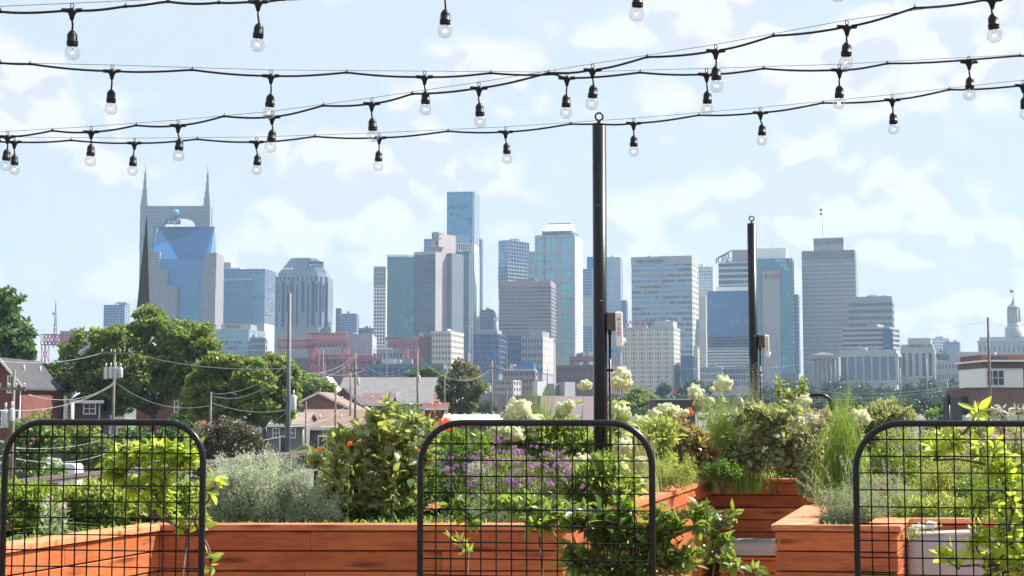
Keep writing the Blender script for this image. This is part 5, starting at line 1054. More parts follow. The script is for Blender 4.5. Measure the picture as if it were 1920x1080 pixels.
# ------------------------------------------------------------------ roof terrace: deck, planters, cushions
RIM = .76; DECK = -.40
def deck():
    z = .62; a, b = G(-30, 912, z), G(600, 846, z); k = (b.x - a.x) / (b.y - a.y); ex = lambda y: a.x + k * (y - a.y) - .12
    out = lambda e: [(ex(-2) + e, -2 + e), (14 - e, -2 + e), (14 - e, 34 - e), (ex(34) + e, 34 - e)]
    m = MB(); m.prism(out(0), -3.5, DECK - .03); tag(m.build('terrace_roof', M['concrete']), kind='structure')
    r = MB().prism(out(.05), DECK - .026, DECK - .022).build('terrace_floor', HM['brownroof']); tag(r, kind='structure')
deck()
def plank(parent, a, b, z0, z1, n, thick=.035, name='plank', c=.004):
    """Board from a to b (xy), its outer face on that line, n = outward normal."""
    a, b = Vector((a[0], a[1], 0)), Vector((b[0], b[1], 0)); u = b - a; L = u.length; u.normalize()
    me = chamfer_box(L, thick, z1 - z0, c).mesh(name, M['cedar'])
    # local x along u, local y into the wall (-n), z up
    y = -Vector((n[0], n[1], 0)); o = bpy.data.objects.new(name, me)
    if u.cross(y).z < 0: a, u = b, -u
    o.matrix_basis = Matrix(((u.x, y.x, 0, a.x), (u.y, y.y, 0, a.y), (0, 0, 1, z0), (0, 0, 0, 1)))
    loc = o.matrix_basis.translation.copy()
    COL.objects.link(o); o.parent = parent; o.location = loc - WL[parent.name]; WL[o.name] = loc; return o
SCREWS = []
def wall_planks(parent, a, b, zt, zb, joints=(), pitch=.1405, gap=.0095):
    a, b = Vector((a[0], a[1], 0)), Vector((b[0], b[1], 0)); u = (b - a).normalized(); n = Vector((u.y, -u.x, 0)); L = (b - a).length; z = zt; k = 0
    while z > zb + .02:
        z1 = z; z0 = max(zb, z - pitch + gap); js = [j + random.uniform(-.02, .02) for i, j in enumerate(joints) if (i + k) % 2 == 0 or len(joints) == 1 and k % 2 == 0]
        cut = [0] + [j * L for j in js] + [L]; push = random.uniform(0, .0025)
        for i in range(len(cut) - 1):
            plank(parent, a + u * (cut[i] + .001) + n * push, a + u * (cut[i + 1] - .001) + n * push, z0, z1, n)
            for t in ([.05, cut[i + 1] - cut[i] - .05] + [.8 * q for q in range(1, int((cut[i + 1] - cut[i]) / .8))]):
                for h in (.25, .75): SCREWS.append((parent.name, a + u * (cut[i] + t) + n * push + Vector((0, 0, z0 + (z1 - z0) * h)), u, n))
        z -= pitch; k += 1
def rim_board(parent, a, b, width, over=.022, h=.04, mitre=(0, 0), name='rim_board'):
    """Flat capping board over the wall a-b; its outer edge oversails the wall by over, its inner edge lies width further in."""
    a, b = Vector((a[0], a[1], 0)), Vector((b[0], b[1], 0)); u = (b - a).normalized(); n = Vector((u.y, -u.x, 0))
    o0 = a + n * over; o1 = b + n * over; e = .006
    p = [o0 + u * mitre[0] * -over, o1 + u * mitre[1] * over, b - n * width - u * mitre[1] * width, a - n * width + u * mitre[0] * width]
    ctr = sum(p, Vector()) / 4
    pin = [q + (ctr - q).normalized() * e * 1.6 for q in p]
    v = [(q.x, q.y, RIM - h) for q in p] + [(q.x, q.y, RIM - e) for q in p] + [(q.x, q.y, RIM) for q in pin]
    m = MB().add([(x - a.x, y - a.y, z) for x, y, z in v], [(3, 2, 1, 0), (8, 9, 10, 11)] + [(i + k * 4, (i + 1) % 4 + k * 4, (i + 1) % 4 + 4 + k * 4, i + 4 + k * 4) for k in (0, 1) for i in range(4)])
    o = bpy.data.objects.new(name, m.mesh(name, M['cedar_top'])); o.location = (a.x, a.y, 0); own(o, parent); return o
def planter(label, pts, visible, joints=None, rimw=None, zb=DECK, soil=.64):
    """pts: outline counter-clockwise seen from above; visible: wall indices that get planks; the others too, on the far side."""
    r = thing('raised_planter', label, 'planter', (pts[0][0], pts[0][1], zb), 'cedar planters on the terrace')
    n = len(pts); pts = [Vector((p[0], p[1], 0)) for p in pts]; joints = joints or {}; rimw = rimw or {}
    def turn(i): a, b, c = pts[i - 1], pts[i], pts[(i + 1) % n]; return (b - a).cross(c - b).z
    for i in range(n):
        a, b = pts[i], pts[(i + 1) % n]
        wall_planks(r, a, b, RIM - .049, zb, joints.get(i, (.45,) if (b - a).length > 2.5 else ()))
        w = rimw.get(i, .16); m0 = 1 if turn(i) > 0 else -1; m1 = 1 if turn((i + 1) % n) > 0 else -1
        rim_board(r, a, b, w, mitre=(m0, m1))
    ins = []
    for i in range(n):
        a, b, c = pts[i - 1], pts[i], pts[(i + 1) % n]; u0, u1 = (b - a).normalized(), (c - b).normalized(); n0, n1 = Vector((-u0.y, u0.x, 0)), Vector((-u1.y, u1.x, 0))
        ins.append(b + (n0 + n1) / (1 + n0.dot(n1)) * .04)
    s = MB(); s.add([(p.x, p.y, soil) for p in ins], [tuple(range(n))])
    s.build('soil', M['soil'], r)
    k = len(ins); MB().add([(p.x, p.y, zb) for p in ins] + [(p.x, p.y, RIM - .0405) for p in ins], [(i, (i + 1) % k, k + (i + 1) % k, k + i) for i in range(k)]).build('gap_backing', M['gap_backing'], r); return r  # added dark backing, keeps light from showing through the plank gaps
def g2(px, py): p = G(px, py, RIM); return (p.x, p.y)
# main planter: left arm, front wall, inner wall of the seat alcove, back wall
pL0 = g2(-120, 1041); pA = g2(299, 983.5); pB = g2(1056, 983.5); pC = g2(1336, 897.5); pD = g2(1752, 899)
dep = Vector((pC[0] - pB[0], pC[1] - pB[1], 0)).normalized()
def off(p, d, k, side=0): return (p[0] + d.x * k - d.y * side, p[1] + d.y * k + d.x * side)   # side: to the left of d
dl = Vector((pA[0] - pL0[0], pA[1] - pL0[1], 0)).normalized()
pD2 = off(pD, dep, 3.0); pE = off(pC, dep, 3.0, 1.75); pE2 = off(pB, dep, 1.25, 1.75); pA2 = off(pA, dl, 1.25); pH = off(pA, dl, 2.6); pI = off(pA, dl, 2.6, 1.15); pJ = off(pL0, dl, 0, 1.15)
planter('long cedar planter with the seat alcove cut into its right half', [pL0, pA, pB, pC, pD, pD2, pE, pE2, pA2, pH, pI, pJ], None, {0: (.52,), 1: (.36, .7), 2: (.5,), 3: (.45,)}, {0: .17, 1: .15, 2: .2, 3: .15})
# right box: low L shaped planter in front
q0 = g2(1453, 983.5); q1 = g2(1682, 986); q2 = g2(1699, 972); q3 = g2(2010, 972); qd = Vector((q3[0], q3[1], 0))
q4 = (q3[0] + .25, q3[1] + 1.2); q5 = g2(1513, 947.5)
planter('L shaped cedar planter with lavender in front at the right', [q0, q1, q2, q3, q4, q5], None, {0: (), 3: ()}, {0: .05, 1: .22, 2: .06, 5: .24})
# farther planters
b0, b1 = g2(1395, 869), g2(1552, 868); planter('short cedar planter behind the alcove planter, lowest of the back row', [b0, b1, (b1[0] + .5, b1[1] + 1.6), (b0[0] + .5, b0[1] + 1.6)], None)
c0, c1 = g2(1640, 857), g2(1990, 859); planter('far cedar planter behind the right trellis', [c0, c1, (c1[0] + .6, c1[1] + 2), (c0[0] + .6, c0[1] + 2)], None)
def seat_cushion():
    def rounded(w, d, h, rad, n=5, tuft=.0):
        """Soft cushion centred in x and y on z = 0."""
        import itertools
        bm = MB(); nx, ny, nz = 14, 8, 5; vs = {}; P_ = []
        def pt(i, j, k):
            key = (i, j, k)
            if key not in vs:
                x, y, z = (i / nx - .5) * w, (j / ny - .5) * d, (k / nz) * h - h / 2
                c = Vector((max(-w / 2 + rad, min(w / 2 - rad, x)), max(-d / 2 + rad, min(d / 2 - rad, y)), max(-h / 2 + rad, min(h / 2 - rad, z))))
                v = Vector((x, y, z)) - c
                if v.length > 1e-6: v = c + v.normalized() * rad
                else: v = Vector((x, y, z))
                v.z += .012 * (1 - (2 * x / w) ** 2) * (1 - (2 * y / d) ** 2) * (1 if z > 0 else 0) + .004 * math.sin(x * 9 + y * 7)
                vs[key] = len(P_); P_.append((v.x, v.y, v.z + h / 2))
            return vs[key]
        F_ = []
        for i in range(nx):
            for j in range(ny): F_ += [(pt(i, j, 0), pt(i, j + 1, 0), pt(i + 1, j + 1, 0), pt(i + 1, j, 0)), (pt(i, j, nz), pt(i + 1, j, nz), pt(i + 1, j + 1, nz), pt(i, j + 1, nz))]
            for k in range(nz): F_ += [(pt(i, 0, k), pt(i + 1, 0, k), pt(i + 1, 0, k + 1), pt(i, 0, k + 1)), (pt(i, ny, k), pt(i, ny, k + 1), pt(i + 1, ny, k + 1), pt(i + 1, ny, k))]
        for j in range(ny):
            for k in range(nz): F_ += [(pt(0, j, k), pt(0, j, k + 1), pt(0, j + 1, k + 1), pt(0, j + 1, k)), (pt(nx, j, k), pt(nx, j + 1, k), pt(nx, j + 1, k + 1), pt(nx, j, k + 1))]
        return bm.add(P_, F_, 0, True)
    # bench and seat cushion in the alcove
    a = Vector((pC[0], pC[1], 0)); b = Vector((pD[0], pD[1], 0)); u = (b - a).normalized(); n = Vector((u.y, -u.x, 0))
    r = thing('bench', 'cedar bench built into the alcove under the grey seat cushion', 'bench', (a.x, a.y, DECK))
    f0 = a + n * .72 + u * .0; zt = -.055
    for k in range(5): plank(r, a + n * (.02 + .14 * k + .135) + u * .02, a + n * (.02 + .14 * k + .135) + u * 2.1, zt - .035, zt, n, .132, 'seat_board')
    wall_planks(r, a + n * .70 + u * .02, a + n * .70 + u * 2.1, zt - .04, DECK, ())
    ang = math.atan2(u.y, u.x)
    c = a + n * .37 + u * 1.0; o = rounded(1.96, .70, .15, .05).build('seat_cushion', M['cushion']); o.location = (c.x, c.y, zt + .002); o.rotation_euler = (0, 0, ang); WL[o.name] = o.location
    tag(o, 'flat pale grey seat cushion on the alcove bench', 'cushion')
    t = MB().tube([(-.95, -.352, .03), (.95, -.352, .03)], .006, 6).build('piping', M['piping'], o, True)
    # tall back cushion in front of the right planter
    u2 = (Vector((q3[0], q3[1], 0)) - Vector((q2[0], q2[1], 0))).normalized(); n2 = Vector((u2.y, -u2.x, 0)); c = Vector((q2[0], q2[1], 0)) + u2 * .40 + n2 * .13
    top = .672; h = .62; o = rounded(.82, .17, h, .045).build('back_cushion', M['cushion']); o.location = (c.x - .03, c.y, top - h); o.rotation_euler = (R(-3), 0, math.atan2(u2.y, u2.x)); WL[o.name] = o.location
    tag(o, 'upright grey back cushion behind the right trellis', 'cushion')
    p = MB(); p.tube([(-.40, -.075, h - .022), (-.1, -.078, h - .006), (.15, -.078, h - .004), (.40, -.075, h - .022)], .008, 8); p.build('piping', M['piping'], o, True)
    k = MB(); k.tube([(-.40, -.02, h - .0), (-.35, -.02, h + .03), (-.30, .0, h + .035), (-.25, 0, h + .03)], [.012, .026, .03, .012], 8); k.tube([(-.27, 0, h + .03), (-.22, .01, h + .05), (-.17, .01, h + .046)], [.016, .03, .02], 8); k.tube([(-.38, -.03, h - .01), (-.42, -.06, h - .04)], [.02, .01], 6)
    k.build('tie_knot', M['piping'], o, True, 'stuff')
    r = thing('bench', 'cedar bench carrying the upright back cushion at the right', 'bench', (q2[0], q2[1], DECK)); zt = top - h - .004
    for k in range(4): plank(r, Vector((q2[0], q2[1], 0)) + n2 * (.02 + .14 * k + .135) + u2 * .05, Vector((q2[0], q2[1], 0)) + n2 * (.02 + .14 * k + .135) + u2 * 1.9, zt - .035, zt, n2, .132, 'seat_board')
    wall_planks(r, Vector((q2[0], q2[1], 0)) + n2 * .55 + u2 * .05, Vector((q2[0], q2[1], 0)) + n2 * .55 + u2 * 1.9, zt - .04, DECK, ())
seat_cushion()
def screws():
    by = {}
    for pn, p, u, n in SCREWS:
        m = by.setdefault(pn, MB()); b = len(m.v); r = .0042; o = p + n * .0012
        m.add([o + u * (r * math.cos(k * 1.0472)) + Vector((0, 0, r * math.sin(k * 1.0472))) for k in range(6)] + [p - n * .002 + u * (r * math.cos(k * 1.0472)) + Vector((0, 0, r * math.sin(k * 1.0472))) for k in range(6)], [(0, 1, 2, 3, 4, 5)] + [(k, k + 6, (k + 1) % 6 + 6, (k + 1) % 6) for k in range(6)])
    for pn, m in by.items(): m.build('screws', M['bronze'], bpy.data.objects[pn], kind='stuff')
screws()
# ------------------------------------------------------------------ railing on the left edge of the roof
def railing():
    z = .62; a, b = G(-30, 912, z), G(600, 846, z); r = thing('roof_railing', 'brown metal railing along the left edge of the terrace', 'railing', (a.x, a.y, DECK))
    u = (b - a); L = u.length; u.normalize(); s = Vector((-u.y, u.x, 0))
    MB().obox(a - s * .05, u * L, s * .10, (0, 0, .045)).build('top_rail', M['bronze'], r); MB().obox(a - s * .03 - Vector((0, 0, .045)), u * L, s * .06, (0, 0, .042)).build('rail_skirt', M['bronze'], r)
    MB().obox(a - s * .04 + Vector((0, 0, -.40)), u * L, s * .08, (0, 0, .05)).build('mid_rail', M['steel'], r)
    me = MB().box(-.035, .035, -.035, .035, 0, z - DECK - .05).mesh('post', M['black'])
    for t in (.13, .235, .42, .6, .8, .98): o = bpy.data.objects.new('post', me); p = a + u * L * t; o.location = (p.x - a.x, p.y - a.y, 0); o.rotation_euler = (0, 0, math.atan2(u.y, u.x)); own(o, r, True)
    me = MB().box(-.008, .008, -.008, .008, 0, .35).mesh('baluster', M['bronze'])
    for k in range(40): o = bpy.data.objects.new('baluster', me); p = a + u * L * (.62 + .0093 * k); o.location = (p.x - a.x, p.y - a.y, z - .40 - DECK); own(o, r, True)
railing()
# ------------------------------------------------------------------ trellises
def trellis(label, x0, x1, ytop, Y, rpx, sx, sy, yaw=0, ox=None, oy=None, zb=-.40, tr=.0125, group='black wire trellises'):
    q = PX(Y); xc = hx((x0 + x1) / 2, Y); w = (x1 - x0) * q - 2 * tr; r = thing('wire_trellis', label, 'trellis', (xc, Y, zb), group, yaw)
    zt = zp(ytop, Y) - tr - zb; rr = rpx * q - tr; pts = [(-w / 2, 0, 0), (-w / 2, 0, zt - rr)]
    pts += [(-w / 2 + rr * (1 - math.cos(a)), 0, zt - rr + rr * math.sin(a)) for a in [math.pi / 2 * k / 9 for k in range(1, 10)]]
    pts += [(w / 2 - rr * (1 - math.cos(a)), 0, zt - rr + rr * math.sin(a)) for a in [math.pi / 2 * (1 - k / 9) for k in range(0, 10)]]
    pts += [(w / 2, 0, 0)]
    MB().tube(pts, tr, 12).build('frame', M['black'], r, True)
    wr = .0028; xs = []; x = -w / 2 + (ox if ox is not None else sx) * q
    while x < w / 2 - .008:
        e = min(x + w / 2, w / 2 - x); top = zt if e > rr else zt - rr + math.sqrt(max(0, rr * rr - (rr - e) ** 2))
        j = random.uniform(-.0015, .0015); MB().tube([(x, -wr, .05), (x + j, -wr + random.uniform(-.001, .001), top * .5), (x, -wr, top)], wr, 6).build('wire', M['black_wire'], r, True); x += sx * q
    z = zt - (oy if oy is not None else sy) * q
    while z > .05:
        e = zt - z; half = w / 2 if e > rr else w / 2 - rr + math.sqrt(max(0, rr * rr - (rr - e) ** 2))
        j = random.uniform(-.002, .002); MB().tube([(-half, wr, z), (0, wr + random.uniform(-.001, .001), z + j), (half, wr, z)], wr, 6).build('wire', M['black_wire'], r, True); z -= sy * q
    return r
YT = 5.5
TRL = trellis('left wire trellis overgrown by the bright green vine', 0, 397, 786, YT, 78, 24.4, 30, R(-7), 19, 27)
TRM = trellis('middle wire trellis in front of the purple flowers', 780, 1226, 787, YT, 84, 28.5, 30.5, R(-7), 30, 39)
TRR = trellis('right wire trellis running out of the picture', 1599, 2050, 788, YT, 92, 30.5, 31.4, R(-7), 27, 30)
trellis('small far trellis behind the pale flower head', 1464, 1562, 737, 24, 26, 7, 7.5, 0, 7, 7, zb=-.4, tr=.03)
# ------------------------------------------------------------------ light poles and fire alarms
def light_pole(label, px, ytop, Y, wpx, box, group='tall black light poles'):
    q = PX(Y); x = hx(px, Y); r = thing('light_pole', label, 'pole', (x, Y, DECK), group); rad = wpx * q / 2; zt = zp(ytop, Y) - DECK
    p = MB(); p.tube([(0, 0, 0), (0, 0, zt - .004)], rad, 28); p.lathe([(rad, zt - .004), (rad * .94, zt), (.001, zt + .002)], 28); p.build('tube', M['black'], r, True)
    MB().lathe([(rad * 1.9, 0), (rad * 1.9, .015), (rad * 1.02, .02), (rad * 1.02, .05)], 24).build('base_flange', M['black'], r, True)
    e = MB(); e.tube([(0, 0, zt), (0, 0, zt + .03)], .012, 8); c = Vector((0, 0, zt + .03 + .035)); k = 16
    e.tube([c + Vector((.032 * math.cos(2 * math.pi * i / k), 0, .032 * math.sin(2 * math.pi * i / k))) for i in range(k + 1)], .008, 8, cap=False); e.build('eye_bolt', M['black'], r, True)
    for zz, aa in ((zt - .33, -.9), (zt - .7, -.2), (zt - 1.5, .1)): MB().lathe([(.006, 0), (.005, .004), (.001, .005)], 8, (rad * math.sin(aa), -rad * math.cos(aa) - .003, zz)).build('screw', M['greybox'], r, True)
    # conduit with clamps, and the alarm hung on the pole
    bx0, bx1, by0, by1, sx0, sx1, sy0, sy1, cx = box
    xx = lambda p_: hx(p_, Y) - x; zz = lambda p_: zp(p_, Y) - DECK
    cxx = xx(cx); MB().tube([(cxx, 0, 0), (cxx, 0, zz(by1))], .0105, 8).build('conduit', M['black'], r, True); MB().lathe([(.017, zz(by1) - .035), (.017, zz(by1) - .001)], 10, (cxx, 0, 0)).build('conduit_fitting', M['black'], r, True)
    for k in range(2): z = zz(by1) - .33 - .62 * k; MB().box(0, cxx + .02, -.012, .012, z - .011, z + .011).build('clamp', M['black'], r, True)
    a = thing('fire_alarm', 'white fire alarm strobe with red letters on the ' + ('near' if Y < 15 else 'far') + ' black pole', 'fire alarm', (x + xx(bx0), Y, zz(by1) + DECK), 'fire alarms on the poles')
    dx = xx(bx0); h = zz(by0) - zz(by1); w = xx(bx1) - dx; d = .095
    o = MB().add(chamfer_box(w, d, h, .008).v, chamfer_box(w, d, h, .008).f); o.v = [(p[0], p[1] - d / 2, p[2]) for p in o.v]; o.build('back_box', M['brownbox'], a, True)
    # strobe unit: faces the camera obliquely, projecting to the right of its back box
    w2 = xx(sx1) - xx(sx0); h2 = zz(sy0) - zz(sy1); z2 = zz(sy1) - zz(by1); d2 = .11
    cb = chamfer_box(w2, d2, h2, .01); o = MB().add(cb.v, cb.f); o.v = [(p[0] + w + .001 + (p[2] / h2 - .5) * -.006, p[1] - d2 / 2, p[2] + z2) for p in o.v]; o.build('strobe_housing', M['white'], a, True)
    ln = MB().lathe([(.001, .0), (.03, .0), (.034, .012), (.022, .028), (.001, .032)], 14); ln.v = [(w + w2 + p[2], p[0] * .9 - .0, p[1] * .9 + z2 + h2 * .17) for p in ln.v]; ln.build('strobe_lens', LT, a, True)
    ch = h2 * .52 / 4.3
    for i, c_ in enumerate('FIRE'):
        t = text_obj(c_, ch * 1.25, SG['red'], a, (w + w2 * (.28 if c_ != 'I' else .42), -d2 / 2 - .0015, z2 + h2 * .72 - ch * 1.1 * i), (1, 0, 0), (0, 0, 1), .001, 'lettering', w2 * (.44 if c_ != 'I' else .12), local=True)
light_pole('near tall black light pole with the larger fire alarm', 1125.5, 233, 12.0, 26, (1137, 1153.5, 586, 620, 1153.5, 1167, 585, 651, 1143.5))
light_pole('far black light pole behind the feathery grass', 1412.5, 419, 19.0, 17, (1421, 1433, 628, 652, 1433, 1441, 628, 671, 1425))
# ------------------------------------------------------------------ string lights
BG = thin_glass('bulb_glass'); FI = emit_mat('lit_filament', (1, .78, .5), 14)
def bulb_meshes():
    sock = MB().lathe([(.004, .0), (.0085, -.002), (.0105, -.005), (.0155, -.012), (.0172, -.018), (.0172, -.037), (.0195, -.038), (.0195, -.043), (.0172, -.044), (.019, -.047), (.019, -.052), (.0155, -.053)], 16).mesh('socket', M['rubber'])
    prof = [(.0135, 0), (.0165, -.004), (.0215, -.010), (.0248, -.018), (.0258, -.026), (.0245, -.035), (.0200, -.0430), (.0120, -.0485), (.0005, -.0505)]
    bulb = MB().lathe(prof, 18).mesh('bulb', BG)
    fil = MB(); fil.tube([(-.003, 0, -.006), (-.0055, 0, -.020), (-.006, 0, -.0235)], .0006, 5); fil.tube([(.003, 0, -.006), (.0055, 0, -.020), (.006, 0, -.0235)], .0006, 5)
    fs = fil.mesh('filament_support', M['steel'])
    f = MB(); f.tube([(-.006, 0, -.0235), (-.003, .003, -.027), (0, -.002, -.024), (.003, .003, -.027), (.006, 0, -.0235)], .0014, 6); fl = f.mesh('filament', FI)
    tee = MB(); tee.tube([(-.036, 0, 0), (-.030, 0, 0), (-.018, 0, -.001), (0, 0, -.002), (.018, 0, -.001), (.030, 0, 0), (.036, 0, 0)], [.0062, .0075, .0075, .0085, .0075, .0075, .0062], 8)
    tee.tube([(0, 0, .003), (0, 0, -.008), (0, 0, -.018), (0, 0, -.034)], [.017, .0155, .010, .006], 10)
    te = tee.mesh('cable_tee', M['rubber'])
    cl = MB(); k = 10; cl.tube([(.0055 * math.cos(2 * math.pi * i / k) , 0, .016 + .009 * math.sin(2 * math.pi * i / k)) for i in range(k + 1)], .0017, 5, cap=False); ce = cl.mesh('hanger_clip', M['rubber'])
    return sock, bulb, fs, fl, te, ce
BM = bulb_meshes()
def hang_bulb(label, tee_pt, bulb_pt, group='string light bulbs'):
    r = thing('string_light', label, 'light bulb', tee_pt, group)
    dlt = Vector(bulb_pt) - Vector(tee_pt)                       # from the tee to the bulb's lowest point
    s = Vector((0, 0, -(dlt.length - .053 - .0485))); tip = s + Vector((dlt.x * .55, random.uniform(-.004, .004), 0))
    cord = MB().tube([(0, 0, -.03), (tip.x * .3 + random.uniform(-.003, .003), 0, s.z * .5 - .015), tip + Vector((0, 0, -.004))], .0036, 6).build('drop_cord', M['rubber'], r, True)
    tl = random.uniform(-.16, .16); rot = Matrix.Rotation(math.atan2(dlt.x, -dlt.z) * .6 + tl * .6, 4, 'Y') @ Matrix.Rotation(random.uniform(0, 3.1), 4, 'Z')
    base = Matrix.Translation(tip) @ rot
    for nm, me, off in (('socket', BM[0], 0), ('bulb', BM[1], -.0515)):
        o = bpy.data.objects.new(nm, me); COL.objects.link(o); o.parent = r; o.matrix_basis = base @ Matrix.Translation((0, 0, off))
        if nm == 'bulb':
            for n2, m2 in (('filament_support', BM[2]), ('filament', BM[3])): c = bpy.data.objects.new(n2, m2); COL.objects.link(c); c.parent = o
    for nm, me in (('cable_tee', BM[4]), ('hanger_clip', BM[5])): o = bpy.data.objects.new(nm, me); COL.objects.link(o); o.parent = r
    return r
def light_string(which, nodes, bulbs, rad=.0048, wire_up=.024):
    """nodes: (px, py, Y) along the cable; bulbs: (tee px, tee py, bulb tip px, bulb tip py)."""
    ext = lambda a, b: (a[0] + (a[0] - b[0]) * 700 / max(1, abs(a[0] - b[0])), a[1] + (a[1] - b[1]) * 700 / max(1, abs(a[0] - b[0])), a[2] + (a[2] - b[2]) * 700 / max(1, abs(a[0] - b[0])))
    nodes = [ext(nodes[0], nodes[2])] + nodes + [ext(nodes[-1], nodes[-3])]
    pts = [P(*n) for n in nodes]; r = thing('light_cable', which[0], 'cable', pts[0], 'black light cables strung overhead')
    def yat(px):
        for a, b in zip(nodes, nodes[1:]):
            if a[0] <= px <= b[0]: return a[2] + (b[2] - a[2]) * (px - a[0]) / (b[0] - a[0])
        return nodes[0][2] if px < nodes[0][0] else nodes[-1][2]
    allp = sorted([(n[0], n[1], n[2], 'n') for n in nodes] + [(b[0], b[1], yat(b[0]), 'b') for b in bulbs])
    c = MB(); path = []
    for i, (a, b) in enumerate(zip(allp, allp[1:])):
        A, B = P(*a[:3]), P(*b[:3])
        for k in range(6): t = k / 6; tt = t * t * (3 - 2 * t) * .35 + t * .65; p = A.lerp(B, t); p.z = A.z + (B.z - A.z) * tt - (.006 if (B - A).length > .15 else .002) * 4 * t * (1 - t); path.append(p)
    path.append(P(*allp[-1][:3])); c.tube(path, rad, 8); c.build('cable', M['rubber'], r)
    sup = [P(b[0], b[1], yat(b[0])) + Vector((0, 0, wire_up)) for b in bulbs]
    ends = [P(*nodes[0])] + sup + [P(*nodes[-1])]; ends[0].z += .012; ends[-1].z += .012
    MB().tube(ends, .0011, 5).build('support_wire', M['darkwire'], r)
    tie = MB().lathe([(.0058, -.005), (.0062, 0), (.0058, .005)], 8); tie.tube([(0, 0, .004), (.002, 0, .014)], .0018, 5); tie.v = [(v[2] if i < 24 else v[0], v[1], v[0] if i < 24 else v[2]) for i, v in enumerate(tie.v)]; tm = tie.mesh('cable_tie', M['rubber'])
    for n in nodes[1:-1]: o = bpy.data.objects.new('cable_tie', tm); o.location = P(*n); own(o, r)
    for i, b in enumerate(bulbs):
        Y = yat(b[0]); hang_bulb(f'{which[2][i]} hanging bulb on the {which[1]}', P(b[0], b[1], Y), P(b[2], b[3], Y + random.uniform(-.01, .01)))
ORD = ['leftmost', 'second', 'third', 'fourth', 'fifth', 'sixth', 'seventh', 'eighth', 'ninth']
def ordl(n, last='rightmost'): return [ORD[0]] + [ORD[i] + ' from the left' for i in range(1, n - 1)] + ([last] if n > 1 else [])
S1 = ('highest black light cable, leaving the top of the picture at the left', 'highest cable', ['leftmost', 'second from the left, warm glowing', 'top centre', 'right of centre, cut by the top edge,', 'rightmost barely showing at the top edge'])
light_string(S1, [(-60, 24, 4.75), (0, 22, 4.75), (235, 12, 4.85), (315, 3, 4.88), (410, 5, 4.9), (530, -1, 5.0), (680, -20, 5.0), (1000, -50, 4.85), (1380, -90, 4.7), (1700, -130, 4.6)],
             [(135, 19, 136, 113), (484, 3, 487.5, 97), (833, -28, 837.5, 71.5), (1196, -62, 1198, 41), (1568, -108, 1569, 2.5)], .0045)
S2 = ('second black light cable, nearly level across the picture', 'nearly level second cable', ordl(7)[:6])
light_string(S2, [(-60, 118, 5.6), (0, 118, 5.6), (56, 120, 5.6), (360, 131, 5.75), (650, 136, 5.85), (920, 137, 5.9), (1040, 139, 5.9), (1200, 136, 5.9), (1432, 128.5, 5.9), (1664, 119, 5.95), (1912, 104.5, 6.0), (1990, 102, 6.0)],
             [(210, 133, 207, 215), (508, 142, 507, 222), (796, 144, 800, 216), (1063, 146, 1061, 222), (1325, 139, 1328, 216), (1574, 131, 1575, 204)], .0045)
hang_bulb('rightmost hanging bulb on the nearly level second cable', P(1817, 116, 6.0), P(1821, 188, 6.0))
S3 = ('third black light cable, climbing steeply to the upper right', 'steep climbing cable', ordl(9))
light_string(S3, [(-60, 258, 6.6), (98, 245, 6.5), (255, 235, 6.35), (420, 218, 6.2), (606, 198, 6.05), (773, 176, 5.9), (1028, 137, 5.65), (1213, 107, 5.5), (1450, 67, 5.25), (1715, 15, 5.0), (1850, -1, 4.9), (1960, -18, 4.8)],
             [(14, 256, 12, 320), (171, 247, 170, 312), (334, 235, 338.5, 301), (510, 219, 512, 286), (697, 194, 698.5, 266), (898, 165, 900, 239.5), (1111, 131, 1115, 207), (1342, 95, 1342, 173.5), (1588, 50, 1588.5, 131), (1860, 2, 1862.5, 80)][:9], .0045)
hang_bulb('last hanging bulb at the upper right end of the steep climbing cable', P(1860, -1, 4.88), P(1862.5, 80, 4.88))
S4 = ('lowest black light cable, passing the top of the near pole', 'lowest cable', ordl(9))
light_string(S4, [(-60, 265, 7.0), (0, 265.5, 7.0), (133, 263, 7.0), (370, 261, 7.0), (590, 256, 7.0), (840, 246, 6.95), (1070, 232.5, 6.85), (1120, 232, 6.8), (1310, 216, 6.7), (1543, 193, 6.6), (1780, 168, 6.45), (1990, 152, 6.4)],
             [(27, 266, 27.5, 328), (252, 268, 250, 330), (481, 266, 485.5, 328), (711, 258, 710.5, 321), (948, 247, 951, 307), (1188, 231, 1190, 293), (1426, 211, 1433, 272), (1673, 187, 1676, 252), (1918, 160, 1921, 224)], .0045)
# ------------------------------------------------------------------ planting on the terrace
LF['vine'] = leaf_mat('leaf_vine', [(.18, .29, .035), (.27, .38, .05), (.36, .44, .09)], (.60, .72, .08), .52, .4)
LF['deepgrass'] = leaf_mat('leaf_deep_grass', [(.07, .14, .025), (.11, .21, .04), (.17, .27, .06)], (.36, .48, .07), .4, .45, .4)
LF['jasmine'] = leaf_mat('leaf_jasmine', [(0.030, 0.069, 0.015), (0.051, 0.102, 0.022), (0.094, 0.162, 0.030), (0.162, 0.222, 0.043)], (.38, .52, .06), .38, .3, .55)
LF['viburnum'] = leaf_mat('leaf_viburnum', [(0.107, 0.184, 0.054), (0.184, 0.260, 0.092), (0.290, 0.306, 0.122), (0.337, 0.382, 0.245)], (.52, .56, .12), .42, .38, .5)
LF['greyleaf'] = leaf_mat('leaf_grey_green', [(0.138, 0.193, 0.097), (0.235, 0.289, 0.166), (0.358, 0.399, 0.276), (0.276, 0.262, 0.110)], (.46, .48, .14), .4, .4, .5)
LF['bronze'] = leaf_mat('leaf_bronze', [(0.125, 0.125, 0.050), (0.212, 0.150, 0.062), (0.274, 0.187, 0.075), (0.250, 0.274, 0.150)], (.5, .36, .08), .42, .4, .5)
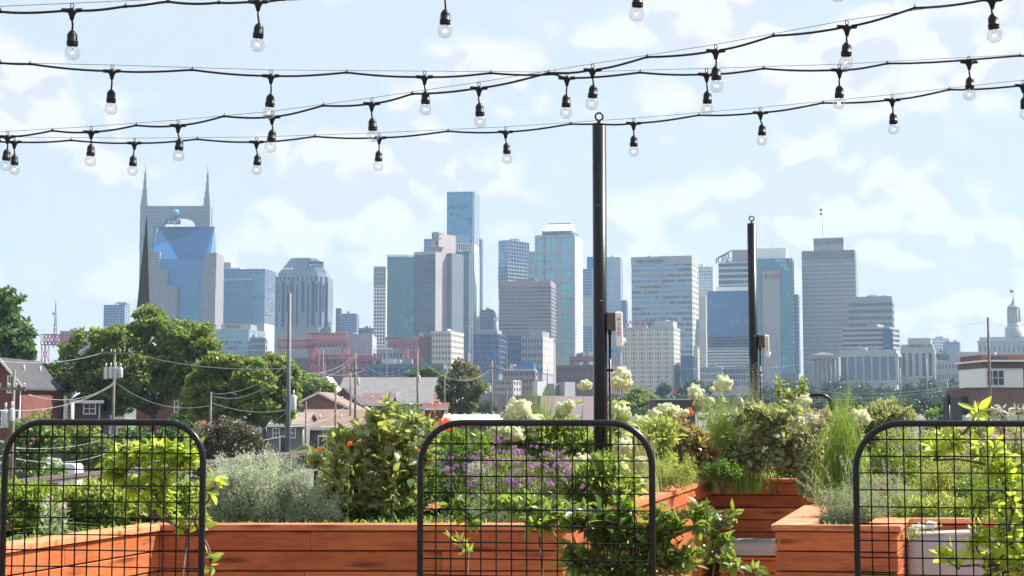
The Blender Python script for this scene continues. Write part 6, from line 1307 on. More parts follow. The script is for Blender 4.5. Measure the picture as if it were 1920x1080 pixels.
LF['silver'] = leaf_mat('leaf_silver', [(.40, .45, .33), (.52, .57, .43), (.64, .67, .55)], (.50, .56, .36), .35, .7, .3)
LF['sage'] = leaf_mat('leaf_sage', [(0.257, 0.304, 0.199), (0.374, 0.421, 0.293), (0.445, 0.491, 0.328)], (.36, .44, .2), .35, .7, .3)
LF['grass'] = leaf_mat('leaf_grass', [(0.127, 0.212, 0.042), (0.191, 0.286, 0.064), (0.276, 0.350, 0.106)], (.48, .60, .11), .5, .45, .4)
LF['palegrass'] = leaf_mat('leaf_pale_grass', [(0.338, 0.390, 0.156), (0.442, 0.468, 0.234), (0.546, 0.520, 0.312)], (.45, .48, .2), .45, .6)
LF['plume'] = leaf_mat('grass_plume', [(0.506, 0.462, 0.330), (0.605, 0.572, 0.418)], (.5, .48, .32), .5, .8)
LF['box'] = leaf_mat('leaf_boxwood', [(0.040, 0.094, 0.022), (0.070, 0.156, 0.031), (0.140, 0.250, 0.047)], (.30, .46, .06), .38, .3, .55)
LF['perennial'] = leaf_mat('leaf_perennial', [(0.069, 0.126, 0.034), (0.126, 0.195, 0.052), (0.206, 0.274, 0.080)], (.44, .56, .09), .45, .45, .4)
LF['lime'] = leaf_mat('leaf_lime', [(0.139, 0.218, 0.049), (0.218, 0.298, 0.080), (0.279, 0.338, 0.119)], (.54, .62, .13), .46, .5, .4)
LF['hydra'] = leaf_mat('petal_cream', [(.80, .79, .56), (.82, .82, .66), (.70, .74, .42), (.80, .76, .58)], (.84, .83, .68), .35, .7, .2)
LF['purple'] = leaf_mat('petal_purple', [(.36, .16, .40), (.46, .23, .50), (.56, .36, .58)], (.46, .22, .5), .35, .7, .2)
LF['lilacp'] = leaf_mat('petal_lilac', [(0.460, 0.400, 0.520), (0.580, 0.520, 0.600), (0.660, 0.620, 0.660)], (.5, .45, .6), .35, .8, .2)
LF['orange'] = leaf_mat('petal_orange', [(0.720, 0.150, 0.020), (0.780, 0.240, 0.030), (0.750, 0.100, 0.040)], (.8, .22, .03), .4, .6, .2)
LF['pinkp'] = leaf_mat('petal_pale_pink', [(0.660, 0.520, 0.440), (0.720, 0.620, 0.540)], (.6, .5, .4), .35, .8, .2)
SOIL = .64
def leaf_variant(curl, fold, w):
    """A pointed leaf along +y, 1 long, its face up (+z), bent along the midrib."""
    ys = [0, .22, .48, .75, 1]; ws = [.02, .36, .5, .3, 0]; m = MB(); v = []
    for y, ww in zip(ys, ws):
        z = -curl * y * y; v += [(-ww * w, y, z + fold * ww * w), (0, y, z), (ww * w, y, z + fold * ww * w)]
    f = []
    for i in range(3): a = i * 3; f += [(a, a + 1, a + 4, a + 3), (a + 1, a + 2, a + 5, a + 4)]
    f += [(9, 10, 13), (10, 11, 13)]
    return m.add(v, f, 0, True)
LEAFM = {}
def leaf_objs(parent, pts, dirs, Ls, m, width, name='leaf', up=(0, -.35, 1)):
    key = (m.name, width)
    if key not in LEAFM: LEAFM[key] = [leaf_variant(c, fo, width).mesh('leaf', m) for c, fo in ((.12, .35), (.3, .2), (.05, .5), (-.1, .3))]
    loc = WL[parent.name]
    for p, d, L in zip(pts, dirs, Ls):
        y = Vector(d).normalized(); n = Vector(up) + Vector(RNG.normal(size=3)) * .75; x = y.cross(n)
        if x.length < 1e-4: continue
        x.normalize(); z = x.cross(y)
        o = bpy.data.objects.new(name, random.choice(LEAFM[key])); p = Vector(p) - loc
        o.matrix_basis = Matrix(((x.x * L, y.x * L, z.x * L, p.x), (x.y * L, y.y * L, z.y * L, p.y), (x.z * L, y.z * L, z.z * L, p.z), (0, 0, 0, 1)))
        COL.objects.link(o); o.parent = parent
def lobes3(lobes, Y, depth=.8):
    q = PX(Y); out = []
    for l in lobes:
        px, py, rx, ry = l[:4]; dy = l[4] if len(l) > 4 else 0; c = P(px, py, Y + dy); out.append((np.array(c), np.array([rx * q, max(.06, min(rx, ry) * q * depth * 1.3), ry * q])))
    return out
def spray_plant(name, label, cat, lobes, Y, L, aspect, nst, per, m, singles, root=None, stem='browntwig', group=None, depth=.8, updir=.35, droop=.25, rootz=SOIL, rad=.004, jitter=.5, vine=None):
    """Stems fanning through the lobes with leaves set alternately along them; the nearest leaves are single objects."""
    vine = cat == 'vine' if vine is None else vine; Ls = lobes3(lobes, Y, depth); q = PX(Y); rx = (root if root is not None else sum(l[0] for l in lobes) / len(lobes)); base = Vector((hx(rx, Y), Y, rootz))
    r = thing(name, label, cat, base, group); tot = sum(s[0] * s[2] for c, s in Ls); sm = MB(); V, D, S = [], [], []
    done = []
    for c, s in sorted(Ls, key=lambda t: abs(t[0][2] - base.z) + .6 * abs(t[0][0] - base.x)):
        k = max(2, int(round(nst * s[0] * s[2] / tot))); cv = Vector(c); start = cv - Vector((0, 0, s[2] * .5))
        b0 = min(done, key=lambda p: (p - start).length) if done else base - Vector((0, 0, .02))
        if not vine and len(done) in (1, 3, 5): b0 = base + Vector((random.uniform(-.05, .05), random.uniform(-.03, .03), -.02))
        mid = b0.lerp(start, .55) + Vector((random.uniform(-.02, .02), random.uniform(-.02, .02), .06 * (start - b0).length)); done.append(start)
        sm.tube([b0, b0.lerp(mid, .5) + Vector((random.uniform(-.01, .01), 0, 0)), mid, start], [rad * 1.6, rad * 1.45, rad * 1.3, rad], 5)
        for _ in range(k):
            d = in_ball(1, .5)[0]; d[2] = abs(d[2]) * .75 + updir * .6 if random.random() < .72 else d[2]
            nrm = max(1.0, np.linalg.norm(d)); d = d / nrm
            a = np.array(start) + in_ball(1)[0] * s * .45; b = c + d * s * random.uniform(.8, 1.05)
            ctrl = (a + b) / 2 + RNG.normal(size=3) * s * .12 + np.array([0, 0, s[2] * .15])
            pts = [(1 - t) ** 2 * a + 2 * t * (1 - t) * ctrl + t * t * b for t in np.linspace(0, 1, per + 1)]
            sm.tube([tuple(p) for p in pts[::max(1, per // 4)]] + [tuple(pts[-1])], [rad * .6] * len(pts[::max(1, per // 4)]) + [rad * .25], 4, cap=False)
            for i in range(1, per + 1):
                ax = unit((pts[i] - pts[i - 1])[None])[0]; sd = unit(np.cross(ax, RNG.normal(size=3))[None])[0]
                V.append(pts[i] + RNG.normal(size=3) * .004); D.append(ax * (.55 if i < per else 1.2) + sd * (.9 if i % 2 else -.9) * (1 if i < per else .2) + RNG.normal(size=3) * jitter * .4 + np.array([0, 0, -droop])); S.append(L * random.uniform(.6, 1.25))
    V, D, S = np.array(V), unit(np.array(D)), np.array(S); order = np.argsort(V[:, 1] - S * 3); si = order[:singles]; ri = order[singles:]
    st = sm; st.v = [tuple(Vector(v) - base) for v in st.v]; st.build('stems', M[stem], r, True, 'stuff')
    if len(si): leaf_objs(r, V[si], D[si], S[si], m, aspect)
    if len(ri):
        v, f = leaves(V[ri], D[ri], S[ri], S[ri] * aspect, .2, .7, .18, True, np.tile([0, -.3, 1.0], (len(ri), 1))); leaf_part('foliage', v - np.array(base), f, m, r, True)
    return r
def feather_shrub(name, label, lobes, Y, m, n, bl=.03, bw=.004, plumes=60, root=None, group=None, cat='shrub', upb=.8):
    Ls = lobes3(lobes, Y, .9); base = Vector((hx(root or np.mean([l[0] for l in lobes]), Y), Y, SOIL)); r = thing(name, label, cat, base, group); tot = sum(s[0] * s[2] for c, s in Ls); V, D = [], []; sm = MB()
    for c, s in Ls:
        k = max(4, int(plumes * s[0] * s[2] / tot)); each = max(10, int(n * s[0] * s[2] / tot / k))
        for _ in range(k):
            d = in_ball(1, .55)[0]; e = c + d * s; a = c + np.array([d[0] * .25 * s[0], d[1] * .25 * s[1], -s[2] * .95]); ln = np.linalg.norm(e - a)
            sm.tube([tuple(a), tuple((a + e) / 2 + RNG.normal(size=3) * .01), tuple(e)], [.0025, .002, .001], 4, cap=False)
            t = RNG.uniform(.1, 1.04, each) ** .75; rr = .008 + .032 * (1 - t) + .012
            p = a + (e - a) * t[:, None] + RNG.normal(size=(each, 3)) * rr[:, None]; ax = (e - a) / max(ln, 1e-5)
            V.append(p); D.append(ax * upb + RNG.normal(size=(each, 3)) * .65)
    V, D = np.concatenate(V), np.concatenate(D); v, f = leaves(V, D, bl * RNG.uniform(.5, 1.2, len(V)), bw * RNG.uniform(.6, 1.3, len(V)), .15)
    sm.v = [tuple(Vector(x) - base) for x in sm.v]; sm.build('stems', M['stem'], r, True, 'stuff'); leaf_part('foliage', v - np.array(base), f, m, r, True); return r
def mound(name, label, cat, lobes, Y, m, n, L, asp=.55, group=None, root=None, rootz=SOIL):
    """Dense small leaved clump."""
    Ls = lobes3(lobes, Y, 1.0); base = Vector((hx(root or np.mean([l[0] for l in lobes]), Y), Y, rootz)); r = thing(name, label, cat, base, group); tot = sum(s[0] * s[2] for c, s in Ls); V, D = [], []; sm = MB()
    for c, s in Ls:
        k = int(n * s[0] * s[2] / tot); cl = c + in_ball(max(5, k // 22), .55) * s; idx = RNG.integers(0, len(cl), k); o = RNG.normal(size=(k, 3)) * .022 + in_ball(k) * s * .10; V.append(cl[idx] + o); D.append((cl[idx] - c) / s + RNG.normal(size=(k, 3)) * .6 + np.array([0, 0, .35]))
        for j in range(6): sm.tube([(base.x + random.uniform(-.03, .03), base.y, base.z), tuple(Vector(c) + Vector(in_ball(1, .4)[0] * s) * .8)], [.004, .0015], 4, cap=False)
    V, D = np.concatenate(V), np.concatenate(D); v, f = leaves(V, D, L * RNG.uniform(.6, 1.3, len(V)), L * asp * RNG.uniform(.7, 1.2, len(V)), .2)
    sm.v = [tuple(Vector(x) - base) for x in sm.v]; sm.build('stems', M['browntwig'], r, True, 'stuff'); leaf_part('foliage', v - np.array(base), f, m, r, True); return r
def grass_clump(name, label, x, spread, ytops, Y, n, m, w=.007, basew=.12, droop=.05, group=None, plume=None, rootz=SOIL, dy=.12, cat='grass clump'):
    """ytops: (px of the tip, py of the tip, scatter in px) targets for the blade tips."""
    q = PX(Y); base = Vector((hx(x, Y), Y, rootz)); r = thing(name, label, cat, base, group)
    b = np.array(base) + np.c_[RNG.normal(size=n) * basew * .5, RNG.normal(size=n) * basew * .5, np.zeros(n)]; tp = []
    for i in range(n):
        a, t, s = ytops[RNG.integers(len(ytops))]; p = P(a + RNG.normal() * s, t + abs(RNG.normal()) * s * 1.6 + (random.random() ** 2) * 55 * (1 if random.random() < .6 else .2), Y + RNG.normal() * dy); tp.append(p)
    tp = np.array(tp); v, f = blades(b, tp, w * RNG.uniform(.5, 1.2, n), 5, droop * RNG.uniform(0, 1, n)); leaf_part('blades', v - np.array(base), f, m, r, True)
    if plume:
        k = plume; V, D = [], []
        for i in range(k):
            a, t, s = ytops[RNG.integers(len(ytops))]; e = np.array(P(a + RNG.normal() * s * 1.3, t - 10 + RNG.normal() * s * .7, Y + RNG.normal() * dy)); s0 = b[RNG.integers(n)]
            c = s0 + (e - s0) * .7; tt = RNG.uniform(.62, 1.02, 46)[:, None]; hor = (e - s0) * np.array([1, 1, 0]); pp = s0 + (e - s0) * tt - hor * (tt * (1 - tt)) * .8; V.append(pp + RNG.normal(size=(46, 3)) * .02 * (1.3 - tt)); D.append((e - s0) / np.linalg.norm(e - s0) * .6 + RNG.normal(size=(46, 3)) * .5)
        V, D = np.concatenate(V), np.concatenate(D); v, f = leaves(V, D, .014, .0022, .1); leaf_part('plumes', v - np.array(base), f, LF['plume'], r, True)
    return r
# flower heads: unit meshes shared by copies
def head_mesh(name, m, n, petal, flat=.85, seed=0, petals=4, core=None, clusters=0):
    if clusters:
        cc = unit(RNG.normal(size=(clusters, 3))); cc = cc[cc[:, 2] > -.6]; k = max(3, n // len(cc)); d = unit(RNG.normal(size=(len(cc), k, 3)) + cc[:, None] * .9); c = (cc[:, None] * RNG.uniform(.58, .84, (len(cc), 1, 1)) + d * .25).reshape(-1, 3) * np.array([1, 1, flat]); d = d.reshape(-1, 3); n = len(d)
    else:
        d = unit(RNG.normal(size=(n, 3))); d = d[d[:, 2] > -.72]; n = len(d); c = d * RNG.uniform(.8, 1.05, (n, 1)) * np.array([1, 1, flat])
    V, F_ = [], []
    t1 = unit(np.cross(d, RNG.normal(size=(n, 3)))); t2 = np.cross(d, t1); vs = []
    for k in range(petals):
        a = 2 * math.pi * k / petals; u = t1 * math.cos(a) + t2 * math.sin(a); w = -t1 * math.sin(a) + t2 * math.cos(a); lift = d * petal * .25
        vs.append(np.stack([c, c + u * petal * .6 + w * petal * .38 + lift, c + u * petal + lift * .6, c + u * petal * .6 - w * petal * .38 + lift], 1))
    v = np.stack(vs, 1).reshape(-1, 3); f = np.arange(len(v)).reshape(-1, 4); return np_mesh(name, v, f, m)
HM_H = [head_mesh('flower_head', LF['hydra'], 460, .15, .88, clusters=30) for _ in range(3)]; 
HM_P = [head_mesh('flower_cluster', LF['purple'], 60, .24, .62, petals=3) for _ in range(3)]; HM_O = [head_mesh('flower_cluster', LF['orange'], 30, .5, .7, petals=3) for _ in range(2)]; HM_W = [head_mesh('flower_cluster', LF['pinkp'], 40, .34, .8, petals=3) for _ in range(2)]
CORE = MB().lathe([(.01, -.6), (.5, -.45), (.68, 0), (.54, .42), (.01, .62)], 10).mesh('flower_core', mat('core_lime', (.52, .54, .27), .9, .2, 8))
def put_head(parent, p, rad, meshes, name='flower_head', tilt=.5, core=True):
    o = bpy.data.objects.new(name, random.choice(meshes)); COL.objects.link(o); o.parent = parent; o.location = Vector(p) - WL[parent.name]; k_ = 1.28 if core else 1; o.scale = (rad * k_, rad * k_, rad * k_ * random.uniform(.88, 1.08)); o.rotation_euler = (random.uniform(-tilt, tilt) + .25, random.uniform(-tilt, tilt), random.uniform(0, 6.3))
    if core: c = bpy.data.objects.new('flower_core', CORE); COL.objects.link(c); c.parent = o
    return o
def hydrangea(label, blooms, root, Y, nleaf=60, L=.11, group='hydrangeas in bloom', single=40):
    q = PX(Y); base = Vector((hx(root, Y), Y, SOIL)); r = thing('hydrangea', label, 'hydrangea', base, group); sm = MB(); V, D, S = [], [], []
    for bl in blooms:
        px, py, rp = bl[:3]; dy = bl[3] if len(bl) > 3 else random.uniform(-.1, .12); p = P(px, py, Y + dy); rad = rp * PX(Y + dy); put_head(r, p, rad, HM_H)
        b0 = base + Vector(((p.x - base.x) * .35, random.uniform(-.08, .08), 0)); mid = b0.lerp(p, .6) + Vector(((p.x - b0.x) * -.15, 0, .02)); sm.tube([b0, mid, p - Vector((0, 0, rad * .5))], [.005, .004, .003], 5)
        ln = (p - b0).length
        for i in range(max(3, int(nleaf / len(blooms)))):
            t = random.uniform(.25, .93); pp = b0.lerp(mid, t * 1.66) if t < .6 else mid.lerp(p - Vector((0, 0, rad * .7)), (t - .6) / .4); a = random.uniform(0, 6.283); V.append(tuple(pp)); D.append((math.cos(a), math.sin(a), random.uniform(-.25, .35))); S.append(L * random.uniform(.6, 1.15))
    sm.v = [tuple(Vector(x) - base) for x in sm.v]; sm.build('stems', M['stem'], r, True, 'stuff'); V, D, S = np.array(V), unit(np.array(D)), np.array(S); o = np.argsort(V[:, 1]); a, b = o[:single], o[single:]
    leaf_objs(r, V[a], D[a], S[a], LF['lime'], .72)
    if len(b): v, f = leaves(V[b], D[b], S[b], S[b] * .7, .2, .6, .15, True, np.tile([0, -.3, 1.0], (len(b), 1))); leaf_part('foliage', v - np.array(base), f, LF['lime'], r, True)
    return r
def stem_flowers(name, label, cat, spots, root, Y, meshes, rad, fol=None, nfol=500, group=None, fl='flower_cluster', L=.05, asp=.2, bspread=.6):
    base = Vector((hx(root, Y), Y, SOIL)); r = thing(name, label, cat, base, group); sm = MB(); V, D = [], []
    for s in spots:
        px, py = s[:2]; sc = s[2] if len(s) > 2 else 1; p = P(px, py, Y + random.uniform(-.3, .25)); put_head(r, p, rad * sc * random.uniform(.8, 1.2), meshes, fl, .6, False)
        b0 = Vector((base.x + (p.x - base.x) * bspread, p.y + random.uniform(-.05, .05), SOIL)); m_ = b0.lerp(p, .55) + Vector((random.uniform(-.02, .02), 0, 0)); sm.tube([b0, m_, p], [.0026, .002, .0014], 4, cap=False)
        k = max(3, nfol // len(spots)); t = RNG.uniform(.02, .85, k) ** 1.2; V.append(np.array(b0) + (np.array(p) - np.array(b0)) * t[:, None] + RNG.normal(size=(k, 3)) * .03); D.append(RNG.normal(size=(k, 3)) + np.array([0, 0, .5]))
    sm.v = [tuple(Vector(x) - base) for x in sm.v]; sm.build('stems', M['stem'], r, True, 'stuff')
    if fol is not None: V, D = np.concatenate(V), np.concatenate(D); v, f = leaves(V, D, L * RNG.uniform(.5, 1.3, len(V)), L * asp, .2); leaf_part('foliage', v - np.array(base), f, fol, r, True)
    return r
def spike_plant(name, label, spikes, root, Y, petal, fol, nfol=1500, L=.045, asp=.16, group=None, lobes=(), cat='lavender'):
    base = Vector((hx(root, Y), Y, SOIL)); r = thing(name, label, cat, base, group); sm = MB(); FV, FD, V, D = [], [], [], []
    for px0, py0, px1, py1 in spikes:
        a, b = P(px0, py0, Y + random.uniform(-.1, .1)), None; b = P(px1, py1, a.y + random.uniform(-.05, .05)); c = a.lerp(b, .5) + Vector((0, 0, .02)); sm.tube([Vector((base.x + (a.x - base.x) * .6, a.y, SOIL)), a, c, b], [.002, .002, .0015, .001], 4, cap=False)
        n = max(20, int((b - a).length / .0022)); t = np.floor(RNG.uniform(.15, 1, n) * 11) / 11 + RNG.normal(size=n) * .012; FV.append(np.array(a) + (np.array(b) - np.array(a)) * t[:, None] + RNG.normal(size=(n, 3)) * .006); FD.append(RNG.normal(size=(n, 3)) + np.array([0, 0, .4]))
        k = 12; V.append(np.array(a) + RNG.normal(size=(k, 3)) * .03); D.append(RNG.normal(size=(k, 3)) + np.array([0, 0, .8]))
    sm.v = [tuple(Vector(x) - base) for x in sm.v]; sm.build('stems', M['stem'], r, True, 'stuff'); FV, FD = np.concatenate(FV), np.concatenate(FD); v, f = leaves(FV, FD, .010, .006, .2); leaf_part('flower_spikes', v - np.array(base), f, petal, r, True)
    for c, s in lobes3(lobes, Y, .9): k = nfol // max(1, len(lobes)); V.append(c + in_ball(k, .2) * s); D.append(RNG.normal(size=(k, 3)) * .7 + np.array([0, 0, 1]))
    V, D = np.concatenate(V), np.concatenate(D); v, f = leaves(V, D, L * RNG.uniform(.5, 1.2, len(V)), L * asp, .15); leaf_part('foliage', v - np.array(base), f, fol, r, True); return r
R_ = random.uniform
# --- front strip of the long planter
feather_shrub('artemisia', 'silvery feathery artemisia mound behind the front planter rim', [(440, 912, 56, 62), (500, 902, 62, 64), (545, 890, 36, 36), (412, 900, 30, 40), (465, 880, 34, 30), (560, 925, 48, 48), (520, 940, 90, 36), (420, 950, 40, 26), (610, 945, 34, 30)], 11.05, LF['silver'], 70000, .030, .0058, 300, 500)
spray_plant('viburnum_shrub', 'broad leaved viburnum shrub, tallest plant left of the middle trellis', 'shrub', [(700, 815, 46, 44), (745, 835, 44, 50), (680, 870, 46, 46), (735, 890, 52, 50), (660, 925, 50, 40), (720, 940, 60, 34), (765, 905, 30, 50), (640, 890, 34, 34), (705, 790, 26, 26), (628, 930, 34, 30), (790, 860, 26, 40), (655, 840, 34, 26), (775, 800, 26, 26), (592, 865, 20, 20), (808, 815, 14, 26), (642, 805, 16, 18), (728, 768, 14, 16), (622, 825, 16, 16), (580, 935, 22, 24)], 11.2, .085, .62, 260, 8, LF['viburnum'], 300, 712, rad=.005)
spray_plant('dark_bush', 'dark green low bush between the artemisia and the viburnum', 'shrub', [(625, 885, 34, 34), (610, 915, 24, 28), (650, 905, 30, 30)], 12.0, .05, .4, 60, 9, LF['box'], 0, 620)
VERB = [(R_(835, 1065), R_(845, 912)) for _ in range(105)] + [(R_(850, 1050), R_(828, 850), .8) for _ in range(10)] + [(937, 818), (930, 826, 1.2), (945, 825), (938, 834), (962, 850), (880, 855), (1035, 832, .7), (1022, 830, .7), (1006, 838, .7), (960, 903, 1.2), (952, 898, 1.2), (968, 906, 1.1), (880, 912, 1.1), (892, 903, 1.2), (1080, 905), (1092, 912, .8), (1062, 880, 1.2), (1056, 870, 1.1), (1068, 890), (1025, 895, 1.2), (1030, 903, 1.2), (822, 865, .9), (840, 878, .9), (900, 850, 1.1), (890, 858, 1.1), (912, 862, 1.1), (1010, 870), (1040, 872, 1.1)]
stem_flowers('verbena', 'clump of tall purple verbena seen through the middle trellis', 'verbena', VERB, 950, 11.5, HM_P, .0235, LF['perennial'], 700, L=.05, asp=.22)
mound('dark_bush', 'dark low bush under the viburnum behind its stems', 'shrub', [(680, 930, 60, 36), (750, 935, 60, 36), (790, 900, 30, 50), (640, 940, 40, 30)], 11.55, LF['box'], 6000, .05, .4)
mound('dark_bush', 'dark leafy bush behind the left half of the purple flowers', 'shrub', [(850, 850, 36, 36), (845, 900, 36, 44), (880, 835, 34, 26), (870, 930, 46, 32)], 12.0, LF['box'], 5200, .05, .3)
mound('perennial_clump', 'fine green perennial clump under the purple flowers', 'perennial', [(930, 930, 60, 34), (1000, 920, 60, 40), (1060, 930, 40, 36), (960, 890, 70, 30), (1040, 880, 40, 30)], 11.9, LF['lime'], 6500, .05, .14, group='low perennials')
feather_shrub('perennial_clump', 'thread leaved grey green clump at the right end of the front planter', [(1000, 945, 40, 26), (950, 950, 40, 22), (900, 955, 30, 18)], 11.0, LF['sage'], 4500, .035, .0035, 60, 950, 'low perennials', 'perennial')
# --- hydrangeas round the near pole
hydrangea('hydrangea with the largest cream heads above the middle trellis', [(975, 769, 25, .1), (957, 785, 18), (1000, 792, 18), (940, 806, 17), (925, 815, 15), (965, 815, 18), (1000, 818, 16), (905, 822, 13)], 965, 13.0, 90, .12)
hydrangea('hydrangea with two small heads left of the near pole', [(1055, 770, 17), (1068, 760, 11), (1096, 723, 12.5), (1048, 785, 13), (1090, 815, 14)], 1075, 13.4, 70, .12)
hydrangea('tall hydrangea head high beside the near pole under the fire alarm', [(1166, 706, 20), (1158, 718, 14), (1175, 720, 13), (1150, 770, 20), (1165, 775, 18), (1140, 790, 13)], 1160, 13.6, 60, .13)
hydrangea('hydrangea low on the right inside the middle trellis', [(1170, 838, 19), (1163, 878, 18), (1092, 868, 19), (1200, 868, 13), (1195, 905, 13)], 1150, 12.6, 90, .11)
hydrangea('hydrangea in front of the bronze shrub right of the middle trellis', [(1210, 795, 17), (1198, 790, 12), (1245, 768, 15), (1264, 772, 15), (1228, 778, 12), (1285, 775, 9)], 1230, 15.2, 60, .11)
hydrangea('hydrangea with two lime heads left of the feathery grass', [(1304, 738, 16.5), (1318, 760, 18), (1331, 752, 10), (1335, 730, 6), (1356, 722, 19, .5), (1325, 818, 15), (1340, 798, 9)], 1318, 16.6, 60, .11)
hydrangea('hydrangea with one pale head before the far trellis', [(1506, 753, 16), (1498, 790, 12), (1523, 786, 11), (1530, 793, 10), (1519, 797, 9), (1480, 800, 9)], 1508, 17.0, 60, .13)
hydrangea('hydrangea with a round lime head right of the tall grass tuft', [(1616, 785, 18), (1603, 782, 15), (1607, 798, 12), (1575, 785, 9)], 1608, 16.8, 46, .12)
# --- grasses
grass_clump('tall_grass', 'tall upright grass tuft left of the near pole', 1012, 40, [(1000, 712, 10), (1018, 705, 12), (1032, 708, 10), (1025, 740, 16), (1005, 745, 14)], 13.3, 230, LF['deepgrass'], .010, .22, .01, 'tall grasses')
grass_clump('tall_grass', 'thin yellow green grass behind the right post of the middle trellis', 1205, 40, [(1185, 770, 8), (1210, 780, 10), (1230, 790, 10), (1195, 800, 10)], 13.8, 110, LF['palegrass'], .008, .2, .02, 'tall grasses')
grass_clump('feather_grass', 'large arching feather grass with hazy plumes beside the far pole', 1368, 60, [(1340, 730, 14), (1365, 725, 18), (1392, 735, 14), (1350, 755, 18), (1385, 760, 18), (1405, 770, 10)], 16.3, 1300, LF['deepgrass'], .010, .34, .03, 'tall grasses', plume=90)
grass_clump('feather_grass', 'dark seed headed grass in front of the far pole', 1415, 20, [(1412, 690, 6), (1418, 705, 8), (1408, 720, 8)], 16.9, 60, LF['palegrass'], .004, .1, .02, 'tall grasses', plume=26)
grass_clump('tall_grass', 'tall bright grass tuft left of the right trellis', 1582, 50, [(1565, 722, 7), (1580, 715, 10), (1596, 712, 6), (1600, 745, 12), (1560, 760, 14), (1590, 760, 14), (1615, 800, 8), (1552, 800, 10)], 15.4, 420, LF['deepgrass'], .011, .26, .02, 'tall grasses')
grass_clump('tall_grass', 'grass tuft with loose tips above the right trellis corner', 1668, 40, [(1645, 730, 9), (1665, 722, 10), (1682, 745, 9), (1695, 735, 8), (1655, 760, 12)], 22.3, 240, LF['deepgrass'], .014, .34, .03, 'tall grasses', rootz=.64)
grass_clump('feather_grass', 'pale drooping grass at the foot of the feather grass', 1350, 40, [(1300, 800, 10), (1320, 790, 10), (1345, 800, 12), (1390, 830, 14)], 15.9, 70, LF['palegrass'], .006, .12, .12, 'tall grasses')
# --- shrubs of the back planter
spray_plant('bronze_shrub', 'bronze and grey leaved shrub in front of the hydrangea heads', 'shrub', [(1270, 815, 36, 32), (1305, 835, 34, 34), (1250, 845, 32, 34), (1285, 865, 40, 26), (1328, 860, 24, 26), (1262, 795, 22, 18)], 15.9, .078, .6, 190, 8, LF['bronze'], 260, 1285)
spray_plant('viburnum_shrub', 'grey green viburnum shrub under the far black pole', 'shrub', [(1440, 795, 46, 36), (1405, 830, 40, 40), (1500, 820, 34, 36), (1520, 860, 30, 26), (1390, 860, 30, 26), (1460, 830, 42, 38), (1430, 862, 46, 26), (1485, 850, 30, 32), (1425, 775, 22, 18), (1468, 780, 20, 20), (1378, 790, 18, 20), (1535, 800, 20, 24), (1552, 842, 22, 24), (1400, 762, 14, 16), (1492, 768, 16, 18), (1418, 878, 34, 14), (1472, 878, 40, 14), (1525, 876, 30, 14)], 16.0, .095, .68, 210, 7, LF['greyleaf'], 300, 1452)
spray_plant('climbing_shrub', 'leafy green climber standing on the far trellis', 'shrub', [(1480, 745, 20, 18), (1505, 730, 10, 26), (1460, 725, 8, 26), (1500, 770, 26, 14), (1475, 765, 22, 14)], 23.4, .075, .5, 70, 8, LF['lime'], 60, 1495, rootz=DECK)
mound('boxwood', 'small round boxwood on the alcove rim', 'boxwood', [(1352, 884, 38, 14), (1335, 888, 24, 12), (1372, 888, 24, 12), (1352, 876, 24, 10)], 15.7, LF['box'], 3400, .026, .6)
mound('boxwood', 'dark dense boxwood behind the vine on the right trellis', 'boxwood', [(1850, 920, 50, 36), (1895, 918, 46, 38), (1870, 945, 60, 26), (1930, 925, 40, 40), (1830, 940, 30, 28)], 11.4, LF['box'], 9000, .024, .55)
feather_shrub('perennial_clump', 'pale green feathery clump left of the alcove corner', [(1250, 880, 36, 26), (1275, 895, 34, 20), (1232, 905, 26, 22), (1290, 875, 22, 18), (1225, 875, 20, 22)], 14.3, LF['lime'], 4200, .05, .006, 70, 1258, 'low perennials', 'perennial')
stem_flowers('verbena', 'pinkish purple verbena before the tall bright grass tuft', 'verbena', [(R_(1480, 1555), R_(772, 835), R_(.6, 1)) for _ in range(44)] + [(1535, 775, 1.2), (1545, 785, 1.2), (1530, 790, 1.1), (1542, 796, 1), (1485, 800, 1.1)], 1520, 16.0, HM_P, .024, LF['greyleaf'], 2600, L=.055, asp=.4)
stem_flowers('verbena', 'lilac verbena seen through the top corner of the right trellis', 'verbena', [(R_(1655, 1745), R_(800, 850), R_(.6, 1.1)) for _ in range(36)], 1700, 16.4, HM_P, .024, LF['perennial'], 2400, L=.055, asp=.3)
mound('perennial_clump', 'leafy perennial clump at the foot of the grass tuft', 'perennial', [(1510, 850, 46, 26), (1550, 830, 40, 30), (1490, 870, 40, 18), (1545, 870, 40, 18)], 16.4, LF['perennial'], 4500, .055, .45, 'low perennials')
mound('perennial_clump', 'grey leaved perennial clump beside the round lime flower head', 'perennial', [(1640, 790, 36, 26), (1665, 770, 26, 18), (1625, 815, 34, 24), (1690, 785, 26, 18)], 18.0, LF['greyleaf'], 4500, .06, .5, 'low perennials')
mound('perennial_clump', 'fine leaved perennial clump behind the right trellis corner', 'perennial', [(1700, 860, 60, 26), (1650, 870, 36, 24), (1745, 850, 50, 36), (1700, 830, 60, 24)], 17.0, LF['perennial'], 6000, .06, .2, 'low perennials')
mound('perennial_clump', 'broad mixed perennial bank filling the right trellis', 'perennial', [(1800, 840, 70, 34), (1870, 835, 70, 36), (1930, 840, 60, 40), (1780, 870, 70, 26), (1900, 870, 70, 26), (1840, 805, 60, 20)], 22.6, LF['lime'], 8000, .08, .35, 'low perennials')
stem_flowers('aster', 'scattered pale pink asters in the perennial bank', 'aster', [(R_(1760, 1920), R_(795, 860), R_(.5, .9)) for _ in range(70)], 1840, 21.9, HM_W, .055, LF['perennial'], 800, L=.07, asp=.3)
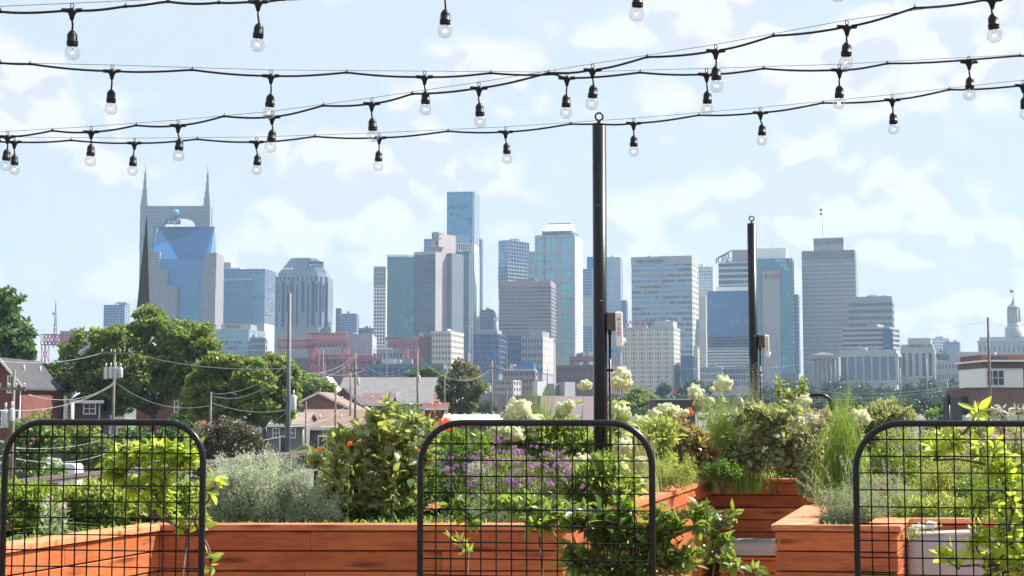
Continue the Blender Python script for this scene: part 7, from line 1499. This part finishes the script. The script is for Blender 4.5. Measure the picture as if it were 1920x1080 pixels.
feather_shrub('perennial_clump', 'upright needle leaved clump left of the dark boxwood', [(1760, 910, 50, 46), (1800, 890, 36, 40), (1725, 930, 40, 36), (1770, 880, 40, 30)], 12.4, LF['lime'], 6500, .05, .006, 90, 1765, 'low perennials', 'perennial')
feather_shrub('sage', 'silvery sage with long curling sprays in the L shaped planter', [(1570, 950, 40, 34), (1605, 935, 40, 40), (1560, 970, 34, 18), (1640, 955, 36, 32), (1590, 965, 44, 24)], 10.95, LF['sage'], 9500, .036, .0055, 120, 1590, None, 'sage', .9)
spike_plant('sage_sprays', 'long bare pale sprays arching left from the silvery sage', [(1550, 945, 1490, 898), (1555, 940, 1500, 880), (1560, 935, 1520, 878), (1565, 932, 1548, 876), (1545, 952, 1505, 930), (1535, 940, 1512, 905)], 1570, 11.0, LF['sage'], LF['sage'], 200, .03, .16, None, [(1545, 935, 20, 20)], 'sage')
spike_plant('lavender', 'pale lavender spikes seen through the left edge of the right trellis', [(1612, 935, 1590, 855), (1600, 930, 1575, 850), (1640, 930, 1632, 885), (1650, 935, 1645, 900), (1665, 930, 1655, 858), (1660, 935, 1668, 870), (1635, 940, 1630, 905), (1680, 920, 1690, 870), (1625, 930, 1618, 880)], 1640, 11.2, LF['lilacp'], LF['sage'], 2600, .04, .14, None, [(1660, 930, 50, 40), (1700, 945, 50, 30)])
mound('perennial_clump', 'low weedy greenery along the front of the L shaped planter', 'perennial', [(1700, 955, 50, 20), (1760, 955, 50, 18), (1660, 965, 40, 14), (1820, 960, 40, 14)], 11.1, LF['lime'], 4200, .045, .2, 'low perennials')
# --- left arm of the planter
mound('perennial_clump', 'bushy green clump at the left end of the left trellis', 'perennial', [(40, 965, 46, 46), (10, 945, 40, 40), (78, 955, 34, 40), (-30, 955, 40, 50), (60, 935, 36, 28)], 10.5, LF['perennial'], 9000, .05, .3, 'low perennials')
grass_clump('tall_grass', 'dark strappy leaves along the left planter rim', 60, 60, [(30, 955, 22), (80, 960, 22), (130, 960, 20), (60, 970, 24), (110, 975, 16)], 10.35, 150, LF['perennial'], .013, .7, .03, 'tall grasses')
mound('perennial_clump', 'bright leafy clump behind the middle of the left trellis', 'perennial', [(150, 950, 38, 36), (190, 945, 38, 36), (225, 948, 36, 32), (160, 972, 44, 22), (120, 965, 26, 26)], 10.8, LF['lime'], 9000, .055, .38, 'low perennials')
mound('perennial_clump', 'small leaved clump at the far end of the left planter', 'perennial', [(270, 945, 42, 30), (310, 938, 38, 28), (350, 935, 34, 24), (250, 960, 30, 18)], 11.4, LF['lime'], 6500, .05, .45, 'low perennials')
stem_flowers('sedum', 'two pale pink sedum heads in the left planter', 'sedum', [(88, 945, 1.3), (92, 935, 1), (80, 950, 1), (115, 952, 1.3), (120, 945, 1), (108, 958, 1)], 100, 10.4, HM_W, .026, LF['sage'], 300, L=.05, asp=.5)
# --- orange flowers
for sp, rt, Y, rd, lab in (([(655, 832), (662, 828, .7)], 658, 11.0, .030, 'single orange flower on the left of the viburnum'), ([(598, 842, 1.1), (606, 843, .9)], 600, 11.3, .030, 'low orange flower beside the dark bush'), ([(735, 838), (738, 833, .7)], 736, 11.0, .026, 'orange flower in the middle of the viburnum'), ([(785, 838), (781, 842, .7)], 784, 11.0, .026, 'orange flower at the left bar of the middle trellis'),
                           ([(830, 790, 1.4), (838, 788, 1.3), (835, 797, 1.2), (843, 808, 1), (826, 796, 1)], 834, 12.4, .045, 'bright orange flower head above the middle trellis corner'), ([(1278, 772, 1.1), (1292, 768, 1.2), (1284, 780, .9), (1296, 775, 1)], 1286, 15.4, .045, 'coral red flower cluster among the cream hydrangea heads')):
    stem_flowers('orange_flower', lab, 'flower', sp, rt, Y, HM_O, rd * .62, LF['perennial'], 60, 'orange flowers', L=.05, asp=.25)
def tall_spike(label, px, y0, y1, Y, petal, name, cat):
    spike_plant(name, label, [(px, y1, px + 1, y0), (px + 1, y1 - 20, px + 1, y0 - 3)], px, Y, petal, LF['perennial'], 40, .04, .2, None, [(px, y1 + 20, 8, 20)], cat)
tall_spike('slender orange flower spike standing left of the middle trellis', 815, 738, 800, 12.6, LF['orange'], 'flower_spike', 'flower')
def cattail():
    Y = 12.0; b = P(1853, 900, Y); b.z = SOIL; r = thing('cattail', 'brown cattail head standing before the weathered pole', 'cattail', b); t = P(1855, 742, Y); m = P(1854, 788, Y)
    h = MB(); h.tube([m, m.lerp(t, .1), m.lerp(t, .85), t], [.008, .0145, .0145, .007], 10); h.build('seed_head', mat('cattail_brown', (.16, .085, .04), .9, .25, 60, bump=.5, bscale=300), r); MB().tube([b, m], [.004, .004], 6).build('stalk', M['stem'], r)
    v, f = blades(np.array([b] * 5), np.array([P(1853 + d, 800 + abs(d), Y) for d in (-20, -9, 6, 14, 24)]), .014, 5, .02); leaf_part('blades', v - np.array(b), f, LF['grass'], r, True)
cattail()
spray_plant('variegated_shrub', 'pale edged leafy shoot right of the cattail', 'shrub', [(1872, 770, 22, 12), (1885, 780, 18, 14), (1910, 772, 14, 12), (1875, 800, 20, 18)], 12.6, .06, .35, 30, 7, LF['silver'], 60, 1875)
# --- vines on the trellises
spray_plant('wisteria_vine', 'bright yellow green wisteria vine climbing the left trellis', 'vine', [(300, 835, 60, 22), (250, 850, 50, 30), (330, 860, 44, 30), (225, 885, 40, 26), (290, 900, 40, 40), (350, 850, 28, 34), (310, 940, 26, 40), (200, 870, 22, 20), (285, 955, 20, 20), (352, 980, 18, 30), (240, 905, 30, 20)], 5.62, .049, .42, 80, 9, LF['vine'], 300, 322, rad=.004, rootz=DECK, droop=.45, depth=.5, updir=.0)
spray_plant('wisteria_vine', 'hanging bright leaf spray beyond the right post of the left trellis', 'vine', [(394, 915, 12, 16), (402, 905, 12, 10), (376, 985, 12, 26), (396, 1060, 8, 22), (372, 950, 12, 16)], 5.6, .05, .42, 11, 6, LF['vine'], 90, 388, rootz=DECK, droop=.5, depth=.35)
spray_plant('jasmine_vine', 'dense glossy jasmine vine swallowing the right foot of the middle trellis', 'vine', [(1130, 1000, 70, 50), (1200, 1020, 80, 50), (1090, 975, 50, 30), (1160, 960, 50, 30), (1260, 985, 50, 40), (1250, 1050, 70, 40), (1100, 1050, 60, 40), (1180, 1080, 90, 40), (1310, 970, 40, 30)], 5.62, .055, .46, 190, 8, LF['jasmine'], 300, 1180, rootz=DECK, droop=.3, depth=.45)
spray_plant('jasmine_vine', 'loose jasmine shoots reaching right over the alcove cushion', 'vine', [(1340, 985, 40, 22), (1360, 1010, 34, 16), (1370, 965, 12, 14), (1380, 1055, 34, 20), (1410, 1070, 16, 12), (1340, 1040, 26, 20)], 5.5, .05, .45, 30, 7, LF['jasmine'], 160, 1270, rootz=DECK, droop=.25, depth=.35)
spray_plant('jasmine_vine', 'jasmine shoots running left along the planter rim behind the middle trellis', 'vine', [(870, 950, 34, 16), (930, 945, 40, 16), (990, 950, 40, 18), (1040, 960, 40, 22), (1010, 985, 30, 16), (880, 970, 14, 16)], 5.7, .052, .48, 40, 7, LF['jasmine'], 200, 1060, rootz=DECK, droop=.15, depth=.3)
spray_plant('jasmine_vine', 'lone pale tendril hooked on the middle trellis', 'vine', [(860, 1020, 20, 12), (878, 1030, 12, 8), (845, 1010, 10, 6)], 5.56, .045, .3, 4, 4, LF['vine'], 16, 872, rootz=DECK, droop=.1, depth=.3)
spray_plant('wisteria_vine', 'tall bright leaved vine on the right trellis', 'vine', [(1880, 880, 44, 40), (1850, 850, 30, 40), (1830, 950, 30, 40), (1780, 830, 40, 20), (1750, 850, 18, 26), (1830, 1010, 44, 34), (1890, 1000, 40, 40), (1790, 1050, 34, 24), (1900, 940, 30, 40), (1915, 1050, 40, 40), (1865, 1050, 36, 30), (1830, 770, 16, 14)], 5.6, .060, .44, 66, 7, LF['vine'], 260, 1880, rootz=DECK, droop=.25, depth=.4)
spray_plant('jasmine_vine', 'darker glossy shoots at the lower right corner of the right trellis', 'vine', [(1900, 1020, 40, 40), (1880, 1060, 50, 30), (1925, 980, 30, 40)], 5.8, .06, .4, 34, 7, LF['jasmine'], 120, 1905, rootz=DECK, droop=.25, depth=.4)
mound('perennial_clump', 'mixed leafy clump filling the gap right of the bronze shrub', 'perennial', [(1340, 840, 40, 34), (1375, 850, 36, 26), (1330, 870, 40, 18)], 16.8, LF['perennial'], 5000, .06, .35, 'low perennials')
mound('perennial_clump', 'grey green clump behind the hydrangeas right of the near pole', 'perennial', [(1215, 830, 36, 34), (1190, 860, 34, 34), (1230, 860, 30, 26), (1240, 810, 30, 24)], 15.0, LF['lime'], 6000, .06, .35, 'low perennials')
mound('perennial_clump', 'green clump under the large cream heads behind the trellis', 'perennial', [(960, 830, 60, 26), (1020, 825, 60, 30), (1075, 830, 40, 36), (1120, 850, 40, 40), (1050, 860, 60, 30)], 13.2, LF['perennial'], 8000, .06, .45, 'low perennials')
mound('perennial_clump', 'bushy clump behind the second pole and climbing shrub', 'perennial', [(1440, 790, 50, 26), (1500, 800, 50, 26), (1550, 800, 40, 26), (1400, 800, 30, 22)], 17.6, LF['greyleaf'], 7000, .065, .5, 'low perennials')
hydrangea('hydrangea with a single low head at the foot of the near pole', [(1128, 905, 13)], 1120, 11.75, 40, .10)
mound('perennial_clump', 'bushy green clump round the foot of the near pole', 'perennial', [(1120, 905, 44, 34), (1085, 915, 34, 28), (1160, 915, 34, 30), (1130, 880, 30, 22)], 11.7, LF['perennial'], 5200, .055, .4, 'low perennials')
def ground_cover():
    V = []
    for poly, n in (([pL0, pA, pA2, pJ], 2500), ([pA, pB, pE2, pA2], 3500), ([pC, pD, pD2, pE], 5000), ([pB, pC, pE, pE2], 3500), ([q0, q1, q4, q5], 1200), ([c0, c1, (c1[0], c1[1] + 2), (c0[0], c0[1] + 2)], 3000)):
        a, b, c, d = [np.array(p) for p in poly]; u, v = RNG.uniform(.04, .96, (n, 1)), RNG.uniform(.10, .92, (n, 1)); p = (a * (1 - u) + b * u) * (1 - v) + (d * (1 - u) + c * u) * v; V.append(np.c_[p, SOIL + RNG.uniform(0, .09, n)])
    V = np.concatenate(V); v, f = leaves(V, RNG.normal(size=(len(V), 3)) + np.array([0, 0, .5]), .05 * RNG.uniform(.5, 1.3, len(V)), .02, .2)
    o = link_mesh('ground_cover', np_mesh('ground_cover', v, f, LF['perennial'])); tag(o, 'low leafy ground cover over the planter soil', 'ground cover', kind='stuff')
ground_cover()
